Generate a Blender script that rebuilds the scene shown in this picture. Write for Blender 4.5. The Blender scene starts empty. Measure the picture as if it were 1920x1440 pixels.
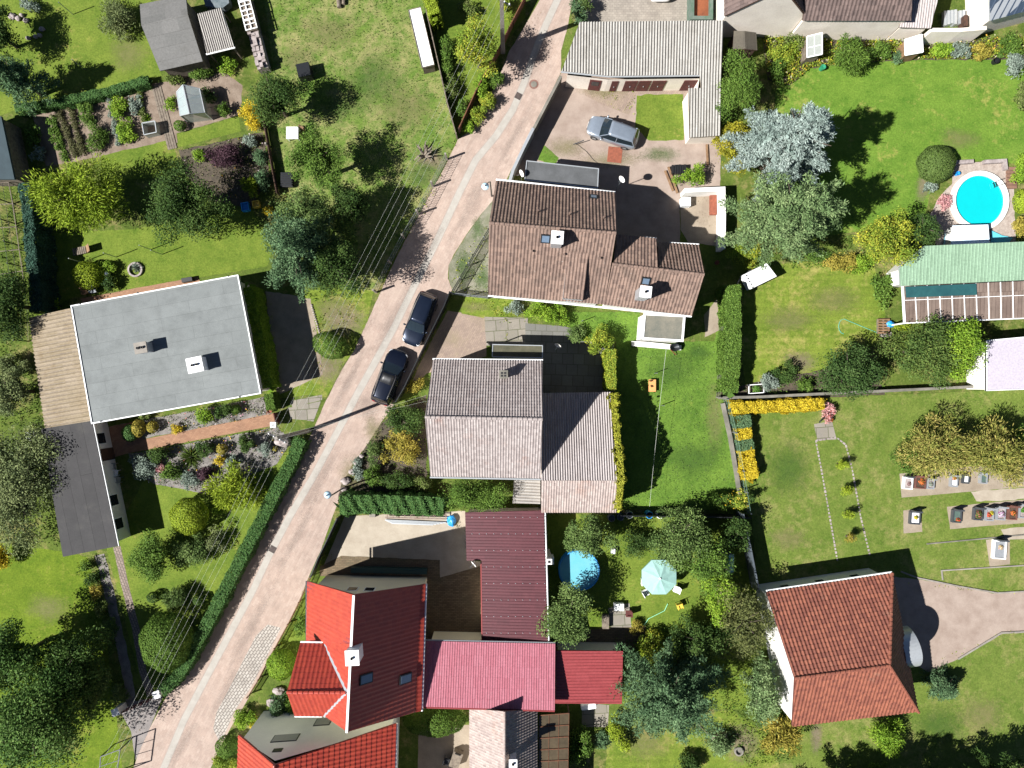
import bpy, bmesh, math, random
import numpy as np
from mathutils import Vector, noise

# ---------------------------------------------------------------- camera, sky, sun, exposure
C = bpy.context.scene.collection
sc = bpy.context.scene
S, H = 22.5, 59.26                      # photo pixels per metre on the ground, flying height
cam = bpy.data.objects.new('camera', bpy.data.cameras.new('camera'))
C.objects.link(cam); sc.camera = cam
cam.location = (0, 0, H); cam.data.lens = 25.0; cam.data.sensor_width = 36.0
cam.data.clip_end = 2000
SUN_EL, SUN_TO = math.radians(45), math.radians(201)     # elevation; heading of the sun from +X
W = bpy.data.worlds.new('World'); sc.world = W; W.use_nodes = True
nt = W.node_tree; nt.nodes.clear()
sky = nt.nodes.new('ShaderNodeTexSky'); sky.sky_type = 'NISHITA'; sky.sun_disc = False
sky.air_density = .45; sky.dust_density = .2; sky.sun_elevation = SUN_EL; sky.sun_rotation = math.radians(90) - SUN_TO
bg = nt.nodes.new('ShaderNodeBackground'); bg.inputs[1].default_value = 0.05
wo = nt.nodes.new('ShaderNodeOutputWorld')
nt.links.new(sky.outputs[0], bg.inputs[0]); nt.links.new(bg.outputs[0], wo.inputs[0])
sl = bpy.data.lights.new('sun', 'SUN'); sl.energy = 5.0; sl.angle = math.radians(0.5); sl.color = (1, .985, .96)
so = bpy.data.objects.new('sun', sl); C.objects.link(so)
sd = Vector((math.cos(SUN_EL) * math.cos(SUN_TO), math.cos(SUN_EL) * math.sin(SUN_TO), math.sin(SUN_EL)))
so.rotation_euler = sd.to_track_quat('Z', 'Y').to_euler(); so.location = sd * 200
sc.view_settings.view_transform = 'Standard'; sc.view_settings.look = 'None'
sc.view_settings.gamma = 1; sc.view_settings.exposure = 1.15
sc.cycles.max_bounces = 6; sc.cycles.diffuse_bounces = 3; sc.cycles.transparent_max_bounces = 12

# ---------------------------------------------------------------- helpers
R = math.radians
def P(px, py, z=0.0):
    k = (1 - z / H) / S
    return Vector(((px - 960) * k, (720 - py) * k, z))
def lin(c):
    c = c / 255
    return c / 12.92 if c <= .04045 else ((c + .055) / 1.055) ** 2.4
def A(r, g, b, k=1.0):                 # surface colour from a sunlit picture colour
    return tuple(min(.85, max(.004, lin(v) / 2.15 * k)) for v in (r, g, b))
def newmat(name):
    m = bpy.data.materials.new(name); m.use_nodes = True
    n = m.node_tree; b = n.nodes['Principled BSDF']
    return m, n, b
def N_(n, t, **k):
    x = n.nodes.new(t)
    for a, v in k.items(): setattr(x, a, v)
    return x
def noise_(n, vec, scale, detail=4, rough=.6):
    t = N_(n, 'ShaderNodeTexNoise'); t.inputs['Scale'].default_value = scale
    t.inputs['Detail'].default_value = detail; t.inputs['Roughness'].default_value = rough
    n.links.new(vec, t.inputs['Vector']); return t.outputs['Fac']
def ramp_(n, fac, stops):
    r = N_(n, 'ShaderNodeValToRGB'); e = r.color_ramp.elements
    while len(e) < len(stops): e.new(.5)
    for el, (p, c) in zip(e, stops):
        el.position = p; el.color = (*c, 1) if len(c) == 3 else c
    n.links.new(fac, r.inputs[0]); return r.outputs[0]
def mix_(n, fac, a, b, mode='MIX'):
    m = N_(n, 'ShaderNodeMix', data_type='RGBA', blend_type=mode)
    for s, v in ((0, fac), (6, a), (7, b)):
        if isinstance(v, (int, float)): m.inputs[s].default_value = v
        elif isinstance(v, tuple): m.inputs[s].default_value = (*v, 1)
        else: n.links.new(v, m.inputs[s])
    return m.outputs[2]
def bump_(n, b, h, strength, dist=.02):
    x = N_(n, 'ShaderNodeBump'); x.inputs['Strength'].default_value = strength; x.inputs['Distance'].default_value = dist
    n.links.new(h, x.inputs['Height']); n.links.new(x.outputs[0], b.inputs['Normal'])
def G3(f): return (f, f, f)
def mat(name, c, c2=None, scale=2.0, rough=.85, metal=0.0, fine=18, bump=.25, var=.18, world=True):
    m, n, b = newmat(name)
    if world: v = N_(n, 'ShaderNodeNewGeometry').outputs['Position']
    else: v = N_(n, 'ShaderNodeTexCoord').outputs['Object']
    c2 = c2 or tuple(x * .62 for x in c)
    f = noise_(n, v, scale, 6, .65)
    col = mix_(n, ramp_(n, f, [(.35, G3(0)), (.68, G3(1))]), c, c2)
    f2 = noise_(n, v, fine, 5, .7)
    col = mix_(n, 1.0, col, ramp_(n, f2, [(.25, G3(1 - var)), (.75, G3(1 + var * .5))]), 'MULTIPLY')
    n.links.new(col, b.inputs['Base Color'])
    b.inputs['Roughness'].default_value = rough; b.inputs['Metallic'].default_value = metal
    if bump: bump_(n, b, f2, bump)
    return m
def lawnmat(name, dark, light, dry, dryamt=.3, mow=0):
    m, n, b = newmat(name)
    v = N_(n, 'ShaderNodeNewGeometry').outputs['Position']
    f = noise_(n, v, .5, 8, .72)
    col = mix_(n, ramp_(n, f, [(.36, G3(0)), (.66, G3(1))]), dark, light)
    f3 = noise_(n, v, 2.6, 7, .75)
    col = mix_(n, ramp_(n, f3, [(.42, G3(0)), (.75, G3(.75))]), col, light)
    f4 = noise_(n, v, .23, 7, .7)
    fd = N_(n, 'ShaderNodeMath', operation='MULTIPLY'); n.links.new(f4, fd.inputs[0]); n.links.new(noise_(n, v, 1.3, 8, .75), fd.inputs[1])
    t = .36 - .16 * dryamt
    col = mix_(n, ramp_(n, fd.outputs[0], [(t, G3(0)), (t + .13, G3(.85))]), col, dry)
    f2 = noise_(n, v, 7, 7, .85)
    col = mix_(n, 1.0, col, ramp_(n, f2, [(.3, G3(.5)), (.7, G3(1.5))]), 'MULTIPLY')
    if mow:
        w = N_(n, 'ShaderNodeTexWave', wave_type='BANDS', bands_direction='Y'); w.inputs['Scale'].default_value = mow
        w.inputs['Distortion'].default_value = .6; n.links.new(v, w.inputs['Vector'])
        col = mix_(n, 1.0, col, ramp_(n, w.outputs['Fac'], [(0, G3(.94)), (1, G3(1.05))]), 'MULTIPLY')
    n.links.new(col, b.inputs['Base Color']); b.inputs['Roughness'].default_value = .95
    b.inputs['Specular IOR Level'].default_value = .1
    bump_(n, b, noise_(n, v, 16, 5, .85), .7, .04)
    return m
def brickmat(name, c1, c2, mortar, bw, bh, rot=0.0, dirt=None, off=.5, msize=.012, dirtamt=.5, rough=.9):
    m, n, b = newmat(name)
    v = N_(n, 'ShaderNodeNewGeometry').outputs['Position']
    mp = N_(n, 'ShaderNodeMapping'); mp.inputs['Rotation'].default_value = (0, 0, rot); n.links.new(v, mp.inputs[0])
    t = N_(n, 'ShaderNodeTexBrick'); t.offset = off
    n.links.new(mp.outputs[0], t.inputs['Vector'])
    t.inputs['Color1'].default_value = (*c1, 1); t.inputs['Color2'].default_value = (*c2, 1); t.inputs['Mortar'].default_value = (*mortar, 1)
    t.inputs['Scale'].default_value = 1; t.inputs['Mortar Size'].default_value = msize
    t.inputs['Brick Width'].default_value = bw; t.inputs['Row Height'].default_value = bh
    col = t.outputs['Color']
    f = noise_(n, v, .9, 8, .7)
    col = mix_(n, 1.0, col, ramp_(n, f, [(.3, G3(.78)), (.7, G3(1.12))]), 'MULTIPLY')
    col = mix_(n, 1.0, col, ramp_(n, noise_(n, v, 14, 4, .8), [(.3, G3(.84)), (.7, G3(1.1))]), 'MULTIPLY')
    if dirt:
        f = noise_(n, v, .45, 9, .75)
        col = mix_(n, ramp_(n, f, [(.62 - .25 * dirtamt, G3(0)), (.85 - .2 * dirtamt, G3(.8))]), col, dirt)
    n.links.new(col, b.inputs['Base Color']); b.inputs['Roughness'].default_value = rough
    bump_(n, b, t.outputs['Fac'], -.3, .01)
    return m
def roofmat(name, c1, c2, stain=None, stainamt=.4, rough=.8, spec=.3, spots=None):
    m, n, b = newmat(name)
    uv = N_(n, 'ShaderNodeUVMap').outputs[0]
    fl = N_(n, 'ShaderNodeVectorMath', operation='FLOOR'); n.links.new(uv, fl.inputs[0])
    wn = N_(n, 'ShaderNodeTexWhiteNoise', noise_dimensions='2D'); n.links.new(fl.outputs[0], wn.inputs['Vector'])
    col = mix_(n, wn.outputs['Value'], c1, c2)
    v = N_(n, 'ShaderNodeNewGeometry').outputs['Position']
    if stain:
        f = noise_(n, v, .55, 8, .72)
        col = mix_(n, ramp_(n, f, [(.66 - .3 * stainamt, G3(0)), (.86 - .2 * stainamt, G3(.75))]), col, stain)
    f2 = noise_(n, v, 7, 6, .75)
    col = mix_(n, 1.0, col, ramp_(n, f2, [(.28, G3(.75)), (.72, G3(1.18))]), 'MULTIPLY')
    if spots:
        f5 = noise_(n, v, 5.5, 3, .5)
        col = mix_(n, ramp_(n, f5, [(.66, G3(0)), (.74, G3(.5))]), col, spots)
    n.links.new(col, b.inputs['Base Color']); b.inputs['Roughness'].default_value = rough
    b.inputs['Specular IOR Level'].default_value = spec
    return m
def plainmat(name, c, rough=.5, metal=0.0, coat=0.0, alpha=1.0, trans=0.0):
    m, n, b = newmat(name)
    v = N_(n, 'ShaderNodeTexCoord').outputs['Object']
    f = noise_(n, v, 6, 5, .7)
    col = mix_(n, 1.0, c, ramp_(n, f, [(.3, G3(.9)), (.7, G3(1.06))]), 'MULTIPLY')
    n.links.new(col, b.inputs['Base Color'])
    b.inputs['Roughness'].default_value = rough; b.inputs['Metallic'].default_value = metal
    b.inputs['Coat Weight'].default_value = coat; b.inputs['Alpha'].default_value = alpha
    b.inputs['Transmission Weight'].default_value = trans
    return m

class MB:
    def __init__(s): s.v = []; s.f = []; s.m = []; s.cur = 0
    def face(s, pts):
        i = len(s.v); s.v += [Vector(p) for p in pts]; s.f.append(list(range(i, i + len(pts)))); s.m.append(s.cur); return s
    def mesh(s, vs, fs):
        i = len(s.v); s.v += [Vector(p) for p in vs]
        for f in fs: s.f.append([i + k for k in f]); s.m.append(s.cur)
        return s
    def box(s, x0, y0, z0, x1, y1, z1, M=None):
        vs = [Vector((x, y, z)) for z in (z0, z1) for x, y in ((x0, y0), (x1, y0), (x1, y1), (x0, y1))]
        if M: vs = [M @ p for p in vs]
        return s.mesh(vs, [(3, 2, 1, 0), (4, 5, 6, 7), (0, 1, 5, 4), (1, 2, 6, 5), (2, 3, 7, 6), (3, 0, 4, 7)])
    def prism(s, pts, z0, z1):
        n = len(pts)
        vs = [Vector((p[0], p[1], z0)) for p in pts] + [Vector((p[0], p[1], z1)) for p in pts]
        ar = sum(pts[i][0] * pts[(i + 1) % n][1] - pts[(i + 1) % n][0] * pts[i][1] for i in range(n))
        fs = [list(range(n))[::-1], list(range(n, 2 * n))] + [(i, (i + 1) % n, n + (i + 1) % n, n + i) for i in range(n)]
        if ar < 0: fs = [list(f)[::-1] for f in fs]
        return s.mesh(vs, fs)
    def slab(s, pts, d0, d1, n):              # prism of a tilted polygon along its normal
        k = len(pts)
        vs = [Vector(p) + n * d0 for p in pts] + [Vector(p) + n * d1 for p in pts]
        return s.mesh(vs, [list(range(k))[::-1], list(range(k, 2 * k))] + [(i, (i + 1) % k, k + (i + 1) % k, k + i) for i in range(k)])
    def bar(s, a, b, w, h=None):
        a, b = Vector(a), Vector(b); h = h or w; d = (b - a)
        if d.length < 1e-6: return s
        d.normalize(); u = d.cross(Vector((0, 0, 1)))
        if u.length < 1e-3: u = Vector((1, 0, 0))
        u.normalize(); t = u.cross(d)
        vs = [p + u * (x * w / 2) + t * (y * h / 2) for p in (a, b) for x, y in ((-1, -1), (1, -1), (1, 1), (-1, 1))]
        return s.mesh(vs, [(0, 1, 2, 3), (7, 6, 5, 4), (0, 4, 5, 1), (1, 5, 6, 2), (2, 6, 7, 3), (3, 7, 4, 0)])
    def tube(s, pts, rad, n=6):
        pts = [Vector(p) for p in pts]; vs = []; fs = []
        if not isinstance(rad, (list, tuple)): rad = [rad] * len(pts)
        for i, p in enumerate(pts):
            d = (pts[min(i + 1, len(pts) - 1)] - pts[max(i - 1, 0)]).normalized()
            u = d.cross(Vector((.31, .17, .93))).normalized(); w = d.cross(u)
            vs += [p + (u * math.cos(a) + w * math.sin(a)) * rad[i] for a in (2 * math.pi * k / n for k in range(n))]
        for i in range(len(pts) - 1):
            for k in range(n):
                fs.append((i * n + k, i * n + (k + 1) % n, (i + 1) * n + (k + 1) % n, (i + 1) * n + k))
        fs.append(list(range(n))[::-1]); fs.append([(len(pts) - 1) * n + k for k in range(n)])
        return s.mesh(vs, fs)
    def lathe(s, c, prof, n=24, sx=1, sy=1, rot=0):       # prof: (radius, z)
        c = Vector(c); vs = []; fs = []; m = len(prof)
        for k in range(n):
            a = 2 * math.pi * k / n
            for r, z in prof:
                x, y = math.cos(a) * r * sx, math.sin(a) * r * sy
                vs.append(c + Vector((x * math.cos(rot) - y * math.sin(rot), x * math.sin(rot) + y * math.cos(rot), z)))
        for k in range(n):
            for i in range(m - 1):
                a, b = k * m + i, ((k + 1) % n) * m + i
                fs.append((a, b, b + 1, a + 1))
        return s.mesh(vs, fs)
    def build(s, name, mats, parent=None, smooth=False, at=None, tag=None, bevel=0, uv=None, merge=False):
        off = Vector((0, 0, 0))
        if parent:
            q = parent
            while q.parent: q = q.parent
            off = Vector(q.location)
        elif at is not None: off = Vector(at)
        me = bpy.data.meshes.new(name)
        me.from_pydata([p - off for p in s.v], [], s.f)
        for mm in (mats if isinstance(mats, (list, tuple)) else [mats]): me.materials.append(mm)
        if s.m: me.polygons.foreach_set('material_index', s.m)
        if uv:
            l = me.uv_layers.new(name='UVMap')
            for lp in me.loops: l.data[lp.index].uv = uv[lp.vertex_index]
        o = bpy.data.objects.new(name, me); C.objects.link(o)
        if parent: o.parent = parent
        else: o.location = off
        if merge or smooth:
            bm = bmesh.new(); bm.from_mesh(me); bmesh.ops.remove_doubles(bm, verts=bm.verts, dist=1e-4)
            bmesh.ops.recalc_face_normals(bm, faces=bm.faces); bm.to_mesh(me); bm.free()
        if smooth: me.polygons.foreach_set('use_smooth', [True] * len(me.polygons))
        if bevel:
            b = o.modifiers.new('edge', 'BEVEL'); b.width = bevel; b.segments = 2; b.limit_method = 'ANGLE'
        if tag: settag(o, *tag)
        return o
def settag(o, label, cat, group=None):
    o['label'] = label; o['category'] = cat
    if group: o['group'] = group
def thing(name, label, cat, loc=(0, 0, 0), group=None):
    o = bpy.data.objects.new(name, None); o.empty_display_size = .3; C.objects.link(o)
    o.location = loc; settag(o, label, cat, group); return o
def dup(root, loc, rotz=0, label=None, scale=None):
    r = root.copy(); C.objects.link(r); r.location = loc; r.rotation_euler = (0, 0, rotz)
    if label: r['label'] = label
    if scale: r.scale = (scale,) * 3
    for ch in list(root.children):
        c = ch.copy(); C.objects.link(c); c.parent = r
        for g in list(ch.children):
            d = g.copy(); C.objects.link(d); d.parent = c
    return r
def pxs(l, z=0): return [P(x, y, z) for x, y in l]
# ---- ground sheets
def rag(pts, j, seed, step=.35):
    out = []; n = len(pts)
    for i in range(n):
        a, b = pts[i], pts[(i + 1) % n]; k = max(1, int((b - a).length / step))
        d = (b - a); nn = Vector((-d.y, d.x, 0)).normalized() if d.length else Vector()
        for t in range(k):
            p = a + d * (t / k)
            f = noise.noise(Vector((p.x * 1.7, p.y * 1.7, seed))) + .6 * noise.noise(Vector((p.x * 5, p.y * 5, seed + 9)))
            out.append(p + nn * (f * j))
    return out
_lay = [0]; _reg = []
def inside(p, poly):
    c = False; n = len(poly)
    for i in range(n):
        a, b = poly[i], poly[(i + 1) % n]
        if (a.y > p.y) != (b.y > p.y) and p.x < (b.x - a.x) * (p.y - a.y) / (b.y - a.y) + a.x: c = not c
    return c
def level(w):                                 # one step above every earlier sheet it overlaps
    x0, x1, y0, y1 = min(p.x for p in w), max(p.x for p in w), min(p.y for p in w), max(p.y for p in w); lv = 0
    pts = [Vector((x0 + (x1 - x0) * (i + .5) / 14, y0 + (y1 - y0) * (j + .5) / 14, 0)) for i in range(14) for j in range(14)]
    pts = [p for p in pts if inside(p, w)] + list(w)
    for (q, l, bx) in _reg:
        if l <= lv - 1 or bx[0] > x1 or bx[1] < x0 or bx[2] > y1 or bx[3] < y0: continue
        if any(inside(p, q) for p in pts) or any(inside(p, w) for p in q[::3]): lv = max(lv, l + 1)
    _reg.append((w, lv, (x0, x1, y0, y1))); return lv
def region(name, pts, m, j=.05, z=None, world=False):
    _lay[0] += 1
    w = [P(*p) for p in pts] if not world else [Vector(p) for p in pts]
    w = rag(w, j, _lay[0] * 3.3) if j else w
    if sum(w[i].x * w[(i + 1) % len(w)].y - w[(i + 1) % len(w)].x * w[i].y for i in range(len(w))) < 0: w = w[::-1]
    z = .004 * level(w)
    c = sum(w, Vector()) / len(w)
    b = MB().face([(p.x, p.y, z) for p in w])
    o = b.build(name, m, at=(c.x, c.y, z)); o['kind'] = 'structure'; return o
def ribbon(pts, widths):
    w = [P(*p) for p in pts]; L = []; Rr = []
    if not isinstance(widths, (list, tuple)): widths = [widths] * len(w)
    for i, p in enumerate(w):
        d = w[min(i + 1, len(w) - 1)] - w[max(i - 1, 0)]; n = Vector((-d.y, d.x, 0)).normalized()
        L.append(p + n * widths[i] / 2); Rr.append(p - n * widths[i] / 2)
    return L + Rr[::-1]
def patch(name, px, py, rx, ry, m, rot=0, seed=1):        # irregular soft-edged patch of another ground cover
    _lay[0] += 1
    c = P(px, py, 0); n = 40; rings = [1, .8, .6, .4, .2]; rx *= 1.3; ry *= 1.3
    z = .004 * level([Vector((c.x + math.cos(t * .4) * rx / S * 1.3, c.y + math.sin(t * .4) * ry / S * 1.3, 0)) for t in range(16)]); vs = []; fs = []; fade = []
    for ri, q in enumerate(rings):
        for k in range(n):
            a = 2 * math.pi * k / n
            f = 1 + .28 * noise.noise(Vector((math.cos(a) * 1.5, math.sin(a) * 1.5, seed * 7.1))) + .1 * noise.noise(Vector((math.cos(a) * 6, math.sin(a) * 6, seed)))
            x, y = math.cos(a) * rx / S * f * q, math.sin(a) * ry / S * f * q
            vs.append((c.x + x * math.cos(rot) - y * math.sin(rot), c.y + x * math.sin(rot) + y * math.cos(rot), z)); fade.append((0, .25, .5, .75, 1)[ri])
    for ri in range(len(rings) - 1):
        for k in range(n): fs.append((ri * n + k, ri * n + (k + 1) % n, (ri + 1) * n + (k + 1) % n, (ri + 1) * n + k))
    fs.append([(len(rings) - 1) * n + k for k in range(n)])
    b = MB().mesh(vs, fs); o = b.build(name, m, at=(c.x, c.y, z)); o['kind'] = 'structure'
    at = o.data.attributes.new('fade', 'FLOAT', 'POINT'); at.data.foreach_set('value', fade); return o
def fademat(name, c, c2, amt=1.0, scale=1.3):
    m = mat(name, c, c2, scale=1.5, bump=.5, fine=12, var=.3); n = m.node_tree; b = n.nodes['Principled BSDF']
    at = N_(n, 'ShaderNodeAttribute', attribute_name='fade')
    v = N_(n, 'ShaderNodeNewGeometry').outputs['Position']
    f = noise_(n, v, scale, 8, .8)
    s = N_(n, 'ShaderNodeMath', operation='ADD'); n.links.new(at.outputs['Fac'], s.inputs[0]); n.links.new(f, s.inputs[1])
    
    q = N_(n, 'ShaderNodeMath', operation='MULTIPLY'); q.inputs[1].default_value = .5; n.links.new(s.outputs[0], q.inputs[0])
    q2 = N_(n, 'ShaderNodeMath', operation='ADD'); n.links.new(q.outputs[0], q2.inputs[0])
    f2 = noise_(n, v, 6.5, 6, .85); q3 = N_(n, 'ShaderNodeMath', operation='MULTIPLY_ADD'); q3.inputs[1].default_value = 1.0; q3.inputs[2].default_value = -.5; n.links.new(f2, q3.inputs[0]); n.links.new(q3.outputs[0], q2.inputs[1])
    n.links.new(ramp_(n, q2.outputs[0], [(.40, G3(0)), (.85, G3(amt * .85))]), b.inputs['Alpha'])   # ragged thinning edge
    b.inputs['Alpha'].default_value = 1
    return m
# ---- roofs: real corrugation / tile relief on a polygon
def roof_bm(out, pts, pu, pv, amp, step, kind='wave', d=None):
    """out: dict(v, f, uv). pts: planar convex polygon of Vectors."""
    pts = [Vector(p) for p in pts]; k = len(pts); n = Vector()
    for i in range(k):
        a, b = pts[i], pts[(i + 1) % k]
        n += Vector(((a.y - b.y) * (a.z + b.z), (a.z - b.z) * (a.x + b.x), (a.x - b.x) * (a.y + b.y)))
    n.normalize()
    if n.z < 0: n = -n; pts = pts[::-1]
    dn = Vector(d) if d is not None else Vector((0, 0, -1))
    dn = (dn - n * dn.dot(n)).normalized(); u = n.cross(dn).normalized()
    d0 = sum(p.dot(n) for p in pts) / k
    us = [p.dot(u) for p in pts]; vs = [p.dot(dn) for p in pts]
    U0, U1, V0, V1 = min(us) - pu, max(us) + pu, min(vs) - .01, max(vs) + .01
    ug = []
    i0 = math.floor(U0 / pu); i1 = math.ceil(U1 / pu)
    if kind == 'wave': prof = [(t / 6, amp * math.cos(2 * math.pi * t / 6)) for t in range(6)]
    elif kind == 'pan': prof = [(0, 0), (.12, amp * .75), (.26, amp), (.42, amp * .75), (.55, 0), (.7, -amp * .45), (.88, -amp * .4)]
    elif kind == 'rib': prof = [(0, 0), (.08, amp), (.26, amp), (.34, 0)]
    elif kind == 'flat': prof = [(0, 0)]
    for i in range(i0, i1 + 1): ug += [((i + t) * pu, o) for t, o in prof]
    vg = []
    if step:
        for j in range(math.floor(V0 / pv), math.ceil(V1 / pv) + 1): vg += [(j * pv + .004, 0), ((j + 1) * pv - .004, step)]
    else:
        nn = max(1, int((V1 - V0) / 1.5)); vg = [(V0 + (V1 - V0) * t / nn, 0) for t in range(nn + 1)]
    bm = bmesh.new(); grid = []
    for uu, ou in ug:
        grid.append([bm.verts.new(u * uu + dn * vv + n * (d0 + ou + ov)) for vv, ov in vg])
    for i in range(len(ug) - 1):
        for j in range(len(vg) - 1): bm.faces.new((grid[i][j], grid[i][j + 1], grid[i + 1][j + 1], grid[i + 1][j]))
    for i in range(k):
        a, b = pts[i], pts[(i + 1) % k]; o = (b - a).cross(n)
        bmesh.ops.bisect_plane(bm, geom=bm.verts[:] + bm.edges[:] + bm.faces[:], plane_co=a, plane_no=o, clear_outer=True)
    bm.verts.index_update(); base = len(out['v'])
    for v in bm.verts:
        out['v'].append(v.co.copy()); out['uv'].append((v.co.dot(u) / pu, v.co.dot(dn) / pv))
    for f in bm.faces:
        q = [v.index + base for v in f.verts]
        if f.normal.z < 0: q.reverse()
        out['f'].append(q); out['m'].append(0)
    bm.free()
    # underside / edge board
    base = len(out['v']); t0, t1 = -amp * .5 - .02, -amp * .5 - .14
    for dd in (t0, t1):
        for p in pts: out['v'].append(p + n * dd); out['uv'].append((0, 0))
    for q in [list(range(k)), list(range(k, 2 * k))[::-1]] + [(i, k + i, k + (i + 1) % k, (i + 1) % k) for i in range(k)]:
        out['f'].append([x + base for x in q]); out['m'].append(1)
    return n
def roof(parent, polys, mats, pu=.33, pv=.36, amp=.03, step=.03, kind='pan', d=None, name='roof', at=None, tag=None, caps=None):
    out = dict(v=[], f=[], m=[], uv=[])
    for p in polys: roof_bm(out, [P(*q) if not isinstance(q, Vector) else q for q in p], pu, pv, amp, step, kind, d)
    b = MB(); b.v, b.f, b.m = out['v'], out['f'], out['m']
    for a, c in (caps or []):                 # ridge tiles
        a, c = P(*a), P(*c); L = (c - a).length; k = max(1, int(L / .36)); base = len(b.v)
        for i in range(k):
            p, q = a + (c - a) * (i / k), a + (c - a) * ((i + 1.04) / k)
            b.tube([p + Vector((0, 0, .0)), q + Vector((0, 0, .03))], [.11, .13], 8)
        out['uv'] += [(i * .37, i * .11) for i in range(len(b.v) - base)]
    return b.build(name, mats, parent, uv=out['uv'], at=at, tag=tag)
def inset(pts, d):                            # polygon inset (convex, xy)
    n = len(pts); ar = sum(pts[i].x * pts[(i + 1) % n].y - pts[(i + 1) % n].x * pts[i].y for i in range(n)); s = 1 if ar > 0 else -1
    out = []
    dd = d if isinstance(d, (list, tuple)) else [d] * n
    for i in range(n):
        a, b, c = pts[i - 1], pts[i], pts[(i + 1) % n]
        e1 = (b - a); e1.z = 0; e1.normalize(); e2 = (c - b); e2.z = 0; e2.normalize()
        n1 = Vector((-e1.y, e1.x, 0)) * s; n2 = Vector((-e2.y, e2.x, 0)) * s
        o1, o2 = dd[i - 1], dd[i]
        den = n1.x * n2.y - n1.y * n2.x
        if abs(den) < 1e-4: off = n1 * o1
        else:
            off = Vector(((o1 * n2.y - o2 * n1.y) / den, (n1.x * o2 - n2.x * o1) / den, 0))
        out.append(Vector((b.x + off.x, b.y + off.y, b.z)))
    return out
def wall_ring(b, pts, tops, z0=-.1):
    n = len(pts)
    for i in range(n):
        a, c = pts[i], pts[(i + 1) % n]
        b.face([(a.x, a.y, z0), (c.x, c.y, z0), (c.x, c.y, tops[(i + 1) % n]), (a.x, a.y, tops[i])])
    return b
def gable_walls(parent, A0, A1, B0, B1, R0, R1, m, oe=.35, og=.3, th=.17):
    """A: one eave, B: other eave, R: ridge; walls stand inside the overhang."""
    a0, a1, b0, b1, r0, r1 = [P(*q) for q in (A0, A1, B0, B1, R0, R1)]
    f = inset([a0, a1, b1, b0], [oe, og, oe, og])
    ax = (r1 - r0); ax.z = 0; ax.normalize()
    def onto(r, p, q):                          # where the ridge line crosses the (vertical) gable wall
        e = Vector((q.x - p.x, q.y - p.y)); n = Vector((-e.y, e.x)); k = (n.x * (p.x - r.x) + n.y * (p.y - r.y)) / (n.x * ax.x + n.y * ax.y); return r + ax * k
    q0, q1 = onto(r0, f[3], f[0]), onto(r1, f[1], f[2])
    def top(p, e, r):                          # height of the roof plane above p
        t = min(1, oe / max(.1, (Vector((e.x, e.y)) - Vector((r.x, r.y))).length)); return e.z + (r.z - e.z) * t - th
    b = MB(); z0 = -.1
    ta0, ta1, tb1, tb0 = top(f[0], a0, r0), top(f[1], a1, r1), top(f[2], b1, r1), top(f[3], b0, r0)
    def q(a, c, za, zc): b.face([(a.x, a.y, z0), (c.x, c.y, z0), (c.x, c.y, zc), (a.x, a.y, za)])
    q(f[0], f[1], ta0, ta1); q(f[2], f[3], tb1, tb0)
    b.face([(f[1].x, f[1].y, z0), (f[2].x, f[2].y, z0), (f[2].x, f[2].y, tb1), (q1.x, q1.y, r1.z - th), (f[1].x, f[1].y, ta1)])
    b.face([(f[3].x, f[3].y, z0), (f[0].x, f[0].y, z0), (f[0].x, f[0].y, ta0), (q0.x, q0.y, r0.z - th), (f[3].x, f[3].y, tb0)])
    b.build('wall', m, parent, merge=True)
    return f
def onwall(a, b, t, z, w, h, mb, out=.03, inn=.02, z2=None):      # box standing proud of the wall a->b (outside on the right of a->b when walking)
    a = Vector((a.x, a.y, 0)); b = Vector((b.x, b.y, 0)); d = (b - a).normalized(); nn = Vector((d.y, -d.x, 0))
    c = a + (b - a) * t; p0, p1 = c - d * w / 2, c + d * w / 2
    q = [p0 - nn * inn, p1 - nn * inn, p1 + nn * out, p0 + nn * out]
    mb.prism(q, z, z + h); return mb
def window(parent, a, b, t, z, w, h, glass=None, frame=None, name='window'):
    f = onwall(a, b, t, z, w, h, MB(), .035).build(name, frame or M['white'], parent)
    g = onwall(a, b, t, z + .07, w - .14, h - .14, MB(), .05, -.036).build('pane', glass or M['glass'], f)
    return f
def gutter(parent, a, b, m, r=.075, name='gutter'):
    a, b = P(*a), P(*b)
    return MB().tube([a + Vector((0, 0, -.08)), b + Vector((0, 0, -.08))], r, 8).build(name, m, parent, smooth=False)
def chimney(parent, px, py, z1, w, l, rot, z0, m, pipes=1, capm=None, name='chimney'):
    c = P(px, py, z1); b = MB(); cr, sr = math.cos(rot), math.sin(rot)
    def rc(x, y): return (c.x + x * cr - y * sr, c.y + x * sr + y * cr)
    b.prism([rc(-w / 2, -l / 2), rc(w / 2, -l / 2), rc(w / 2, l / 2), rc(-w / 2, l / 2)], z0, z1 - .08)
    o = b.build(name, m, parent)
    b = MB().prism([rc(-w / 2 - .06, -l / 2 - .06), rc(w / 2 + .06, -l / 2 - .06), rc(w / 2 + .06, l / 2 + .06), rc(-w / 2 - .06, l / 2 + .06)], z1 - .08, z1)
    b.build('cap', capm or M['white'], o)
    for i in range(pipes):
        x = (i - (pipes - 1) / 2) * min(.35, w * .45)
        q = rc(x, 0); MB().lathe((q[0], q[1], z1), [(.001, .012), (.07, .012), (.075, .16), (.1, .16), (.1, 0)], 12).build('flue', M['black'], o)
    return o
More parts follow.
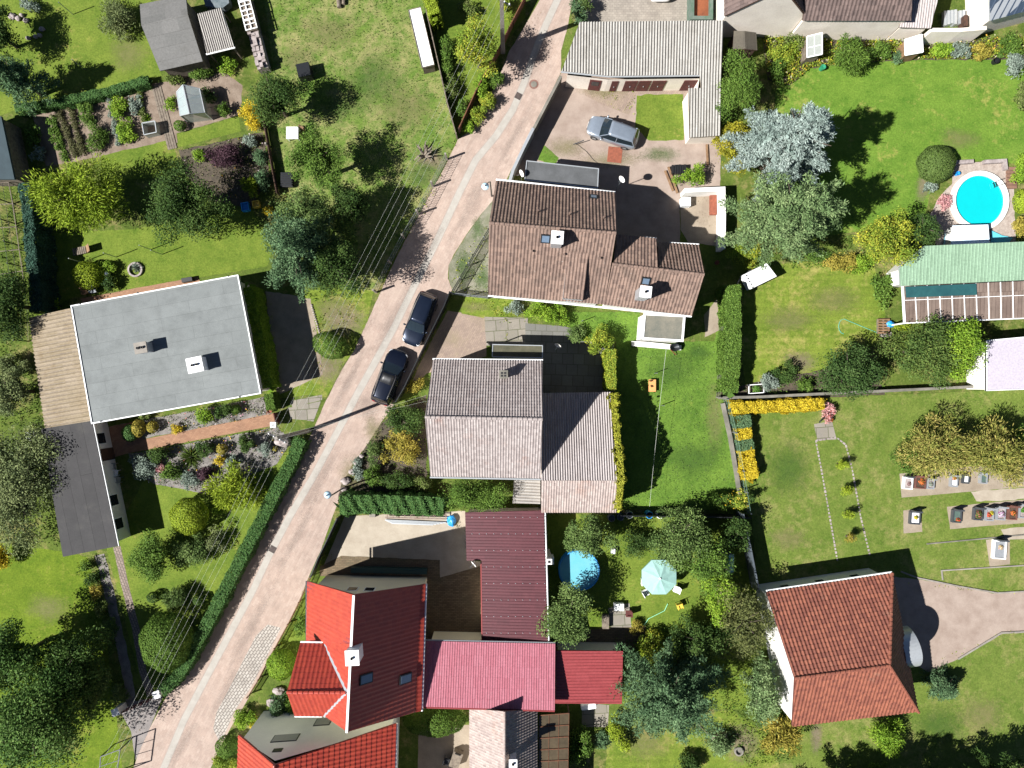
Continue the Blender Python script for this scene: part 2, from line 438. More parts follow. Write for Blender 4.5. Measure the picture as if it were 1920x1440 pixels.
# ---------------------------------------------------------------- materials
M = {}
M['white'] = plainmat('white_paint', (.78, .78, .76), .5)
M['offwhite'] = mat('cream_render', (.74, .67, .58), (.62, .55, .47), scale=.7, fine=9, bump=.2)
M['whitewall'] = mat('white_render', (.74, .72, .68), (.6, .58, .53), scale=.6, fine=9, bump=.15, var=.1)
M['creamwall'] = mat('pale_yellow_render', (.80, .73, .52), (.70, .64, .46), scale=.5, fine=9, bump=.1, var=.08)
M['paleblue'] = mat('pale_blue_render', (.80, .82, .78), (.72, .74, .71), scale=.5, fine=9, bump=.1, var=.08)
M['glass'] = plainmat('window_glass', (.012, .016, .022), .06)
M['skyglass'] = plainmat('skylight_glass', (.10, .14, .19), .05)
M['black'] = plainmat('black_plastic', (.012, .012, .013), .45)
M['darkmetal'] = plainmat('dark_metal', (.03, .032, .035), .4, .6)
M['greymetal'] = plainmat('grey_metal', (.33, .35, .36), .35, .7)
M['zinc'] = plainmat('zinc', (.45, .47, .48), .4, .5)
M['concrete'] = mat('concrete', A(200, 192, 180), A(160, 150, 138), scale=1.2)
M['oldconc'] = mat('weathered_concrete', A(175, 168, 155), A(120, 118, 105), scale=.9)
M['brown'] = mat('brown_paint', A(130, 62, 55), A(95, 45, 42), scale=3)
M['wood'] = mat('wood', A(190, 150, 110), A(140, 105, 75), scale=3, fine=30)
M['oldwood'] = mat('grey_wood', A(175, 160, 140), A(120, 105, 92), scale=4, fine=30)
M['darkwood'] = mat('dark_wood', A(110, 75, 55), A(70, 48, 38), scale=3, fine=30)
M['bark'] = mat('bark', (.09, .065, .045), (.05, .038, .028), scale=4, fine=20, bump=.8, world=False)
M['brick'] = mat('red_brick', A(195, 110, 80), A(150, 85, 62), scale=4)
M['blue'] = plainmat('blue_plastic', (.02, .26, .62), .45)
M['yellow'] = plainmat('yellow_plastic', (.62, .42, .05), .5)
M['orange'] = plainmat('orange_board', (.58, .27, .09), .6)
M['green'] = plainmat('green_plastic', (.02, .2, .1), .5)
M['red'] = plainmat('red_plastic', (.5, .03, .02), .5)
M['stone'] = mat('pale_stone', A(225, 210, 205), A(165, 150, 145), scale=2.5, fine=8, bump=.7)
M['redtrim'] = plainmat('red_trim', (.2, .03, .03), .5)
M['blind'] = plainmat('window_blind', (.30, .31, .32), .4)
def leafmat():
    m, n, b = newmat('leaf'); n.nodes.remove(b); out = n.nodes['Material Output']
    at = N_(n, 'ShaderNodeAttribute', attribute_name='tint')
    d = N_(n, 'ShaderNodeBsdfPrincipled'); d.inputs['Roughness'].default_value = .6; d.inputs['Specular IOR Level'].default_value = .08
    t = N_(n, 'ShaderNodeBsdfTranslucent'); x = N_(n, 'ShaderNodeMixShader'); x.inputs[0].default_value = .16
    n.links.new(at.outputs['Color'], d.inputs['Base Color']); n.links.new(at.outputs['Color'], t.inputs['Color'])
    n.links.new(d.outputs[0], x.inputs[1]); n.links.new(t.outputs[0], x.inputs[2]); n.links.new(x.outputs[0], out.inputs[0])
    return m
M['leaf'] = leafmat()
# ---------------------------------------------------------------- foliage
def nrm(a): return a / np.maximum(1e-6, np.linalg.norm(a, axis=1, keepdims=True))
def leaf_mesh(name, pos, nor, dr, L, Wd, col, parent=None, at=None):
    N = len(pos); nor = nrm(nor); dr = dr - nor * (dr * nor).sum(1, keepdims=True); dr = nrm(dr); bi = np.cross(nor, dr)
    L = (np.zeros(N) + L)[:, None] * .5; Wd = (np.zeros(N) + Wd)[:, None] * .5
    off = np.zeros(3)
    if parent:
        q = parent
        while q.parent: q = q.parent
        off = np.array(q.location)
    elif at is not None: off = np.array(at)
    v = np.stack([pos - dr * L, pos + bi * Wd + dr * L * .1, pos + dr * L, pos - bi * Wd + dr * L * .1], 1).reshape(-1, 3) - off
    me = bpy.data.meshes.new(name)
    me.vertices.add(4 * N); me.vertices.foreach_set('co', v.astype(np.float32).ravel())
    me.loops.add(4 * N); me.loops.foreach_set('vertex_index', np.arange(4 * N, dtype=np.int32))
    me.polygons.add(N); me.polygons.foreach_set('loop_start', np.arange(0, 4 * N, 4, dtype=np.int32))
    me.update(calc_edges=True)
    c = np.ones((4 * N, 4), np.float32); c[:, :3] = np.repeat(np.clip(col, .002, .9), 4, 0)
    a = me.color_attributes.new('tint', 'FLOAT_COLOR', 'POINT'); a.data.foreach_set('color', c.ravel())
    me.materials.append(M['leaf'])
    o = bpy.data.objects.new(name, me); C.objects.link(o)
    if parent: o.parent = parent
    else: o.location = off
    return o
def tint(rg, n, pal, ci=None, nc=1):
    pal = np.array(pal, float)
    f = rg.random(n) * .55 + (rg.random(max(1, nc))[ci] * .45 if ci is not None else rg.random(n) * .45)
    x = f * (len(pal) - 1); i = np.minimum(x.astype(int), len(pal) - 2) if len(pal) > 1 else np.zeros(n, int)
    c = pal[i] + (pal[np.minimum(i + 1, len(pal) - 1)] - pal[i]) * (x - i)[:, None]
    return c * (.75 + .5 * rg.random(n))[:, None]
def rdir(rg, n, zmin=-1.0):
    z = rg.uniform(zmin, 1, n); a = rg.uniform(0, 2 * np.pi, n); s = np.sqrt(np.maximum(0, 1 - z * z))
    return np.stack([s * np.cos(a), s * np.sin(a), z], 1)
PAL = dict(
    green=[(0.042, 0.084, 0.014), (0.083, 0.147, 0.024), (0.136, 0.210, 0.036)],
    bright=[(0.076, 0.154, 0.014), (0.151, 0.252, 0.024), (0.257, 0.350, 0.036)],
    dark=[(0.021, 0.048, 0.012), (0.045, 0.084, 0.019), (0.083, 0.126, 0.030)],
    olive=[(.045, .08, .022), (.095, .15, .04), (.18, .24, .075)],
    pine=[(0.070, 0.119, 0.042), (0.140, 0.210, 0.084), (0.252, 0.322, 0.140)],
    bluepine=[(.040, .082, .038), (.085, .150, .068), (.150, .225, .108)],
    silver=[(.14, .19, .165), (.25, .31, .275), (.38, .43, .39)],
    thuja=[(0.084, 0.144, 0.012), (0.168, 0.240, 0.018), (0.288, 0.360, 0.036)],
    lime=[(0.115, 0.172, 0.014), (0.207, 0.276, 0.023), (0.322, 0.380, 0.034)],
    yellow=[(0.260, 0.190, 0.012), (0.460, 0.340, 0.020), (0.620, 0.500, 0.050)],
    gold=[(0.132, 0.132, 0.022), (0.275, 0.231, 0.039), (0.396, 0.308, 0.066)],
    yg=[(0.084, 0.154, 0.017), (0.182, 0.238, 0.028), (0.420, 0.378, 0.042)],
    grey=[(0.099, 0.132, 0.099), (0.176, 0.220, 0.176), (0.275, 0.319, 0.264)],
    purple=[(0.033, 0.020, 0.024), (0.066, 0.033, 0.044), (0.099, 0.055, 0.066)],
    willow=[(0.076, 0.105, 0.042), (0.136, 0.168, 0.065), (0.212, 0.238, 0.095)],
    brownish=[(.06, .075, .026), (.11, .125, .04), (.18, .18, .06)],
    teal=[(.016, .045, .030), (.036, .08, .055), (.06, .12, .08)],
    hedge=[(.036, .085, .026), (.062, .135, .036), (.105, .18, .05)],
    pink=[(0.400, 0.120, 0.160), (0.500, 0.300, 0.280), (0.350, 0.060, 0.050)],
    mixed=[(0.045, 0.084, 0.017), (0.091, 0.140, 0.024), (0.151, 0.168, 0.059), (0.076, 0.126, 0.024)],
)
def crown(style, c, r, n, leaf, pal, rg):
    """returns pos, nor, dir, L, W, col"""
    rx, ry, rz = r; rm = (rx + ry) / 2
    if style in ('leafy', 'feather'):
        K = int(np.clip(12 + 3.0 * rx * ry, 12, 90)); d = rdir(rg, K, -.55)
        q = rg.uniform(.35, .86, K)[:, None] * (1 + .22 * np.sin(3 * np.arctan2(d[:, 1], d[:, 0]) + rg.uniform(0, 6)))[:, None]
        cc = d * q * np.array([rx, ry, rz]); rc = rg.uniform(.13, .36, K) * rm + .12
        wts = rc ** 2; ci = rg.choice(K, n, p=wts / wts.sum()); dd = rdir(rg, n)
        pos = cc[ci] + dd * (rc[ci] * rg.random(n) ** .38)[:, None] * np.array([1, 1, .8]) + rg.normal(0, .04 * rm ** .5, (n, 3))
        lo = rg.random(n) < .07; pos[lo] = rdir(rg, int(lo.sum()), -.5) * (rg.random(int(lo.sum())) ** .4)[:, None] * np.array([rx, ry, rz]) * .92
        if style == 'leafy':
            nor = dd * .5 + rdir(rg, n) * .6 + np.array([0, 0, .35]); dr = rdir(rg, n); L = leaf * rg.uniform(.7, 1.4, n); Wd = L * .62
        else:
            dr = dd + rdir(rg, n) * .35 + nrm(cc)[ci] * .6; nor = rdir(rg, n) + np.array([0, 0, .5]); L = leaf * 2.6 * rg.uniform(.6, 1.3, n); Wd = leaf * .55
        return pos + c, nor, dr, L, Wd, tint(rg, n, pal, ci, K)
    if style in ('pine', 'spruce'):
        nb = int(np.clip(26 + 7 * rm, 26, 90)); P_, Dr, Cj = [], [], []
        for b in range(nb):
            t = (b + rg.random()) / nb                        # 0 low .. 1 top
            a = b * 2.39996 + rg.uniform(-.35, .35)
            ln = (1 - t ** 1.5) * rg.uniform(.72, 1.08) + .06
            if style == 'pine': ln = math.sqrt(max(.02, 1 - t ** 1.7)) * rg.uniform(.6, 1.1)
            tipv = np.array([math.cos(a) * rx * ln, math.sin(a) * ry * ln, 0]); z0 = -rz + 2 * rz * t
            rise = rg.uniform(-.1, .35) * rm * ln * .5 if style == 'pine' else -.12 * rm * ln
            m = max(4, int(np.linalg.norm(tipv) / .2))
            for k in range(m):
                f = .22 + .8 * (k + rg.random() * .6) / m
                base = tipv * f + np.array([0, 0, z0 + rise * f])
                sw = .10 + .26 * math.sin(min(1, f) * 3.0) * np.linalg.norm(tipv) * .34     # side twig reach
                for sgn in (-1, 1, 0):
                    perp = np.array([-math.sin(a), math.cos(a), 0]) * sgn
                    nk = 1 if sgn == 0 else (1 if sw < .3 else 2 if sw < .6 else 3)
                    for q in range(nk):
                        pp = base + perp * sw * (q + rg.uniform(.3, 1)) / nk + rg.normal(0, .05, 3)
                        P_.append(pp); Dr.append(perp * .8 + np.array([math.cos(a), math.sin(a), .3])); Cj.append(b)
        P_, Dr, Cj = np.array(P_), np.array(Dr), np.array(Cj); k = max(3, int(n / len(P_)))
        pos = np.repeat(P_, k, 0); d0 = np.repeat(Dr, k, 0); ci = np.repeat(Cj, k); N = len(pos)
        if style == 'pine': dr = nrm(d0) * .7 + rdir(rg, N, -.2) * 1.1; L = leaf * 1.9 * rg.uniform(.7, 1.2, N); sp = .13
        else: dr = nrm(d0) + rdir(rg, N, -.3) * .6; L = leaf * 1.7 * rg.uniform(.7, 1.3, N); sp = .10
        pos = pos + rg.normal(0, sp, (N, 3)) + nrm(dr) * (L * .4)[:, None]
        nor = rdir(rg, N) + np.array([0, 0, .8])
        return pos + c, nor, dr, L, L * .3, tint(rg, N, pal, ci, nb)
    if style == 'ball':                                       # clipped shrub
        d = rdir(rg, n, -.6); s = 1 + .05 * np.sin(d[:, 0] * 7 + 1) * np.sin(d[:, 1] * 6) + rg.normal(0, .025, n)
        pos = d * s[:, None] * np.array([rx, ry, rz]); nor = d + rdir(rg, n) * .55; L = leaf * rg.uniform(.7, 1.3, n)
        return pos + c, nor, rdir(rg, n), L, L * .6, tint(rg, n, pal)
    if style == 'spiky':                                      # grass-like tuft / yucca
        d = rdir(rg, n, .05); dr = d + rg.normal(0, .15, (n, 3)); L = rm * rg.uniform(.6, 1.15, n)
        pos = nrm(dr) * (L * .5)[:, None] * np.array([1, 1, rz / rm]); nor = np.cross(dr, rdir(rg, n))
        return pos + c - np.array([0, 0, rz]), nor, dr, L, .05, tint(rg, n, pal)
def blockers(rg, c, r, n, pal):                               # big inner leaves: the dense inside of a crown
    d = rdir(rg, n, -.9); pos = c + d * (rg.random(n) ** .33)[:, None] * np.array(r) * .46 - np.array([0, 0, r[2] * .12])
    s = min(min(r) * .34, .6)
    return pos, rdir(rg, n), rdir(rg, n), s * rg.uniform(.5, 1, n), s * .6, tint(rg, n, [np.array(pal[0]) * 1.0, np.array(pal[min(1, len(pal) - 1)])])
_seed = [100]
def plant(px, py, rx, ry, h, style, pal, label, name='shrub', cat=None, group=None, dens=1.0, leaf=None, rot=0, ground=0.0, trunk=None, zc=None, zb=None, bare=0):
    """rx, ry in photo pixels; h in metres"""
    _seed[0] += 1; rg = np.random.default_rng(_seed[0]); pal = PAL[pal] if isinstance(pal, str) else pal
    is_tree = 'tree' in name
    zb = zb if zb is not None else (h * .22 if is_tree else .02)
    zc = zc if zc is not None else (zb + h) / 2
    c = P(px, py, zc); k = (1 - zc / H) / S; r = (rx * k, ry * k, (h - zb) / 2)
    base = Vector((c.x, c.y, ground))
    t = thing(name, label, cat or ('tree' if is_tree else 'shrub'), base, group)
    rm = (r[0] + r[1]) / 2; leaf = (leaf or (.17 if is_tree else .12)) * (.8 if is_tree else .95)
    area = math.pi * r[0] * r[1]
    per = dict(leafy=3.4, feather=4.0, pine=5.0, spruce=5.4, ball=5.0, spiky=3.0)[style]
    lw = dict(leafy=leaf * leaf * .34, feather=leaf * 2.6 * leaf * .28, pine=leaf * leaf * .55, spruce=leaf * leaf * .45, ball=leaf * leaf * .32, spiky=rm * .03)[style]
    n = int(np.clip(area * per * dens / lw, 30, 60000))
    cn = np.array((0., 0., 0.))
    a = list(crown(style, cn, r, n, leaf, pal, rg))
    if style != 'spiky' and not bare:
        b = blockers(rg, cn, r, int(70 + area * 8), pal)
        a = [np.concatenate([x, (np.zeros(len(b[0])) + y) if np.ndim(x) == 1 else y]) if not np.isscalar(x) else np.concatenate([np.zeros(len(a[0])) + x, np.zeros(len(b[0])) + y]) for x, y in zip(a, b)]
    if rot:
        cr, sr = math.cos(rot), math.sin(rot); Rm = np.array([[cr, -sr, 0], [sr, cr, 0], [0, 0, 1]])
        for i in (0, 1, 2): a[i] = a[i] @ Rm.T
    a[0] = a[0] + np.array(c)
    a[0][:, 2] = np.maximum(a[0][:, 2], ground + .02)
    leaf_mesh('crown' if is_tree else 'foliage', a[0], a[1], a[2], a[3], a[4], a[5], t)
    if is_tree or h > 1.3:
        b = MB(); tr = trunk or .05 + h * .018; x, y = base.x, base.y
        b.tube([(x, y, ground - .1), (x + .05, y, zb + .2), (x, y + .08, zc), (x, y, h * .78)], [tr * 1.25, tr, tr * .65, tr * .2], 8)
        for i in range(9 if is_tree else 5):
            q = rg.uniform(0, 6.28); z = zb + (zc - zb) * rg.uniform(.1, 1.2); e = rg.uniform(.4, .62)
            p = Vector((math.cos(q) * r[0] * e, math.sin(q) * r[1] * e, 0))
            if rot: p = Vector((p.x * math.cos(rot) - p.y * math.sin(rot), p.x * math.sin(rot) + p.y * math.cos(rot), 0))
            b.tube([Vector((x, y, z)), Vector((x, y, z)) + p * .5 + Vector((0, 0, r[2] * .25)), Vector((x, y, z)) + p + Vector((0, 0, r[2] * .5))], [tr * .45, tr * .28, tr * .08], 5)
        b.build('trunk' if is_tree else 'stem', M['bark'], t)
    return t
def hedge(pts, w, h, pal, label, name='hedge', cat='hedge', leaf=.10, dens=1.0, group=None, z0=0, lumpy=.08, multi=None):
    """clipped hedge along a pixel polyline; w metres wide, h metres high"""
    _seed[0] += 1; rg = np.random.default_rng(_seed[0])
    hs = np.array([p[2] if len(p) > 2 else h for p in pts]); h = float(hs.max()); pl = [np.array(P(p[0], p[1], q * .9 + z0))[:2] for p, q in zip(pts, hs)]; seg = [np.linalg.norm(pl[i + 1] - pl[i]) for i in range(len(pl) - 1)]; T = sum(seg)
    per = 2 * h + w; n = int(min(34000, T * per * 3.6 * dens / (leaf * leaf * .32)))
    cum = np.concatenate([[0], np.cumsum(seg)]); s = rg.uniform(0, T, n); i = np.clip(np.searchsorted(cum, s) - 1, 0, len(seg) - 1)
    A_ = np.array(pl); f = (s - cum[i]) / np.array(seg)[i]; d = nrm(A_[1:] - A_[:-1])[i]; ctr = A_[i] + (A_[i + 1] - A_[i]) * f[:, None]
    # smooth corner: cheap blend of side vectors
    sv = np.stack([-d[:, 1], d[:, 0]], 1); u = rg.uniform(0, per, n)
    side = np.where(u < h, -1, np.where(u < h + w, 0, 1)); off = np.where(side == 0, u - h - w / 2, side * w / 2)
    z = np.where(side == -1, u, np.where(side == 1, u - h - w, h))
    rnd = np.minimum(1, np.maximum(0, (h - z) / (.25 * w))) ; off = np.where(side == 0, off, off * (.86 + .14 * rnd))
    lump = lumpy * (np.sin(s * 3.1) + np.sin(s * 7.7 + off * 4) + np.sin(s * 1.3 + 1)) / 2
    nor = np.concatenate([sv * side[:, None], (side == 0)[:, None].astype(float)], 1)
    pos = np.concatenate([ctr + sv * off[:, None], z[:, None]], 1) + nor * (lump + rg.normal(0, .05, n))[:, None]
    pos[:, 2] = np.maximum(.02, pos[:, 2] * np.interp(s, cum, hs) / h) + z0
    pal_ = PAL[pal] if isinstance(pal, str) else pal; col = tint(rg, n, pal_)
    for (f0, f1, pn) in (multi or []):
        mk = (s / T >= f0) & (s / T < f1); col[mk] = tint(rg, int(mk.sum()), PAL[pn])
    L = leaf * rg.uniform(.7, 1.4, n)
    # dense inside
    k = int(T * 26); s2 = rg.uniform(0, T, k); i2 = np.clip(np.searchsorted(cum, s2) - 1, 0, len(seg) - 1); f2 = (s2 - cum[i2]) / np.array(seg)[i2]
    p2 = np.concatenate([A_[i2] + (A_[i2 + 1] - A_[i2]) * f2[:, None] + rg.uniform(-.3, .3, (k, 2)) * w, rg.uniform(.1, .85, (k, 1)) * h + z0], 1)
    m = len(pl) // 2; at = (pl[m][0], pl[m][1], z0)
    o = leaf_mesh(name, np.concatenate([pos, p2]), np.concatenate([nor + rdir(rg, n) * .6, rdir(rg, k)]), rdir(rg, n + k), np.concatenate([L, np.full(k, min(w, h) * .7)]), np.concatenate([L * .6, np.full(k, min(w, h) * .5)]), np.concatenate([col, tint(rg, k, pal_[:2])]), at=at)
    settag(o, label, cat, group); return o
def in_poly(p, poly):
    x, y = p[:, 0], p[:, 1]; ins = np.zeros(len(p), bool); n = len(poly)
    for i in range(n):
        (x1, y1), (x2, y2) = poly[i], poly[(i + 1) % n]
        c = ((y1 > y) != (y2 > y)) & (x < (x2 - x1) * (y - y1) / (y2 - y1 + 1e-9) + x1); ins ^= c
    return ins
def vnoise(p, s, seed):
    return np.array([noise.noise(Vector((a * s, b * s, seed))) for a, b in p])
def ground_cover(name, polys, per_m2, size, pal, label, cat='ground cover', h=.12, clump=.6, seed=1, flowers=None, fl=.0, upright=.6):
    """uncountable low plants or grass over pixel polygons"""
    _seed[0] += 1; rg = np.random.default_rng(_seed[0]); PS = []
    for poly in polys:
        w = np.array([list(P(*p))[:2] for p in poly]); lo, hi = w.min(0), w.max(0); n = int((hi - lo).prod() * per_m2)
        q = rg.uniform(lo, hi, (n, 2)); q = q[in_poly(q, w)]
        if clump and len(q):
            g = vnoise(q, 1.6, seed) + .5 * vnoise(q, 5.1, seed + 3); q = q[g + rg.normal(0, .15, len(q)) > clump - .6]
        PS.append(q)
    q = np.concatenate(PS); n = len(q); z = np.abs(rg.normal(0, .5, n)) * h + .03
    pos = np.concatenate([q, z[:, None]], 1); d = rdir(rg, n, 0); dr = d * (1 - upright) + np.array([0, 0, upright]) + rg.normal(0, .25, (n, 3))
    nor = np.cross(dr, rdir(rg, n)) + np.array([0, 0, .25]); col = tint(rg, n, PAL[pal] if isinstance(pal, str) else pal)
    if flowers:
        mk = rg.random(n) < fl; fc = np.array(flowers)[rg.integers(0, len(flowers), int(mk.sum()))]; col[mk] = fc; nor[mk] = np.array([0, 0, 1.]) + rg.normal(0, .3, (int(mk.sum()), 3))
        pos[mk, 2] += h * .5
    L = size * rg.uniform(.6, 1.5, n); c0 = q.mean(0)
    o = leaf_mesh(name, pos, nor, dr, L, L * .45, col, at=(c0[0], c0[1], 0)); o['kind'] = 'stuff'; settag(o, label, cat); return o
def on_plane(px, py, pl):
    a, b, c = [P(*q) for q in pl]; n = (b - a).cross(c - a).normalized()
    if n.z < 0: n = -n
    x0, y0 = (px - 960) / S, (720 - py) / S            # point = (x0(1-z/H), y0(1-z/H), z)
    z = (n.dot(a) - n.x * x0 - n.y * y0) / (n.z - n.x * x0 / H - n.y * y0 / H)
    return P(px, py, z), n
def skylight(parent, px, py, pl, w, l, frame=None, glass=None):
    p, n = on_plane(px, py, pl); d = Vector((0, 0, -1)); d = (d - n * d.dot(n)).normalized(); u = n.cross(d)
    q = [p + u * (sx * w / 2) + d * (sy * l / 2) for sx, sy in ((-1, 1), (1, 1), (1, -1), (-1, -1))]
    f = MB().slab(q, -.1, .1, n).build('skylight', frame or M['darkmetal'], parent, merge=True)
    q = [p + u * (sx * (w / 2 - .09)) + d * (sy * (l / 2 - .09)) for sx, sy in ((-1, 1), (1, 1), (1, -1), (-1, -1))]
    MB().slab(q, .08, .115, n).build('pane', glass or M['skyglass'], f, merge=True)
    return f
# ---------------------------------------------------------------- cars (front towards +X)
def car(name, label, paint, L, Wd, Ht, estate=True, sunroof=False, rails=False, cat='car', glass=None):
    t = thing(name, label, cat); hw = Wd / 2; gl = glass or M['carglass']
    # lower body: stations (x, half width, belt height, bottom)
    st = [(-.5, .52, .50, .42), (-.494, .70, .62, .32), (-.472, .86, .80, .24), (-.42, .955, .90, .22), (-.25, 1.0, .93, .2), (0, 1.0, .93, .2), (.17, .995, .93, .2),
          (.26, .98, .92, .21), (.36, .94, .87, .22), (.43, .86, .79, .24), (.47, .74, .70, .28), (.492, .55, .59, .34), (.5, .38, .5, .4)]
    sc_ = Ht / 1.46
    b = MB(); rings = []
    for x, w, zt, zb in st:
        w *= hw; zt *= sc_; zb *= sc_; zm = zb + (zt - zb) * .55
        half = [(0, zt + .035 * (w / hw)), (w * .55, zt + .03 * (w / hw)), (w * .86, zt - .005), (w * .97, zt - .07 * (zt - zb)), (w, zm), (w * .985, zb + .1), (w * .9, zb), (0, zb)]
        ring = half + [(-y, z) for y, z in half[-2:0:-1]]
        rings.append([(x * L, y, z) for y, z in ring])
    k = len(rings[0]); vs = [p for r in rings for p in r]; fs = []
    for i in range(len(rings) - 1):
        for j in range(k): fs.append((i * k + j, i * k + (j + 1) % k, (i + 1) * k + (j + 1) % k, (i + 1) * k + j))
    fs += [list(range(k))[::-1], [(len(rings) - 1) * k + j for j in range(k)]]
    o = b.mesh(vs, fs).build('body', paint, t, smooth=True)
    ss = o.modifiers.new('smooth', 'SUBSURF'); ss.levels = ss.render_levels = 2
    # cabin: glass house with a roof panel on top
    xr0, xr1 = (-.462, -.395) if estate else (-.40, -.27)            # rear: bottom, top
    xf0, xf1 = .255, .085                                           # windscreen: bottom, top
    zb_, zr = .90 * sc_, Ht
    def row(x, w, z, n=7): return [(x * L, w * hw * math.sin((j / (n - 1) - .5) * math.pi) if False else w * hw * (2 * j / (n - 1) - 1), z - .05 * (2 * j / (n - 1) - 1) ** 2) for j in range(n)]
    def strip(rows, m, nm, par, thick=0, smooth=True):
        b = MB(); n = len(rows[0]); vs = [p for r in rows for p in r]; fs = []
        for i in range(len(rows) - 1):
            for j in range(n - 1): fs.append((i * n + j, i * n + j + 1, (i + 1) * n + j + 1, (i + 1) * n + j))
        o = b.mesh(vs, fs).build(nm, m, par, smooth=smooth)
        if thick: s = o.modifiers.new('thick', 'SOLIDIFY'); s.thickness = thick; s.offset = -1
        return o
    fr = [(xf1, .70, zr - .025), (.03, .715, zr), (-.1, .72, zr + .005), (-.25, .705, zr - .015), (xr1 + .02, .66, zr - .06), (xr1 - .01, .64, zr - .085)]
    roofp = strip([row(*r) for r in fr], paint, 'roof', t, .05)
    ws = strip([[(xf0 * L - .10 * (2 * j / 6 - 1) ** 2 * 1.0, .88 * hw * (2 * j / 6 - 1), zb_ + .01) for j in range(7)], row((xf0 + xf1) / 2 + .004, .80, (zb_ + zr) / 2 + .03), row(xf1 + .002, .70, zr - .03)], gl, 'windscreen', t)
    strip([row(xr1 - .008, .64, zr - .09), row((xr0 + xr1) / 2 - .01, .72, (zb_ + zr) / 2), [(xr0 * L + .05 * (2 * j / 6 - 1) ** 2, .78 * hw * (2 * j / 6 - 1), zb_ + .02) for j in range(7)]], gl, 'rear_window', t)
    for s in (-1, 1):
        top = [(xf1 * L, s * .705 * hw, zr - .07), (-.1 * L, s * .725 * hw, zr - .05), (xr1 * L, s * .65 * hw, zr - .13)]
        bot = [(xf0 * L - .1, s * .90 * hw, zb_), (-.1 * L, s * .93 * hw, zb_ + .02), (xr0 * L + .05, s * .79 * hw, zb_ + .02)]
        strip([top, bot], gl, 'side_window', t, smooth=False)
        b = MB(); b2 = MB(); b3 = MB()
        b.tube([(xf1 * L + .01, s * .71 * hw, zr - .05), ((xf0 + xf1) / 2 * L, s * .81 * hw, (zb_ + zr) / 2 + .0), (xf0 * L - .09, s * .90 * hw, zb_ + .02)], .035, 6)
        b2.tube([(-.1 * L, s * .73 * hw, zr - .06), (-.1 * L, s * .935 * hw, zb_)], .03, 6)
        b3.tube([(xr1 * L, s * .65 * hw, zr - .1), (xr0 * L + .04, s * .79 * hw, zb_)], .05, 6)
        for q in (b, b2, b3): q.build('pillar', paint, t)
        m = MB().lathe((xf0 * L - .32, s * (hw + .07), zb_ + .04), [(.001, -.07), (.09, -.05), (.11, .0), (.08, .06), (.001, .07)], 10, .75, 1.15).build('wing_mirror', paint, t, smooth=True)
        MB().box(xf0 * L - .36, s * (hw - .06) - .03, zb_ - .0, xf0 * L - .28, s * (hw + .02) + .03, zb_ + .04).build('mirror_arm', M['black'], m)
        h = MB().lathe((.435 * L, s * .70 * hw, .68 * sc_), [(.001, .055), (.10, .045), (.15, 0), (.1, -.05), (.001, -.06)], 12, 1.3, .95, s * -.5).build('headlight', M['lamp'], t, smooth=True)
        MB().box(-.489 * L, s * .55 * hw - .13, .60 * sc_, -.455 * L, s * .55 * hw + .13, .72 * sc_).build('tail_light', M['taillamp'], t, bevel=.02)
        for x in (.31, -.295):
            w = MB().lathe((0, 0, 0), [(.2, -.1), (.30, -.105), (.325, -.06), (.325, .06), (.30, .105), (.2, .1)], 22)
            w.v = [Vector((x * L + p.x, s * (hw - .1) + p.z, .325 + p.y)) for p in w.v]
            tyre = w.build('wheel', M['rubber'], t, smooth=True)
            q = MB().lathe((0, 0, 0), [(.001, .06), (.06, .06), (.19, .085), (.205, .08), (.205, -.05)], 15)
            q.v = [Vector((x * L + p.x, s * (hw - .1 + p.z * 1.0), .325 + p.y)) for p in q.v]
            q.build('rim', M['greymetal'], tyre)
        if rails: MB().tube([(.05 * L, s * .66 * hw, zr), (.0, s * .67 * hw, zr + .05), (-.3 * L, s * .64 * hw, zr + .03), (-.36 * L, s * .62 * hw, zr - .03)], .022, 6).build('roof_rail', M['black'], t)
    if sunroof:
        strip([[(x * L, w * hw * q, zr - .05 * (w * q) ** 2 + dz + .012) for q in (-1, -.5, 0, .5, 1)] for x, w, dz in ((.055, .52, -.015), (.0, .54, .003), (-.12, .54, .005))], M['black'], 'sunroof', t, .02)
    MB().box(.498 * L - .02, -.26, .38 * sc_, .502 * L, .26, .48 * sc_).build('number_plate', M['white'], t)
    MB().box(.46 * L, -.45, .5 * sc_, .497 * L, .45, .6 * sc_).build('grille', M['black'], t)
    return t
def carpaint(name, c, metal=.5, rough=.28):
    m, n, b = newmat(name); b.inputs['Base Color'].default_value = (*c, 1); b.inputs['Metallic'].default_value = metal
    b.inputs['Roughness'].default_value = rough; b.inputs['Coat Weight'].default_value = .8; b.inputs['Coat Roughness'].default_value = .06
    v = N_(n, 'ShaderNodeTexCoord').outputs['Object']
    n.links.new(mix_(n, 1.0, c, ramp_(n, noise_(n, v, 2.5, 5, .7), [(.3, G3(.9)), (.7, G3(1.08))]), 'MULTIPLY'), b.inputs['Base Color'])
    return m
M['carglass'] = plainmat('car_glass', (.012, .018, .022), .04, 0, .5)
M['lamp'] = plainmat('lamp_glass', (.6, .62, .64), .1, .3, .5)
M['taillamp'] = plainmat('tail_lamp_red', (.35, .01, .01), .2, 0, .5)
M['rubber'] = plainmat('rubber', (.015, .015, .015), .8)
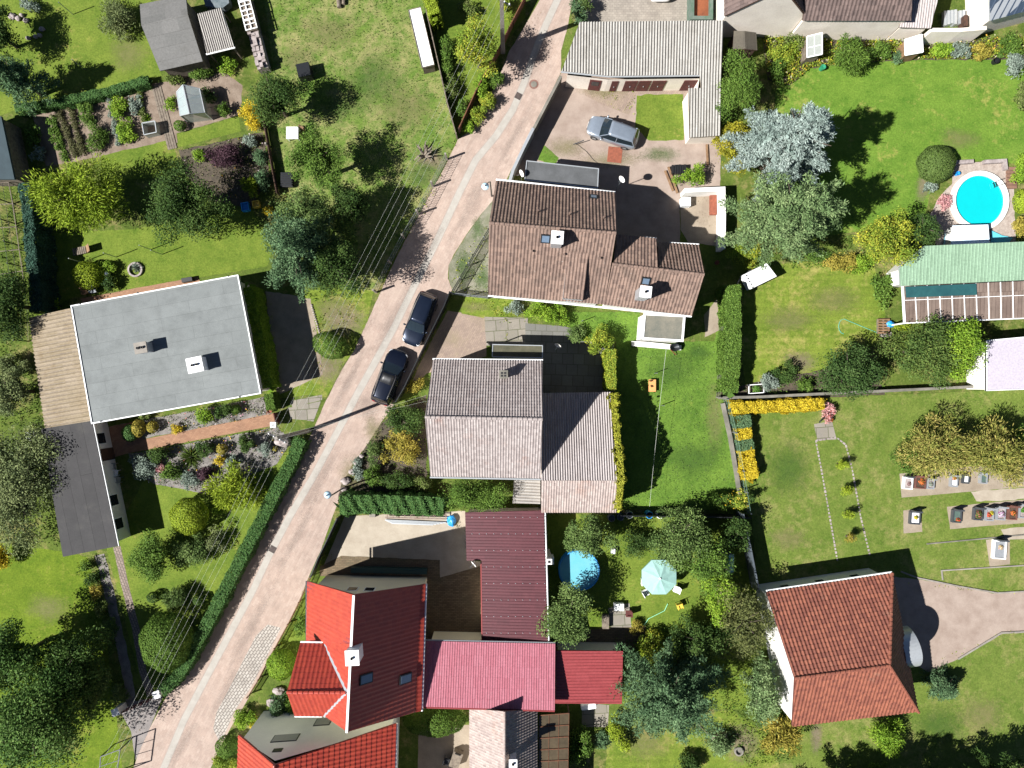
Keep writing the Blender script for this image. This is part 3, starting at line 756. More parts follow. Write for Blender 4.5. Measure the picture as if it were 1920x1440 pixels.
# ================================================================= GROUND
ROADR = R(-62)
g_rough = lawnmat('rough_grass', A(83, 106, 42), A(126, 145, 64), A(185, 167, 114), .7)
g_lush = lawnmat('lush_grass', A(91, 129, 49), A(134, 169, 68), A(185, 189, 92), .1)
g_left = lawnmat('sunny_grass', A(100, 130, 36), A(140, 162, 52), A(180, 174, 90), .5)
g_garden = lawnmat('garden_grass', A(104, 133, 47), A(147, 165, 68), A(196, 179, 104), .3)
g_meadow = lawnmat('meadow_grass', A(98, 134, 54), A(134, 160, 72), A(188, 180, 122), .95)
g_smooth = lawnmat('mown_grass', A(99, 141, 48), A(139, 173, 68), A(200, 190, 107), .5)
g_dry = lawnmat('dry_lawn', A(111, 138, 47), A(151, 169, 68), A(200, 188, 111), .7, mow=.55)
g_cem = lawnmat('churchyard_grass', A(104, 132, 51), A(138, 155, 72), A(170, 167, 102), .75)
soil = mat('soil', A(184, 163, 143), A(142, 120, 100), scale=1.2, fine=10, bump=.8, var=.3)
darksoil = mat('planted_soil', A(120, 105, 85), A(75, 66, 50), scale=2, fine=12, bump=.9, var=.4)
gravel = mat('pink_gravel', A(211, 190, 174), A(184, 161, 145), scale=.8, fine=16, bump=.4, var=.16)
sand = mat('sandy_yard', A(226, 212, 190), A(196, 180, 158), scale=.6, fine=8, bump=.2, var=.12)
tan = mat('tan_path', A(205, 188, 165), A(178, 160, 138), scale=.9, fine=14, bump=.4, var=.2)
grey_gravel = mat('grey_gravel', A(180, 172, 165), A(135, 128, 122), scale=1.5, fine=14, bump=.7, var=.35)
paving = brickmat('road_pavers', A(227, 202, 185), A(215, 188, 171), A(205, 181, 165), .42, .21, ROADR, A(209, 189, 172), .5, .008, .3)
gut = mat('gutter_stone', A(222, 214, 202), A(204, 196, 184), scale=1.5, fine=12, bump=.3, var=.12)
cobble = brickmat('white_cobbles', A(235, 226, 214), A(215, 204, 192), A(150, 140, 130), .35, .22, R(-55), None, .5, .03)
slabs = brickmat('grey_slabs', A(190, 180, 165), A(170, 162, 148), A(120, 122, 90), 1.0, .9, R(-4), A(140, 135, 110), .2, .03, .5)
slabs2 = brickmat('old_slabs', A(160, 158, 150), A(140, 138, 130), A(122, 122, 108), .9, .9, R(2), A(105, 105, 85), .4, .03, .5)
brickpath = brickmat('brick_path', A(208, 160, 125), A(188, 140, 108), A(170, 130, 105), .24, .12, R(-13), None, .5, .008)
pinkpath = brickmat('pink_brick_path', A(196, 175, 160), A(172, 150, 138), A(130, 118, 105), .3, .2, R(68), None, .5, .03)
yardpave = brickmat('yard_pavers', A(205, 180, 160), A(188, 164, 148), A(160, 142, 128), .3, .15, R(-60), A(150, 140, 100), .35, .008, .5)
oldbrick = brickmat('old_brick_paving', A(165, 140, 108), A(135, 112, 85), A(105, 95, 70), .35, .14, 0, A(105, 100, 75), .5, .015, .6)
asphalt = mat('grey_asphalt', A(178, 168, 162), A(150, 142, 138), scale=.9, fine=20, bump=.4, var=.14)

big = region('ground', [(-300, 300, 0), (300, 300, 0), (300, -300, 0), (-300, -300, 0)], g_rough, 0, 0, True)
region('lawn', [(40, -60), (275, -60), (303, 142), (278, 152), (30, 206), (0, 216), (-80, 216), (-80, -60)], g_garden, .05)
region('soil_bed', [(60, 214), (284, 157), (330, 150), (420, 135), (455, 160), (450, 215), (332, 250), (333, 268), (86, 312)], soil, .08)
region('lawn', [(332, 252), (335, 276), (452, 246), (448, 218)], g_garden, .05)
region('lawn', [(190, 292), (320, 262), (345, 330), (190, 340)], g_garden, .06)
region('meadow', [(488, -60), (788, -60), (856, 262), (812, 345), (762, 440), (700, 545), (660, 560), (560, 420), (505, 250), (512, 130)], g_meadow, .06)
region('meadow', [(803, -60), (990, -60), (985, 30), (942, 92), (866, 245), (858, 255), (826, 120)], g_garden, .06)
region('lawn', [(60, 440), (250, 430), (470, 388), (512, 470), (500, 500), (372, 520), (130, 560), (62, 600)], g_garden, .06)
region('lawn', [(-60, 1010), (125, 1035), (165, 1045), (200, 1200), (230, 1440), (248, 1560), (-60, 1560)], g_left, .06)
region('lawn', [(-60, 330), (45, 335), (52, 540), (60, 660), (80, 800), (-60, 800)], g_rough, .08)
region('lawn', [(200, 1030), (270, 900), (400, 900), (560, 840), (500, 985), (440, 1085), (350, 1240), (300, 1290), (262, 1270)], g_garden, .06)
region('soil_bed', [(335, 282), (492, 248), (506, 330), (470, 390), (400, 380), (350, 330)], darksoil, .1)
region('patio', [(150, 560), (370, 519), (376, 528), (158, 574)], brickpath, .02)
region('soil_bed', [(200, 800), (500, 744), (510, 778), (270, 822), (230, 830)], grey_gravel, .08)
region('soil_bed', [(240, 850), (270, 848), (520, 800), (545, 828), (520, 870), (388, 925), (290, 908), (255, 890)], grey_gravel, .1)
region('path', [(268, 824), (512, 775), (518, 797), (240, 850), (205, 860), (205, 800), (255, 790)], brickpath, .02)
region('path', ribbon([(219, 1025), (235, 1100), (255, 1180), (268, 1260), (283, 1305)], .62), pinkpath, .03, None, True)
region('path', ribbon([(187, 1040), (205, 1110), (222, 1190), (238, 1260), (246, 1320)], .8), grey_gravel, .09, None, True)
# central road
road_l = [(1040, -80), (1012, 0), (988, 42), (955, 95), (934, 150), (906, 205), (880, 247), (858, 262), (832, 318), (812, 352), (788, 398), (760, 450), (735, 500), (708, 560), (690, 600), (662, 660), (640, 695), (612, 750), (590, 800), (575, 832), (552, 872), (520, 935), (480, 1010), (440, 1085), (400, 1160), (360, 1225), (330, 1268), (310, 1310), (270, 1385), (250, 1440), (225, 1520)]
road_r = [(1090, -80), (1074, 0), (1064, 50), (1052, 95), (1052, 135), (1000, 240), (950, 335), (932, 372), (905, 398), (880, 432), (855, 470), (841, 497), (840, 522), (848, 545), (836, 577), (812, 625), (787, 675), (760, 730), (716, 790), (690, 832), (660, 872), (640, 910), (634, 940), (602, 1030), (580, 1078), (560, 1130), (534, 1180), (500, 1250), (465, 1310), (440, 1352), (415, 1395), (395, 1440), (370, 1520)]
region('road', road_l + road_r[::-1], paving, .04)
region('gutter_joint', ribbon([(1075, -60), (1045, 0), (1022, 50), (1002, 100), (985, 150), (962, 205), (930, 255), (892, 300), (862, 360), (820, 450), (775, 540), (740, 612), (700, 685), (672, 735), (630, 815), (587, 895), (545, 965), (505, 1040), (475, 1105), (430, 1190), (387, 1270), (345, 1350), (307, 1440), (280, 1500)], .66), mat('gutter_joint', A(212, 194, 180), A(196, 178, 166), scale=2), .02, None, True)
region('road_gutter', ribbon([(1075, -60), (1045, 0), (1022, 50), (1002, 100), (985, 150), (962, 205), (930, 255), (892, 300), (862, 360), (820, 450), (775, 540), (740, 612), (700, 685), (672, 735), (630, 815), (587, 895), (545, 965), (505, 1040), (475, 1105), (430, 1190), (387, 1270), (345, 1350), (307, 1440), (280, 1500)], .52), gut, .02, None, True)
region('pavement', [(527, 1177), (502, 1171), (480, 1192), (455, 1240), (430, 1290), (406, 1336), (400, 1366), (410, 1388), (418, 1385), (440, 1332), (470, 1290), (500, 1232)], cobble, .02)
region('driveway', [(306, 1306), (246, 1316), (228, 1338), (246, 1372), (254, 1425), (272, 1386)], asphalt, .03)
region('verge', [(700, 545), (690, 600), (662, 660), (640, 690), (612, 745), (575, 740), (500, 750), (520, 560), (600, 540)], g_dry, .08)
region('driveway', [(498, 545), (582, 560), (592, 610), (606, 702), (520, 742)], tan, .08)
region('footpath', [(545, 752), (604, 740), (604, 750), (548, 764)], slabs, .03)
region('footpath', [(540, 765), (602, 752), (588, 790), (545, 785)], slabs, .05)
region('verge', [(928, 372), (930, 560), (870, 556), (848, 545), (841, 522), (842, 497), (856, 470), (881, 432), (906, 398)], mat('dusty_verge', A(170, 165, 145), A(130, 135, 100), scale=1.3, fine=10, var=.25), .05)
region('bank', [(716, 792), (800, 740), (800, 960), (634, 938), (640, 910), (662, 870), (692, 830)], darksoil, .1)
# yards in the middle
region('yard', [(1053, 135), (1300, 135), (1352, 255), (1350, 360), (1275, 365), (1275, 470), (1150, 450), (1120, 350), (985, 330), (955, 330), (1000, 240)], gravel, .05)
region('yard', [(1085, 140), (1295, 145), (1284, 178), (1192, 178), (1180, 215), (1125, 195), (1098, 180)], yardpave, .06)
region('lawn', [(1194, 178), (1281, 177), (1282, 262), (1215, 264), (1190, 238)], g_garden, .12)
region('lawn', [(1008, 300), (1020, 272), (1048, 296), (1040, 310)], g_lush, .06)
region('yard', [(1100, -60), (1292, -60), (1290, 42), (1092, 42)], brickmat('light_pavers', A(208, 196, 180), A(190, 178, 164), A(165, 155, 142), .3, .2, 0, None, .5, .01), .03)
region('yard', [(1276, 365), (1352, 360), (1352, 462), (1290, 455), (1276, 430)], tan, .05)
region('driveway', [(840, 582), (912, 596), (912, 668), (800, 700), (765, 735), (788, 680)], yardpave, .04)
region('verge', [(868, 556), (960, 562), (975, 592), (912, 596), (865, 588)], g_dry, .08)
region('patio', [(908, 594), (990, 596), (990, 645), (912, 648)], slabs, .03)
region('patio', [(985, 606), (1060, 612), (1150, 640), (1150, 740), (1015, 740), (1015, 645), (985, 645)], slabs2, .03)
region('lawn', [(1060, 585), (1200, 585), (1200, 640), (1340, 640), (1345, 600), (1352, 600), (1345, 740), (1365, 760), (1400, 955), (1160, 955), (1155, 640), (1080, 640)], g_lush, .06)
region('path', [(1320, 590), (1345, 560), (1348, 620), (1322, 632)], tan, .05)
region('yard', [(646, 968), (872, 958), (876, 1050), (905, 1053), (905, 1205), (800, 1205), (798, 1095), (600, 1078)], sand, .03)
region('patio', [(600, 1062), (640, 1042), (825, 1050), (825, 1090), (600, 1080)], oldbrick, .04)
region('patio', [(800, 1090), (905, 1060), (905, 1205), (800, 1205)], oldbrick, .03)
region('lawn', [(1022, 965), (1395, 965), (1420, 1110), (1440, 1330), (1170, 1330), (1160, 1220), (1028, 1205)], g_garden, .06)
region('patio', [(1140, 1140), (1180, 1130), (1184, 1176), (1145, 1180)], slabs, .04)
region('path', [(1100, 1180), (1210, 1174), (1212, 1215), (1150, 1220), (1060, 1220)], oldbrick, .04)
region('patio', [(785, 1370), (885, 1358), (880, 1560), (780, 1560)], tan, .04)
region('patio', [(1092, 1318), (1142, 1322), (1140, 1364), (1090, 1362)], slabs, .03)
region('lawn', [(1140, 1370), (1370, 1330), (1500, 1420), (1500, 1560), (1130, 1560)], g_dry, .1)
region('verge', [(590, 1078), (575, 1095), (562, 1140), (535, 1190), (505, 1260), (540, 1260), (575, 1200), (580, 1100)], g_garden, .06)
# right-hand gardens and the churchyard
region('lawn', [(1480, 100), (1905, 110), (1960, 115), (1960, 330), (1890, 305), (1790, 300), (1745, 360), (1730, 420), (1560, 440), (1440, 430), (1455, 170)], g_smooth, .07)
region('lawn', [(1400, 505), (1500, 490), (1640, 500), (1660, 590), (1645, 640), (1560, 700), (1400, 735), (1385, 640)], g_dry, .06)
region('soil_bed', [(1400, 720), (1560, 690), (1640, 690), (1660, 740), (1550, 745), (1352, 745), (1352, 735)], darksoil, .08)
region('flower_border', [(1430, 70), (1600, 75), (1960, 70), (1960, 112), (1700, 112), (1600, 118), (1520, 128), (1480, 160), (1440, 150)], darksoil, .1)
region('churchyard_lawn', [(1360, 750), (1545, 745), (1560, 745), (1640, 742), (1850, 732), (1990, 728), (1990, 1600), (1500, 1600), (1440, 1350), (1408, 960)], g_cem, .05)
region('path', [(1526, 795), (1560, 790), (1568, 824), (1532, 826)], slabs, .03)
region('gravel_path', [(1660, 1080), (1720, 1086), (1762, 1093), (1860, 1112), (1990, 1106), (1990, 1184), (1930, 1186), (1880, 1188), (1796, 1236), (1740, 1260), (1690, 1230)], gravel, .05)
region('grave_terrace', [(1686, 888), (1990, 858), (1990, 906), (1860, 918), (1690, 933)], tan, .02)
region('grave_terrace', [(1693, 957), (1727, 953), (1729, 997), (1694, 1000)], tan, .03)
region('grave_terrace', [(1775, 950), (1990, 930), (1990, 976), (1860, 985), (1781, 992)], tan, .02)
region('grave_terrace', [(1820, 922), (1990, 908), (1990, 926), (1900, 938), (1830, 940)], sand, .1)
region('grave_terrace', [(1848, 1012), (1893, 1007), (1893, 1058), (1855, 1062)], tan, .02)
region('grave_terrace', [(1876, 992), (1990, 982), (1990, 1005), (1884, 1012)], sand, .08)
region('pool_terrace', [(1790, 305), (1885, 302), (1900, 325), (1905, 460), (1755, 460), (1742, 410), (1760, 370), (1785, 345)], mat('stone_terrace', A(230, 214, 200), A(196, 176, 162), scale=2.5, fine=7, bump=.5, var=.3), .06)
fd_dry = fademat('dry_patch', A(184, 172, 118), A(150, 150, 85), .6)
fd_soil = fademat('bare_earth', A(196, 172, 150), A(160, 138, 115), .8)
fd_road = fademat('road_stain', A(190, 172, 160), A(174, 156, 146), .35)
for x, y, a, b_ in ((1010, 110, 14, 60), (965, 255, 10, 70), (880, 390, 16, 80), (800, 480, 10, 90), (735, 600, 12, 90), (650, 720, 10, 80), (600, 900, 14, 90), (560, 1000, 10, 100), (470, 1180, 14, 100), (420, 1300, 10, 80), (340, 1400, 12, 60), (690, 760, 26, 40)): patch('road_stain', x, y, b_, a, fd_road, R(62), seed=x)
fd_green = fademat('green_patch', A(92, 138, 36), A(74, 115, 30), .7)
for i, (x, y, a, b_, m_) in enumerate([(620, 60, 60, 40, fd_dry), (560, 110, 40, 30, fd_dry), (760, 200, 60, 50, fd_dry), (810, 300, 40, 25, fd_soil), (700, 150, 60, 60, fd_green), (640, 200, 45, 30, fd_green), (790, 330, 40, 30, fd_green),
        (240, 100, 40, 40, fd_dry), (640, 600, 50, 42, fd_soil), (625, 575, 40, 24, fd_dry), (610, 690, 40, 40, fd_soil), (1500, 680, 40, 24, fd_soil), (1480, 600, 60, 30, fd_dry), (1560, 560, 60, 30, fd_dry), (1800, 260, 45, 25, fd_dry),
        (1730, 350, 16, 34, fd_soil), (1340, 780, 22, 80, fd_dry), (1260, 690, 50, 40, fd_green), (1300, 860, 60, 40, fd_green), (1480, 880, 50, 60, fd_green), (1480, 1010, 40, 26, fd_dry),
        (1840, 1340, 50, 40, fd_dry), (1760, 1360, 60, 40, fd_green), (1150, 300, 60, 18, fd_dry), (1130, 170, 50, 16, fd_dry), (1165, 285, 16, 18, fd_soil), (1240, 290, 45, 16, fd_green), (1060, 278, 40, 22, fd_dry),
        (870, 500, 22, 40, fd_green), (905, 520, 18, 30, fd_green), (895, 430, 14, 30, fd_green), (890, 575, 40, 12, fd_dry), (660, 890, 28, 38, fd_dry), (700, 810, 20, 30, fd_dry), (1390, 1395, 40, 40, fd_soil), (1210, 1390, 60, 40, fd_dry),
        (1530, 1380, 14, 36, fd_soil), (1310, 660, 30, 18, fd_green), (90, 1140, 50, 30, fd_dry), (120, 1390, 40, 25, fd_dry)]):
    patch('bare_patch' if m_ is not fd_green else 'grass_patch', x, y, a, b_, m_, seed=i + 1)
region('manhole_surround', [(x / 1, y / 1) for x, y in [(1001 + 9 * math.cos(t * .4488), 158 + 9 * math.sin(t * .4488)) for t in range(14)]], mat('brick_ring', A(175, 130, 115), A(150, 110, 98), scale=4), 0)
def lid(px, py, s, label, square=True):
    z = .03; c = P(px, py, z); b = MB()
    if square:
        cr, sr = math.cos(R(62)), math.sin(R(62))
        b.prism([(c.x + x * cr - y * sr, c.y + x * sr + y * cr) for x, y in ((-s, -s), (s, -s), (s, s), (-s, s))], .0, z + .01)
    else: b.lathe((c.x, c.y, 0), [(s, 0), (s, z + .02), (.001, z + .025)], 20)
    o = b.build('drain_cover', M['oldconc'] if not square else mat('cast_iron', A(110, 95, 88), A(80, 70, 66), scale=5), at=c); settag(o, label, 'drain cover')
lid(1001, 158, .25, 'round pale manhole cover with a brick ring in the upper road', False)
lid(972, 180, .26, 'square iron drain grate in the road just below the round manhole')
lid(511, 1030, .26, 'square iron drain grate in the lower road beside the long hedge')

# ================================================================= BUILDINGS
rt_brown = roofmat('brown_pantile', A(180, 150, 133), A(142, 118, 106), A(122, 107, 94), .5, spots=A(208, 197, 184))
rt_grey = roofmat('greyed_tile', A(216, 203, 197), A(186, 172, 167), A(192, 148, 130), .3)
rt_pink = roofmat('faded_tile', A(224, 206, 196), A(195, 176, 168), A(197, 150, 129), .45)
rt_eter = roofmat('fibre_cement', A(214, 210, 202), A(196, 192, 184), A(165, 158, 146), .45, rough=.9)
rt_eterw = roofmat('weathered_fibre_cement', A(230, 219, 215), A(213, 202, 198), A(175, 159, 149), .35, rough=.9)
rt_red = roofmat('glazed_red_tile', (.34, .05, .028), (.28, .038, .024), None, rough=.4, spec=.45)
rt_chapel = roofmat('clay_tile', A(188, 116, 91), A(151, 90, 74), A(193, 156, 131), .2, rough=.65)
rt_maroon = roofmat('maroon_sheet', A(118, 58, 66), A(108, 52, 60), A(140, 82, 86), .15, rough=.45, spec=.4)
rt_rose2 = roofmat('red_sheet', A(192, 88, 90), A(182, 80, 82), A(198, 118, 118), .15, rough=.4, spec=.5)
rt_rose = roofmat('rose_sheet', A(233, 148, 163), A(222, 133, 148), A(244, 197, 204), .2, rough=.4, spec=.5)
rt_beige = roofmat('beige_corrugated', A(203, 185, 159), A(182, 164, 134), A(149, 124, 83), .55)
rt_white = roofmat('white_corrugated', A(228, 222, 212), A(205, 198, 190), A(150, 140, 125), .3)
rt_bit = roofmat('grey_felt', A(150, 148, 144), A(136, 135, 131), A(118, 114, 106), .4)
rt_green = roofmat('green_sheet', A(177, 211, 178), A(164, 197, 165), A(148, 179, 149), .2, rough=.5)
rt_barn = roofmat('dark_pantile', A(150, 128, 120), A(112, 95, 90), A(95, 84, 80), .5, spots=A(205, 195, 185))
felt = brickmat('flat_roof_felt', A(162, 167, 165), A(154, 159, 157), A(134, 138, 135), 5.2, 1.0, R(-10.5), A(140, 145, 142), .55, .012, .3)
felt_dark = brickmat('dark_roof_felt', A(84, 82, 82), A(76, 74, 74), A(58, 56, 56), 20, .95, R(78), A(100, 98, 90), .5, .02, .25)
felt_grey = mat('worn_roof_felt', A(120, 122, 124), A(95, 97, 98), scale=.8, fine=10, bump=.1)
EDGE = M['zinc']
def flat_house(name, label, cat, pts, h, mroof, mwall, over=.3, th=.22, rim=None, rimw=.12, group=None):
    w = [P(x, y, h) for x, y in pts]; c = sum(w, Vector()) / len(w)
    t = thing(name, label, cat, (c.x, c.y, 0), group)
    MB().prism(w, h - th, h).build('roof', mroof, t)
    if rim:
        q = inset(w, rimw); b = MB(); n = len(w)
        for i in range(n):
            j = (i + 1) % n; b.prism([w[i], w[j], q[j], q[i]], h - th - .03, h + .07)
        b.build('roof_edge', rim, t)
    f = inset(w, over); MB().prism(f, -.1, h - th).build('wall', mwall, t)
    return t, f
def center(pts): return sum((P(x, y, 0) for x, y in pts), Vector()) / len(pts)

# --- grey flat-roofed bungalow
t, f = flat_house('bungalow', 'bungalow with a wide flat pale grey felt roof and two white chimneys', 'house', [(133, 573), (447, 515), (490, 738), (172, 795)], 3.8, felt, M['offwhite'], .35, .25, M['white'], .085)
chimney(t, 263, 652, 4.9, .85, .75, R(10), 3.7, M['zinc'], 2, M['concrete']); chimney(t, 365, 684, 4.8, 1.1, 1.05, R(12), 3.7, M['white'], 2)
for tt in (.15, .4, .62, .85): window(t, f[2], f[3], tt, 1.2, 1.4, 1.2)
for px, py in ((151, 570), (259, 549), (429, 518), (190, 790), (450, 744)):
    c = P(px, py, 3.8); MB().lathe((c.x, c.y, 3.8), [(.06, 0), (.06, .12), (.001, .13)], 8).build('roof_outlet', M['black'], t)
# --- side roof of beige corrugated sheet
c = center([(55, 595), (170, 790)]); t = thing('lean_to', 'beige streaked corrugated lean-to against the flat grey bungalow', 'lean-to', c)
roof(t, [[(54, 596, 2.6), (132, 578, 3.2), (171, 789, 3.2), (84, 803, 2.6)]], [rt_beige, M['oldwood']], .32, 1, .06, 0, 'wave')
w = inset([P(54, 596, 2.6), P(132, 578, 2.6), P(171, 789, 2.6), P(84, 803, 2.6)], .25); MB().prism(w, -.1, 2.4).build('wall', M['oldwood'], t)
# --- dark felt garage
t, f = flat_house('garage', 'long garage with dark felt roof and white side with dark openings', 'garage', [(77, 804), (172, 787), (221, 1024), (118, 1044)], 2.6, felt_dark, M['whitewall'], .3, .2)
gutter(t, (173, 787, 2.6), (222, 1024, 2.6), M['white'], .06)
for tt, w_, z, hh in ((.1, 1.0, .9, 1.2), (.22, .9, 0, 2.0), (.55, .9, .9, 1.2), (.74, .9, .9, 1.2)):
    window(t, f[2], f[1], 1 - tt, z, w_, hh, M['glass'], M['brown'] if z == 0 else M['white'], 'window' if z else 'door') if False else None
a, b_ = (f[1], f[2])
def east_open(a, b, tt, z, w_, hh, nm, par):
    return MB().prism([], 0, 1) if False else onwall(b, a, 1 - tt, z, w_, hh, MB(), .05, .03).build(nm, M['darkwood'] if nm == 'door' else M['white'], par)
for tt, w_, z, hh in ((.13, 1.0, .8, 1.3), (.27, 1.0, .02, 2.1), (.66, 1.0, .8, 1.3), (.86, 1.0, .8, 1.3)):
    o = east_open(a, b_, tt, z, w_, hh, 'door' if z < .1 else 'window', t)
    if z > .1: onwall(b_, a, 1 - tt, z + .08, w_ - .16, hh - .16, MB(), .08, -.04).build('pane', M['glass'], o)
# --- felt shed, awning
c = center([(262, 8), (380, 115)]); t = thing('garden_shed', 'large garden shed with grey felt gable roof in strips', 'shed', c)
roof(t, [[(262, 8, 2.3), (348, -9, 2.3), (352, 27, 2.9), (265, 47, 2.9)], [(265, 47, 2.9), (352, 27, 2.9), (380, 115, 2.3), (300, 133, 2.3)]], [rt_bit, M['oldwood']], 1.3, .95, 0, .014, 'flat')
w = inset([P(262, 8, 2.3), P(348, -9, 2.3), P(380, 115, 2.3), P(300, 133, 2.3)], .2); MB().prism(w, -.1, 2.15).build('wall', M['oldwood'], t)
c = center([(370, 25), (439, 90)]); t = thing('awning', 'small corrugated sheet canopy on posts beside the grey felt shed', 'canopy', c)
roof(t, [[(370, 26, 2.4), (415, 14, 2.4), (439, 88, 2.1), (388, 101, 2.1)]], [rt_white, M['zinc']], .17, 1, .045, 0, 'wave')
gutter(t, (386, 101, 2.1), (440, 88, 2.1), M['white'])
for x, y in ((373, 27), (413, 17), (435, 87), (390, 98)):
    p = P(x, y, 2.1); MB().bar((p.x, p.y, -.05), (p.x, p.y, 2.15), .09).build('post', M['oldwood'], t)
# --- greenhouse in the vegetable garden
def glassmat(name, c, a): return plainmat(name, c, .12, 0, 0, a)
M['ghglass'] = glassmat('greenhouse_glass', (.42, .5, .5), .55); M['ghglass2'] = glassmat('dirty_glass', (.34, .36, .33), .75)
def greenhouse(label, ridge, eL, eR, zr, ze, name='greenhouse'):
    r0, r1 = P(*ridge[0], zr), P(*ridge[1], zr); l0, l1 = P(*eL[0], ze), P(*eL[1], ze); q0, q1 = P(*eR[0], ze), P(*eR[1], ze)
    c = (l0 + l1 + q0 + q1) / 4; t = thing(name, label, 'greenhouse', (c.x, c.y, 0)); up = Vector((0, 0, 1))
    b = MB()
    for q in ([l0, l1, r1, r0], [r0, r1, q1, q0]): b.face(q)
    b.build('roof_pane', M['ghglass'], t)
    b = MB(); g = lambda p: Vector((p.x, p.y, .0))
    b.face([g(l0), g(l1), l1, l0]); b.face([g(q1), g(q0), q0, q1]); b.face([g(l1), g(q1), q1, r1, l1]); b.face([g(q0), g(l0), l0, r0, q0])
    b.build('side_pane', M['ghglass2'], t)
    b = MB()
    for a, d in ((r0, r1), (l0, l1), (q0, q1), (l0, r0), (l1, r1), (q0, r0), (q1, r1)): b.bar(a, d, .06)
    for p in (l0, l1, q0, q1): b.bar(g(p), p, .06)
    for k in (.33, .66):
        b.bar(l0.lerp(l1, k), r0.lerp(r1, k), .035); b.bar(q0.lerp(q1, k), r0.lerp(r1, k), .035)
    b.build('frame', M['zinc'], t); return t
greenhouse('small glass greenhouse with grey frame among the vegetable beds', [(343, 159), (355, 213)], [(331, 173), (338, 217)], [(374, 166), (384, 211)], 2.2, 1.6)
# cold frame box
c = P(288, 247); t = thing('cold_frame', 'open square glass cold frame beside the plank path', 'cold frame', c)
b = MB(); q = pxs([(275, 237), (299, 233), (302, 254), (279, 259)]); qi = inset(q, .06)
for i in range(4):
    j = (i + 1) % 4; b.prism([q[i], q[j], qi[j], qi[i]], 0, .75)
b.build('side_panel', M['ghglass2'], t); b = MB()
for i in range(4): b.bar(q[i] + Vector((0, 0, .76)), q[(i + 1) % 4] + Vector((0, 0, .76)), .06)
b.build('frame', M['zinc'], t)

# --- garage range with corrugated roof and yard
c = center([(1060, 130), (1350, 50)]); t = thing('garage_row', 'row of garages under a wide grey corrugated roof with red brown doors', 'garage', c)
def gz(y): return 2.5 + (140 - y) / 100 * .5
roof(t, [[(1087, 41, gz(41)), (1357, 38, gz(41)), (1353, 140, 2.5), (1142, 142, 2.5)], [(1087, 41, gz(41)), (1142, 142, 2.5), (1053, 133, gz(133))],
         [(1312, 137.5, 2.5), (1352, 137.5, 2.5), (1350, 254, 2.2), (1323, 256, 2.2)], [(1291, 165, 2.42), (1316, 165, 2.42), (1324, 256, 2.2), (1293, 258, 2.2)]], [rt_eter, M['oldwood']], .225, 1, .055, 0, 'wave', (0, -1, -.1))
w = [P(1093, 48, 2.5), P(1348, 46, 2.5), P(1346, 252, 2.1), P(1297, 254, 2.1), P(1292, 170, 2.3), P(1309, 166, 2.3), P(1312, 146, 2.4), P(1140, 148, 2.4), P(1064, 140, 2.4)]
wb = MB(); wall_ring(wb, w, [2.7, 2.7, 2.0, 2.0, 2.22, 2.25, 2.3, 2.3, 2.35]); wb.build('wall', M['offwhite'], t)
s0, s1 = w[7], w[6]
gutter(t, (1142, 143, 2.45), (1312, 141, 2.45), M['zinc']); gutter(t, (1052, 134, 2.5), (1142, 143, 2.45), M['zinc'])
for tt, w_ in ((.09, .55), (.27, 1.05), (.42, 1.0), (.58, 1.15), (.93, 1.2)):
    d = onwall(s0, s1, tt, .02, w_ * .98, 1.95, MB(), .04).build('door', M['brown'], t)
    onwall(s0, s1, tt, .9, .05, .12, MB(), .09, -.03).build('handle', M['zinc'], d)
d = onwall(w[8], w[7], .72, .02, .95, 1.95, MB(), .04).build('door', M['brown'], t)
onwall(w[8], w[7], .72, 1.0, .6, .7, MB(), .06, -.03).build('pane', M['glass'], d)
# --- brown main house
c = P(1110, 470); t = thing('house', 'large house with brown pantile roofs stepped at two ridge heights', 'house', c)
A0, A1, B0, B1, R0, R1 = (930, 338, 4.5), (1153, 362, 4.5), (915, 553, 4.5), (1133, 571, 4.5), (917, 418, 8.6), (1155, 437, 8.6)
a0, a1, b0, b1, r0, r1 = (1166, 452, 4.5), (1310, 458, 4.5), (1133, 571, 4.5), (1297, 592, 4.5), (1148, 495, 7.0), (1320, 515, 7.0)
roof(t, [[A0, A1, R1, R0], [R0, R1, B1, B0], [r0, r1, b1, b0], [(1232, 504, 7.0), r1, a1, (1234, 455, 4.5)], [(1157, 440, 5.7), (1230, 447, 5.7), (1233, 505, 7.02), (1150, 495, 7.02)]], [rt_brown, M['darkwood']], .25, .35, .034, .026, 'pan', caps=[(R0, R1), (r0, r1)])
gable_walls(t, A0, A1, B0, B1, R0, R1, M['whitewall']); gable_walls(t, a0, a1, b0, b1, r0, r1, M['whitewall'])
b = MB(); q = [P(1160, 446, 5.5), P(1228, 451, 5.5), P(1228, 500, 6.7), P(1160, 495, 6.7)]; wall_ring(b, q, [5.5, 5.5, 6.8, 6.8], 3.5); b.build('dormer_wall', M['darkwood'], t)
SP = [R0, R1, B1]; SP2 = [r0, r1, b1]
p1, n1 = on_plane(1066, 470, SP); p2, _ = on_plane(1103, 474, SP)
p3 = P(1093, 562, 5.5); p4 = P(1056, 559, 5.5)
roof(t, [[p1, p2, p3, p4]], [rt_brown, M['darkwood']], .25, .35, .034, .026, 'pan', name='dormer_roof')
b = MB(); q3, _ = on_plane(1094, 563, SP); q4, _ = on_plane(1055, 560, SP); dz = Vector((0, 0, .16))
b.face([p2 - dz, p3 - dz, Vector((p3.x, p3.y, 4.2)), Vector((p2.x, p2.y, 6.0))]); b.face([p1 - dz, p4 - dz, Vector((p4.x, p4.y, 4.2)), Vector((p1.x, p1.y, 6.0))]); b.face([p3 - dz, p4 - dz, Vector((p4.x, p4.y, 4.2)), Vector((p3.x, p3.y, 4.2))])
b.build('dormer_wall', M['zinc'], t)
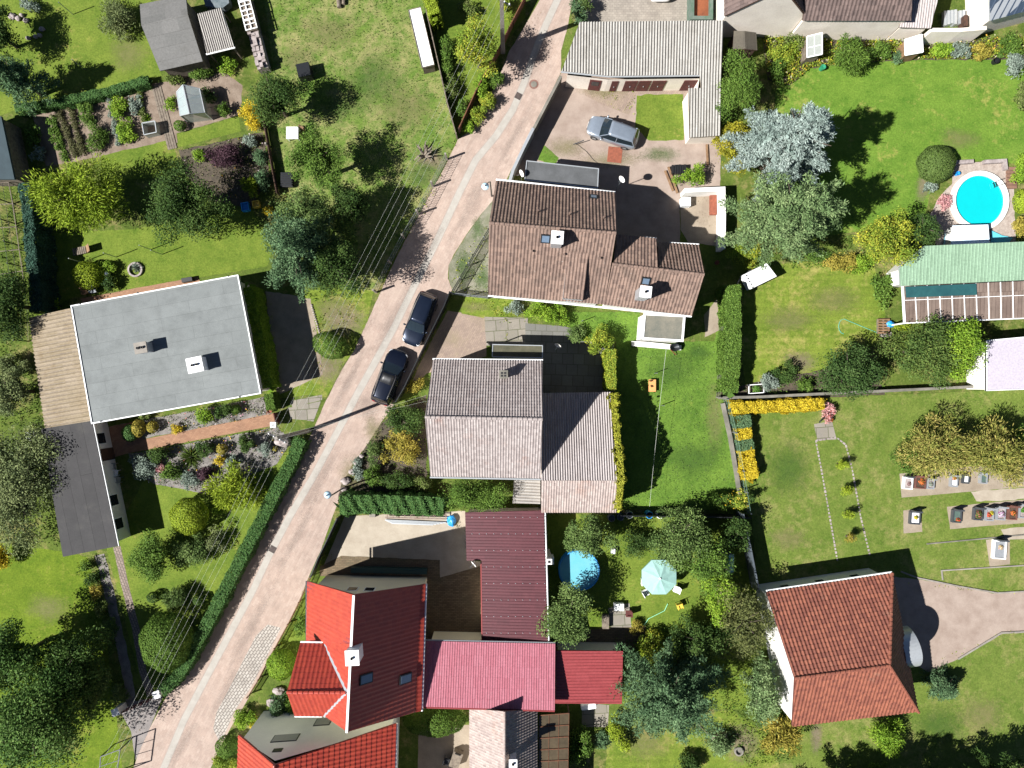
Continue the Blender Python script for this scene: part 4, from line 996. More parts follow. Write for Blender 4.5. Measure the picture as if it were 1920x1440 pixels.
gutter(t, (915, 554, 4.45), (1297, 593, 4.45), M['white'], .08); gutter(t, (930, 336, 4.45), (1154, 360, 4.45), M['white'], .08); gutter(t, (1209, 445, 5.6), (1231, 447, 5.6), M['white']); gutter(t, (1256, 455, 4.5), (1311, 458, 4.5), M['white'])
chimney(t, 1045, 445, 9.4, .75, .8, R(-4), 7, M['zinc'], 1); chimney(t, 1211, 547, 8.0, .72, .72, R(-6), 5.5, M['zinc'], 1)
skylight(t, 1023, 447, SP, .7, .7); skylight(t, 1211, 526, SP2, .65, .65); skylight(t, 1113, 370, [A0, A1, R1], .6, .5)
MB().prism([P(1060, 563, 4.4), P(1088, 563, 4.4), P(1088, 566, 4.4), P(1060, 566, 4.4)], 4.3, 4.55).build('dormer_sill', M['zinc'], t)
for px, py in ((997, 471), (1057, 477), (1124, 484)):
    p, _ = on_plane(px, py, SP); MB().tube([p, p + Vector((0, -.05, .28))], [.07, .09], 8).build('roof_vent', rt_brown, t)
for px, py in ((1008, 397), (1068, 402), (1132, 409)):
    p, _ = on_plane(px, py, [A0, A1, R1]); MB().tube([p, p + Vector((0, .05, .28))], [.07, .09], 8).build('roof_vent', rt_brown, t)
t, f = flat_house('porch', 'white porch extension with grey flat roof behind the stepped brown house', 'porch', [(1207, 587), (1285, 591), (1281, 641), (1203, 636)], 2.9, felt_grey if False else mat('mossy_felt', A(165, 158, 140), A(130, 132, 120), scale=1.2, fine=9), M['whitewall'], .08, .2, M['white'], .16)
MB().prism(pxs([(1183, 640), (1205, 641), (1276, 648), (1275, 657), (1184, 649)]), -.05, .35).build('step', M['whitewall'], t)
t, f = flat_house('lean_to', 'low outbuilding with streaked grey felt roof tucked behind the tall brown house', 'lean-to', [(987, 301), (1123, 316), (1121, 354), (983, 338)], 3.1, felt_grey, M['offwhite'], .12, .2, M['zinc'], .07)
# --- middle house
c = P(907, 785); t = thing('house', 'square house with faded grey pink tile roof behind the two dark cars', 'house', c)
A0, A1, B0, B1, R0, R1 = (812, 674, 4.5), (1017, 676, 4.5), (807, 893, 4.5), (1014, 897, 4.5), (797, 782, 8), (1017, 786, 8)
roof(t, [[A0, A1, R1, R0], [R0, R1, B1, B0]], [rt_grey, M['oldwood']], .2, .3, .022, .022, 'wave', caps=[(R0, R1)])
gable_walls(t, A0, A1, B0, B1, R0, R1, M['offwhite'], .3, .2)
gutter(t, (811, 673, 4.45), (1018, 675, 4.45), M['white']); gutter(t, (806, 895, 4.45), (1014, 899, 4.45), M['zinc'])
p, _ = on_plane(944, 706, [A0, A1, R1]); ch = chimney(t, 944, 702, p.z + .75, .55, .5, 0, p.z - .3, M['oldconc'], 0, M['oldconc'])
for dx in (-.12, .12):
    for dy in (-.1, .1):
        q = P(944, 702, p.z + .75); MB().box(q.x + dx - .08, q.y + dy - .07, q.z + .0, q.x + dx + .08, q.y + dy + .07, q.z + .02).build('flue', M['black'], ch)
c = P(1080, 850); t = thing('barn', 'barn with corrugated roof half in shade and ivy along its edge', 'barn', c)
a0, a1, r0, r1, b0, b1 = (1018, 737, 2.8), (1144, 735, 2.8), (1015, 901, 4.8), (1157, 901, 4.8), (1015, 961, 3.2), (1155, 961, 3.2)
roof(t, [[a0, a1, r1, r0]], [rt_eterw, M['oldwood']], .19, 1, .05, 0, 'wave')
roof(t, [[r0, r1, b1, b0]], [rt_pink, M['oldwood']], .2, .3, .02, .022, 'wave', name='tiled_roof')
w = [P(1016, 739, 2.7), P(1142, 739, 2.7), P(1153, 901, 4.7), P(1151, 958, 3.1), P(1017, 958, 3.1), P(1017, 901, 4.7)]
b = MB(); wall_ring(b, w, [2.6, 2.6, 4.6, 3.0, 3.0, 4.6]); b.build('wall', M['offwhite'], t)
c = P(970, 658); t = thing('canopy', 'old mossy glass canopy on posts against the faded tile house', 'canopy', c)
w = [P(924, 646, 2.6), P(1017, 648, 2.6), P(1017, 671, 2.8), P(923, 669, 2.8)]
MB().slab(w, -.04, 0, Vector((0, 0, 1))).build('roof', mat('mossy_glass', A(125, 120, 95), A(95, 95, 70), scale=1.5, fine=8), t)
b = MB(); [b.bar(w[i], w[(i + 1) % 4], .07) for i in range(4)]; b.build('frame', M['zinc'], t)
for p in w[:2]: MB().bar((p.x, p.y, -.05), (p.x, p.y, 2.6), .08).build('post', M['zinc'], t)
c = P(988, 922); t = thing('lean_to', 'white corrugated lean-to squeezed between tree and barn', 'lean-to', c)
roof(t, [[(964, 898, 2.5), (1013, 898, 2.7), (1013, 945, 2.7), (961, 944, 2.5)]], [rt_white, M['oldwood']], .24, 1, .055, 0, 'wave')
w = inset([P(964, 898, 2.5), P(1013, 898, 2.5), P(1013, 945, 2.5), P(961, 944, 2.5)], .2); MB().prism(w, -.1, 2.2).build('wall', M['oldwood'], t)
# --- maroon metal roof
c = P(955, 1080); t = thing('workshop', 'L shaped workshop under a dark maroon ribbed metal roof', 'workshop', c)
hz = lambda x: 2.35 + (x - 872) / 150 * .5
roof(t, [[(872, 961, hz(872)), (1020, 957, hz(1020)), (1022, 1052, hz(1022)), (875, 1051, hz(875))], [(903, 1051, hz(903)), (1022, 1051, hz(1022)), (1027, 1203, hz(1027)), (905, 1203, hz(905))]], [rt_maroon, M['redtrim']], .24, 1, .035, 0, 'rib', (-1, 0, -.1))
w = [P(876, 965, 2.6), P(1016, 962, 2.6), P(1021, 1199, 2.6), P(910, 1199, 2.6), P(909, 1048, 2.6), P(879, 1047, 2.6)]
b = MB(); wall_ring(b, w, [2.1, 2.5, 2.5, 2.2, 2.2, 2.1]); b.build('wall', M['offwhite'], t)
gutter(t, (1022, 957, 2.8), (1029, 1203, 2.85), M['white'], .08); gutter(t, (902, 1053, 2.35), (904, 1202, 2.35), M['redtrim'], .06)
bs = MB()
for rr in range(11):
    for yy in range(8):
        x = 885 + rr * 13.6; y = 970 + yy * 31
        if y > 1045 and x < 910: continue
        if y > 1195: continue
        p = P(x, y, hz(x) + .045); bs.box(p.x - .025, p.y - .025, p.z - .03, p.x + .025, p.y + .025, p.z + .01)
bs.build('roof_screw', M['zinc'], t)['kind'] = 'stuff'
p = P(1030, 1054, 3.5); MB().prism([(p.x - .22, p.y - .22), (p.x + .22, p.y - .22), (p.x + .22, p.y + .22), (p.x - .22, p.y + .22)], 0, 3.4).build('chimney', M['whitewall'], t); MB().box(p.x - .1, p.y - .1, 3.39, p.x + .1, p.y + .1, 3.42).build('flue', M['black'], t)
# --- red tiled house
c = P(690, 1220); t = thing('house', 'house with glossy red tile roof, west cross gable and white chimney', 'house', c)
WA0, WA1, EB0, EB1, R0, R1 = (575, 1090, 4.5), (575, 1322, 4.5), (798, 1095, 4.5), (790, 1333, 4.5), (664, 1115, 9.1), (651, 1372, 9.1)
F = (657.5, 1207, 9.1)
roof(t, [[WA0, R0, F, (575, 1207, 4.5)], [(608, 1207, 6.3), F, (651, 1298, 9.1)], [(607, 1342, 6.3), (651, 1298, 9.1), R1], [R0, (788, 1097, 4.75), (780, 1335.5, 4.75), R1], [(788, 1097, 4.75), EB0, EB1, (780, 1335.5, 4.75)],
         [(563, 1205, 6.3), (609, 1207, 6.3), (651, 1298, 9.0), (538, 1298, 8.9)], [(538, 1298, 8.9), (651, 1300, 9.0), (605, 1343, 6.3), (552, 1343, 6.3)]], [rt_red, M['redtrim']], .33, .4, .014, .012, 'pan', caps=[(R0, R1), ((538, 1298, 8.9), (648, 1298, 9.0))])
f = gable_walls(t, WA0, WA1, EB0, EB1, R0, R1, M['creamwall'], .4, .7)
gable_walls(t, (563, 1205, 6.3), (609, 1207, 6.3), (552, 1343, 6.3), (598, 1343, 6.3), (538, 1298, 8.9), (590, 1298, 8.9), M['creamwall'], .3, .35)
gutter(t, (799, 1095, 4.45), (791, 1334, 4.45), M['white'], .08); gutter(t, (574, 1090, 4.45), (574, 1207, 4.45), M['darkmetal'], .07); gutter(t, (563, 1204, 6.3), (608, 1205, 6.3), M['white']); gutter(t, (552, 1344, 6.3), (603, 1344, 6.3), M['white'])
b = MB()
for q0, q1 in (((609, 1207, 6.36), (651, 1296, 9.1)), ((606, 1343, 6.36), (651, 1300, 9.1))): b.bar(P(*q0), P(*q1), .3, .03)
b.build('valley_flashing', M['zinc'], t); MB().bar(P(*R0) + Vector((0, 0, .16)), P(*R1) + Vector((0, 0, .16)), .16, .06).build('ridge_highlight', M['white'], t)  # white bar on the ridge is a painted gloss highlight
chimney(t, 660, 1234, 10.0, .85, .95, R(3), 8, M['white'], 1)
EP = [R0, R1, EB0]
skylight(t, 686, 1272, EP, .75, 1.1); skylight(t, 760, 1272, EP, .75, 1.1)
nw, ne = f[0], f[2] if False else f[3]
for tt in (.36, .52):
    window(t, f[3] if f[3].x > f[0].x else f[0], f[0] if f[3].x > f[0].x else f[3], 1 - tt, 3.45, .85, .95)
# --- neighbour at the lower edge
c = P(600, 1460); t = thing('house', 'house with red tiles and pale gable wall at the lower picture edge', 'house', c)
WA0, WA1, EB0, EB1, R0, R1 = (447, 1378, 4.5), (440, 1600, 4.5), (743, 1357, 4.5), (735, 1600, 4.5), (514, 1435, 8.5), (508, 1650, 8.5)
roof(t, [[WA0, R0, R1, WA1], [R0, EB0, EB1, R1]], [rt_red, M['redtrim']], .33, .4, .035, .03, 'pan', caps=[(R0, R1)])
f = gable_walls(t, WA0, WA1, EB0, EB1, R0, R1, M['paleblue'], .4, .25)
gutter(t, (744, 1357, 4.45), (737, 1600, 4.45), M['white'], .08)
L_, R_ = (f[3], f[0]) if f[3].x > f[0].x else (f[0], f[3])
window(t, L_, R_, .70, 4.5, 2.0, 1.1, M['blind'], M['darkmetal']); window(t, L_, R_, .50, 2.2, 1.3, 1.2, M['blind'], M['darkmetal']); onwall(L_, R_, .70, 6.6, .7, .5, MB(), .04).build('vent', M['darkmetal'], t)
# --- rose metal roofs
c = P(920, 1265); t = thing('outbuilding', 'long outbuilding under a rose red ribbed metal roof beside the red house', 'outbuilding', c)
roof(t, [[(799, 1202, 3.1), (1041, 1207, 3.1), (1040, 1332, 4.2), (792, 1325, 4.2)]], [rt_rose, M['redtrim']], .19, .8, .03, .004, 'rib')
w = inset([P(799, 1202, 3.1), P(1041, 1207, 3.1), P(1040, 1332, 4.2), P(792, 1325, 4.2)], .3); MB().prism(w, -.1, 2.9).build('wall', M['creamwall'], t)
gutter(t, (799, 1201, 3.05), (1041, 1206, 3.05), M['zinc']); gutter(t, (792, 1327, 4.15), (1040, 1334, 4.15), M['redtrim'])
for tt in (.25, .45): window(t, w[1], w[0], tt, 1.5, 1.0, 1.2)
c = P(1100, 1270); t = thing('outbuilding', 'smaller low shed with red ribbed metal roof partly under the pine', 'outbuilding', c)
roof(t, [[(1043, 1220, 2.75), (1168, 1221, 2.6), (1166, 1320, 2.75), (1041, 1319, 2.9)]], [rt_rose2, M['redtrim']], .24, 1, .03, 0, 'rib', (1, 0, -.05))
w = inset([P(1043, 1220, 2.5), P(1168, 1221, 2.5), P(1166, 1320, 2.5), P(1041, 1319, 2.5)], .2); MB().prism(w, -.1, 2.2).build('wall', M['offwhite'], t)
# --- bottom: tiled shed and glazed roof
c = P(945, 1420); t = thing('outbuilding', 'narrow outbuilding with faded tile gable roof below the rose metal roof', 'outbuilding', c)
r0, r1 = (946, 1334, 5.4), (946, 1600, 5.4)
roof(t, [[(880, 1328, 3), r0, r1, (880, 1600, 3)], [r0, (1008, 1330, 3), (1008, 1600, 3), r1]], [rt_pink, M['oldwood']], .22, .3, .02, .025, 'wave', caps=[(r0, r1)])
w = inset([P(880, 1328, 3), P(1008, 1330, 3), P(1008, 1600, 3), P(880, 1600, 3)], .25); MB().prism(w, -.1, 2.9).build('wall', M['offwhite'], t)
chimney(t, 962, 1432, 5.9, .5, .5, 0, 4, M['whitewall'], 1)
c = P(1035, 1420); t = thing('veranda', 'veranda with brown glazed panel roof and rusty rails', 'veranda', c)
w = [P(1011, 1341, 2.7), P(1067, 1337, 2.5), P(1062, 1600, 2.5), P(1008, 1600, 2.7)]
MB().slab(w, -.02, 0, Vector((0, 0, 1))).build('roof', mat('brown_glazing', A(120, 105, 82), A(95, 84, 66), scale=1, fine=6, rough=.3), t)
b = MB()
for i in range(13):
    p, q = w[0].lerp(w[3], i / 12), w[1].lerp(w[2], i / 12); b.bar(p + Vector((0, 0, .03)), q + Vector((0, 0, .03)), .07)
for k in (0, .33, .66, 1): b.bar(w[0].lerp(w[1], k) + Vector((0, 0, .02)), w[3].lerp(w[2], k) + Vector((0, 0, .02)), .03)
b.build('frame', mat('rusty_rail', A(150, 95, 60), A(110, 70, 48), scale=4), t)
for k in (0, .5):
    p = w[1].lerp(w[2], k); MB().bar((p.x, p.y, -.05), (p.x, p.y, 2.5), .09).build('post', M['darkwood'], t)
# --- chapel
c = P(1580, 1220); t = thing('chapel', 'chapel with clay tile hipped roof, white west wall and arched entrance', 'chapel', c)
NW, NE, SE, SW, RW, RE = (1437, 1110, 3.2), (1673, 1075, 3.2), (1722, 1335, 3.2), (1485, 1362, 3.2), (1490, 1272, 7), (1668, 1248, 7)
roof(t, [[NW, NE, RE, RW], [RW, RE, SE, SW], [NE, SE, RE]], [rt_chapel, M['brown']], .29, .34, .035, .03, 'pan', caps=[(RW, RE), (RE, SE), (RE, NE)])
nw, ne, se, sw, rw = [P(*q) for q in (NW, NE, SE, SW, RW)]
f = inset([nw, ne, se, sw], [.35, .35, .35, .12]); b = MB(); wall_ring(b, [f[0], f[1], f[2], f[3]], [3.15, 3.15, 3.15, 3.15])
d = (sw - nw).normalized(); ap = f[0] + (f[3] - f[0]) * .5; b.face([(f[3].x, f[3].y, 3.15), (f[0].x, f[0].y, 3.15), (ap.x, ap.y, 6.75)])
b.build('wall', M['whitewall'], t)
for tt in (.2, .5, .8): window(t, f[1], f[0], tt, 1.2, .8, 1.5)
gutter(t, (1437, 1108, 3.15), (1673, 1073, 3.15), M['white'], .08)
# arched porch on the east side
ca = ne.lerp(se, .42); ex = (se - ne).normalized(); ox = Vector((-ex.y, ex.x, 0)); ox = ox if ox.x > 0 else -ox
b = MB(); vs = []; n = 20; rr = 1.5; ca = ne.lerp(se, .56) - Vector((0, 0, .7))
for k in range(n + 1):
    a = math.pi * k / n
    for dd in (-.5, .8):
        for r_ in (rr, rr + .1): vs.append(ca + ex * (math.cos(a) * r_) + ox * dd + Vector((0, 0, -.2 + math.sin(a) * r_ * 1.02)))
fs = []
for k in range(n):
    i = k * 4; j = i + 4
    fs += [(i + 1, i + 3, j + 3, j + 1), (i, j, j + 2, i + 2), (i + 3, i + 2, j + 2, j + 3), (i + 1, j + 1, j, i)]
b.mesh(vs, fs).build('porch_roof', M['zinc'], t)
b = MB().face([ca + ex * (math.cos(math.pi * k / n) * rr) + ox * .5 + Vector((0, 0, -.2 + math.sin(math.pi * k / n) * rr)) for k in range(n + 1)])
b.face([ca + ex * rr + ox * .5 + Vector((0, 0, -2.6)), ca + ex * rr + ox * .5 + Vector((0, 0, -.2)), ca - ex * rr + ox * .5 + Vector((0, 0, -.2)), ca - ex * rr + ox * .5 + Vector((0, 0, -2.6))])
for s_ in (1, -1): b.face([ca + ex * rr * s_ + ox * .5 + Vector((0, 0, -2.6)), ca + ex * rr * s_ + ox * .5 + Vector((0, 0, -.2)), ca + ex * rr * s_ - ox * .6 + Vector((0, 0, -.2)), ca + ex * rr * s_ - ox * .6 + Vector((0, 0, -2.6))])
b.build('porch_wall', M['whitewall'], t)
# --- top right barns
c = P(1430, -30); t = thing('barn', 'tall barn with cream gable wall and brown tile roof at the top edge', 'barn', c)
WA, EB, RR = (1358, 30, 3.6), (1513, 30, 3.6), (1471, -23, 7.5)
WA2, EB2, RR2 = (1358, -330, 3.6), (1513, -330, 3.6), (1471, -400, 7.5)
roof(t, [[WA, RR, RR2, WA2], [RR, EB, EB2, RR2]], [rt_barn, M['darkwood']], .33, .36, .03, .03, 'pan')
gable_walls(t, WA2, WA, EB2, EB, RR2, RR, M['offwhite'], .15, .1)
c = P(1610, -10); t = thing('barn', 'long low barn with mottled dark pantile roof and cream wall', 'barn', c)
r0, r1 = (1518, -95, 6.6), (1716, -95, 6.6)
roof(t, [[(1505, 39, 3.6), (1708, 39, 3.6), r1, r0], [r0, r1, (1716, -200, 3.6), (1518, -200, 3.6)]], [rt_barn, M['darkwood']], .3, .36, .03, .03, 'pan')
w = inset([P(1505, 39, 3.5), P(1708, 39, 3.5), P(1716, -200, 3.5), P(1518, -200, 3.5)], .2); MB().prism(w, -.1, 3.4).build('wall', M['offwhite'], t)
c = P(1730, 10); t = thing('lean_to', 'grey corrugated lean-to at the end of the long dark barn', 'lean-to', c)
roof(t, [[(1686, 51, 2.7), (1745, 53, 2.7), (1768, -40, 3.4), (1722, -40, 3.4)]], [rt_eterw, M['oldwood']], .2, 1, .035, 0, 'wave')
w = inset([P(1688, 50, 2.6), P(1745, 52, 2.6), P(1768, -40, 2.6), P(1722, -40, 2.6)], .15); MB().prism(w, -.1, 2.5).build('wall', M['offwhite'], t)
c = P(1900, 0); t = thing('outbuilding', 'outbuilding with blue grey panelled roof in the top corner', 'outbuilding', c)
roof(t, [[(1857, 39, 3.3), (1990, 3, 3.3), (1990, -80, 4.6), (1854, -60, 4.6)]], [roofmat('panel_roof', A(82, 98, 118), A(76, 90, 110), None, rough=.35), M['zinc']], .5, 1, .03, 0, 'rib', (.27, 1, -.2))
w = inset([P(1857, 39, 3.2), P(1990, 3, 3.2), P(1990, -80, 3.2), P(1854, -60, 3.2)], .15); MB().prism(w, -.1, 3.1).build('wall', M['offwhite'], t)
def wallthing(name, label, pts, h, w, m, cat='wall', cap=None):
    q = [P(*p, h) for p in pts]; c = sum(q, Vector()) / len(q); b = MB()
    for i in range(len(q) - 1):
        a, d = q[i], q[i + 1]; e = (d - a); e.z = 0; e.normalize(); n = Vector((-e.y, e.x, 0)) * w / 2
        ee = e * (w / 2 if i < len(q) - 2 else 0)
        b.prism([a - n, d + ee - n, d + ee + n, a + n], -.1 + .001 * i, h + .003 * i)
    o = b.build(name, m, at=(c.x, c.y, 0)); settag(o, label, cat); return o
wallthing('garden_wall', 'cream rendered garden wall joining the lean-to and the panelled outbuilding', [(1746, 56), (1800, 56), (1850, 52)], 2.3, .3, M['offwhite'])
# --- green roof hall, lilac roof
c = P(1810, 495); t = thing('outbuilding', 'long outbuilding with pale green ribbed metal roof', 'outbuilding', c)
roof(t, [[(1733, 461, 3.2), (1990, 450, 3.2), (1990, 522, 2.7), (1688, 536, 2.7), (1686, 502, 2.95)]], [rt_green, M['zinc']], .27, 1, .035, 0, 'rib')
w = inset([P(1733, 463, 2.6), P(1990, 452, 2.6), P(1990, 520, 2.6), P(1692, 534, 2.6), P(1690, 503, 2.6)], .12); MB().prism(w, -.1, 2.55).build('wall', M['whitewall'], t)
c = P(1810, 570); t = thing('veranda', 'veranda with brown translucent panel roof and white rails below green roof', 'veranda', c)
w = [P(1692, 537, 2.6), P(1990, 524, 2.6), P(1990, 594, 2.3), P(1696, 606, 2.3)]
MB().slab(w, -.02, 0, Vector((0, 0, 1))).build('roof', brickmat('brown_panels', A(172, 152, 138), A(148, 128, 116), A(120, 102, 92), .3, 6, R(-2), A(170, 150, 135), .5, .02, .4, .35), t)
b = MB()
for i in range(14):
    p, q = w[0].lerp(w[1], i / 13), w[3].lerp(w[2], i / 13); b.bar(p + Vector((0, 0, .03)), q + Vector((0, 0, .03)), .05)
b.bar(w[3], w[2], .08); b.bar(w[0], w[3], .14); b.bar(w[0].lerp(w[3], .38) + Vector((0, 0, .03)), w[1].lerp(w[2], .38) + Vector((0, 0, .03)), .04)
b.build('frame', M['white'], t)
q = [P(1697, 538, 2.7), P(1830, 532, 2.7), P(1831, 553, 2.6), P(1699, 558, 2.6)]
MB().slab(q, .0, .04, Vector((0, 0, 1))).build('tarp', mat('teal_tarp', A(62, 120, 120), A(50, 100, 105), scale=.8, fine=3, rough=.4), t)
for k in (0, .35):
    p = w[3].lerp(w[2], k); MB().bar((p.x, p.y, -.05), (p.x, p.y, 2.3), .1).build('post', M['white'], t)
t, f = flat_house('shed', 'shed with lilac white flat metal roof beside the churchyard lawn', 'shed', [(1849, 638), (1990, 625), (1990, 728), (1849, 733)], 2.6, roofmat('lilac_sheet', A(244, 234, 246), A(238, 228, 240), None, rough=.5), M['whitewall'], .1, .15, M['white'], .06)
# --- blue grey shed at the left edge
t, f = flat_house('shed', 'slate blue flat roofed shed at the left picture edge', 'shed', [(-60, 214), (2, 218), (27, 336), (-60, 336)], 2.4, mat('slate_blue_felt', A(70, 92, 100), A(55, 76, 84), scale=.8), M['oldwood'], .1)
# small hut behind garages
c = P(1393, 78); t = thing('hut', 'tiny dark felt gable hut between the garages and the cream wall', 'hut', c)
r0, r1 = (1396, 58, 2.3), (1398, 92, 2.3)
roof(t, [[(1376, 58, 1.9), r0, r1, (1374, 92, 1.9)], [r0, (1418, 61, 1.9), (1420, 94, 1.9), r1]], [roofmat('hut_felt', A(120, 112, 98), A(105, 98, 86), None), M['darkwood']], 1, .8, 0, .01, 'flat')
w = inset([P(1376, 58, 1.9), P(1418, 61, 1.9), P(1420, 94, 1.9), P(1374, 92, 1.9)], .1); MB().prism(w, -.1, 1.8).build('wall', M['darkwood'], t)
# ================================================================= TREES
T = lambda *a, **k: plant(*(a if len(a) > 8 else a + ('tree',)), **k)
T(150, 368, 88, 82, 6.0, 'feather', 'thuja', 'feathery yellow green tree beside the vegetable beds', leaf=.16)
T(342, 385, 82, 74, 6.0, 'leafy', 'dark', 'dark glossy leaved tree beside the feathery yellow green tree')
T(512, 186, 50, 54, 5.5, 'leafy', 'dark', 'dark dense tree beside the black compost box')
T(597, 300, 54, 58, 6.5, 'leafy', 'green', 'mid green tree beside the white garden table', leaf=.15)
T(556, 468, 74, 98, 9.0, 'pine', 'bluepine', 'blue green pine north of the bungalow drive', 'pine_tree')
T(565, 400, 66, 48, 6.5, 'leafy', 'olive', 'olive toned tree above the blue green pine')
T(628, 505, 60, 60, 7.0, 'leafy', 'dark', 'dark tree between the blue green pine and the power lines')
T(655, 390, 40, 50, 5.5, 'leafy', 'dark', 'dark shaded tree beside the lit weedy meadow edge')
T(22, 142, 48, 52, 6.0, 'spruce', 'bluepine', 'blue green conifer at the left edge above the clipped long low hedge', 'conifer_tree')
T(-10, 60, 40, 60, 4.2, 'leafy', 'dark', 'dark tree cut off by the left edge above the conifer')
T(10, 570, 52, 80, 6.0, 'leafy', 'dark', 'dark tree at the left edge beside the dark conifer hedge')
T(18, 735, 48, 52, 4.5, 'leafy', 'willow', 'loose grey green tree left of the beige corrugated lean-to')
T(42, 905, 66, 130, 4.2, 'leafy', 'willow', 'large willowy grey green tree left of the dark felt garage', leaf=.19, dens=1.3)
T(60, 1345, 105, 115, 8.0, 'leafy', [(.03, .07, .015), (.065, .13, .026), (.13, .2, .05)], 'largest bushy green tree filling the lower left corner', leaf=.22, dens=1.3)
T(128, 1250, 70, 78, 5.6, 'leafy', [(.025, .055, .012), (.055, .105, .022), (.11, .165, .04)], 'green tree just above the largest bushy tree in the lower left corner', leaf=.2, dens=1.3)
T(25, 1235, 60, 60, 6.5, 'leafy', [(.03, .065, .015), (.06, .12, .024), (.12, .19, .045)], 'bushy green tree at the left edge below the sunny lawn', leaf=.2, dens=1.3)
T(172, 1285, 34, 60, 3.0, 'leafy', 'olive', 'olive tree beside the gravel strip and white gateposts')
T(895, 84, 44, 50, 6.2, 'leafy', 'yg', 'small bright leafy tree beside the concrete power pole')
T(1386, 160, 36, 78, 4.8, 'leafy', 'green', 'tall leafy green tree right behind the garage row', leaf=.14)
T(1492, 258, 112, 96, 11.5, 'spruce', 'silver', 'silver blue spruce at the lawn edge', 'spruce_tree', leaf=.17, dens=1.25)
T(1485, 402, 122, 96, 10.5, 'pine', 'pine', 'pale green spreading pine below the silver spruce', 'pine_tree')
T(1670, 452, 64, 56, 4.8, 'leafy', 'yg', 'yellow green tree overhanging the pale green metal roof')
T(1730, 430, 34, 36, 4.0, 'leafy', 'dark', 'dark green tree between yellow green tree and pool terrace')
T(1588, 692, 70, 54, 5.0, 'leafy', [(.02, .045, .012), (.045, .085, .022), (.08, .125, .035)], 'dark round tree above the yellow clipped hedge')
T(1735, 655, 72, 66, 5.0, 'leafy', [(.03, .06, .014), (.065, .11, .025), (.13, .17, .04)], 'green tree below the brown panel veranda')
T(1800, 655, 56, 66, 4.8, 'leafy', 'bright', 'brighter green tree touching the lilac white shed')
T(1106, 1006, 54, 44, 4.2, 'leafy', 'olive', 'small fruit tree overhanging the round blue garden pool')
T(1275, 1005, 66, 62, 4.6, 'leafy', 'olive', 'olive fruit tree left of the metal wall, nearest the barrels')
T(1330, 1060, 56, 58, 4.8, 'leafy', 'green', 'leafy fruit tree beside the pale green parasol')
T(1380, 1000, 32, 34, 3.4, 'leafy', 'dark', 'dark fruit tree shading the green toy house')
T(1066, 1156, 48, 66, 5.0, 'leafy', 'olive', 'grey green leafy tree beside the maroon roof')
T(1262, 1312, 122, 104, 9.0, 'pine', 'bluepine', 'large dark blue green pine overhanging the red metal shed', 'pine_tree')
T(1345, 1112, 34, 56, 4.6, 'leafy', 'bright', 'bright leafed tree between parasol and chapel')
T(1392, 1165, 50, 78, 5.5, 'leafy', 'brownish', 'thin brownish tree with bare twigs beside the chapel wall', dens=.7)
T(1310, 1200, 60, 40, 4.5, 'leafy', 'dark', 'dark shaded tree above the large dark pine')
T(1432, 1300, 36, 66, 5.0, 'pine', 'pine', 'pale soft pine leaning on the white chapel wall', 'pine_tree')
T(1462, 1378, 52, 36, 3.2, 'feather', 'gold', 'golden feathery conifer at the foot of the chapel gable', 'conifer_tree', rot=.5)
T(1757, 842, 78, 62, 4.6, 'feather', [(.09, .13, .025), (.22, .22, .05), (.40, .31, .10)], 'yellow tipped spruce by the upper grave row nearest the four dwarf conifers', 'spruce_tree', leaf=.15)
T(1868, 848, 78, 64, 5.2, 'feather', [(.09, .13, .025), (.23, .22, .05), (.40, .31, .10)], 'taller yellow tipped spruce beside the upper grave row at the right edge', 'spruce_tree', leaf=.15)
T(1925, 835, 30, 40, 4.0, 'spruce', 'green', 'green conifer at the right edge beside the yellow tipped spruces', 'conifer_tree')
T(1700, 855, 26, 42, 3.0, 'leafy', 'green', 'green foliage tree at the left foot of the yellow tipped spruce', leaf=.13)
for i, (x, y, r) in enumerate([(1560, 1560, 70), (1660, 1530, 60), (1760, 1560, 80), (1850, 1540, 70), (1930, 1500, 60)]):
    T(x, y, r, r, 9.0, 'spruce', 'dark', 'dark conifer just below the lower edge casting shade on the chapel lawn', 'conifer_tree', group='conifers below the lower edge')
# ================================================================= SHRUBS AND HEDGES
def s(px, py, rx, ry, h, st, pal, label, **k): return plant(px, py, rx, ry, h, st, pal, label, **k)
s(470, 212, 20, 34, 2.2, 'leafy', 'yellow', 'bright yellow upright shrub below the dark dense tree', leaf=.11)
s(55, 12, 20, 14, .9, 'leafy', 'grey', 'pale grey shrub near the white stones on the upper left lawn')
s(222, 42, 44, 36, 2.0, 'feather', 'willow', 'airy grey green shrub left of the grey felt shed', leaf=.11)
s(165, 517, 27, 26, 1.6, 'ball', 'lime', 'round yellow lime clipped shrub beside the garden chairs')
s(203, 502, 15, 14, 1.0, 'leafy', 'bright', 'small bright shrub touching the round lime shrub')
s(205, 530, 12, 22, 1.2, 'leafy', 'dark', 'dark narrow shrub between lime shrub and blue hoop')
s(253, 500, 14, 12, .9, 'spiky', 'grey', 'grey spiky plant in a round stone ring on the lawn')
s(98, 573, 15, 14, 1.0, 'leafy', 'bright', 'small bright shrub at the corner of the corrugated lean-to')
s(425, 296, 36, 26, 1.6, 'leafy', 'purple', 'purple leaved shrub in the flower bed above the dark glossy tree')
s(372, 292, 16, 14, 1.0, 'leafy', 'bright', 'low green shrub with orange blooms beside the purple shrub')
s(468, 264, 14, 14, 1.0, 'leafy', 'grey', 'grey blue shrub at the upper corner of the purple shrub bed')
s(488, 294, 15, 16, 1.3, 'spruce', 'bluepine', 'small blue conifer shrub right of the purple shrub')
s(492, 336, 16, 22, 1.4, 'spruce', 'bluepine', 'larger blue conifer shrub left of the black crate barrow')
s(468, 350, 14, 20, 1.2, 'feather', 'lime', 'lime feathery shrub above the yellow crate')
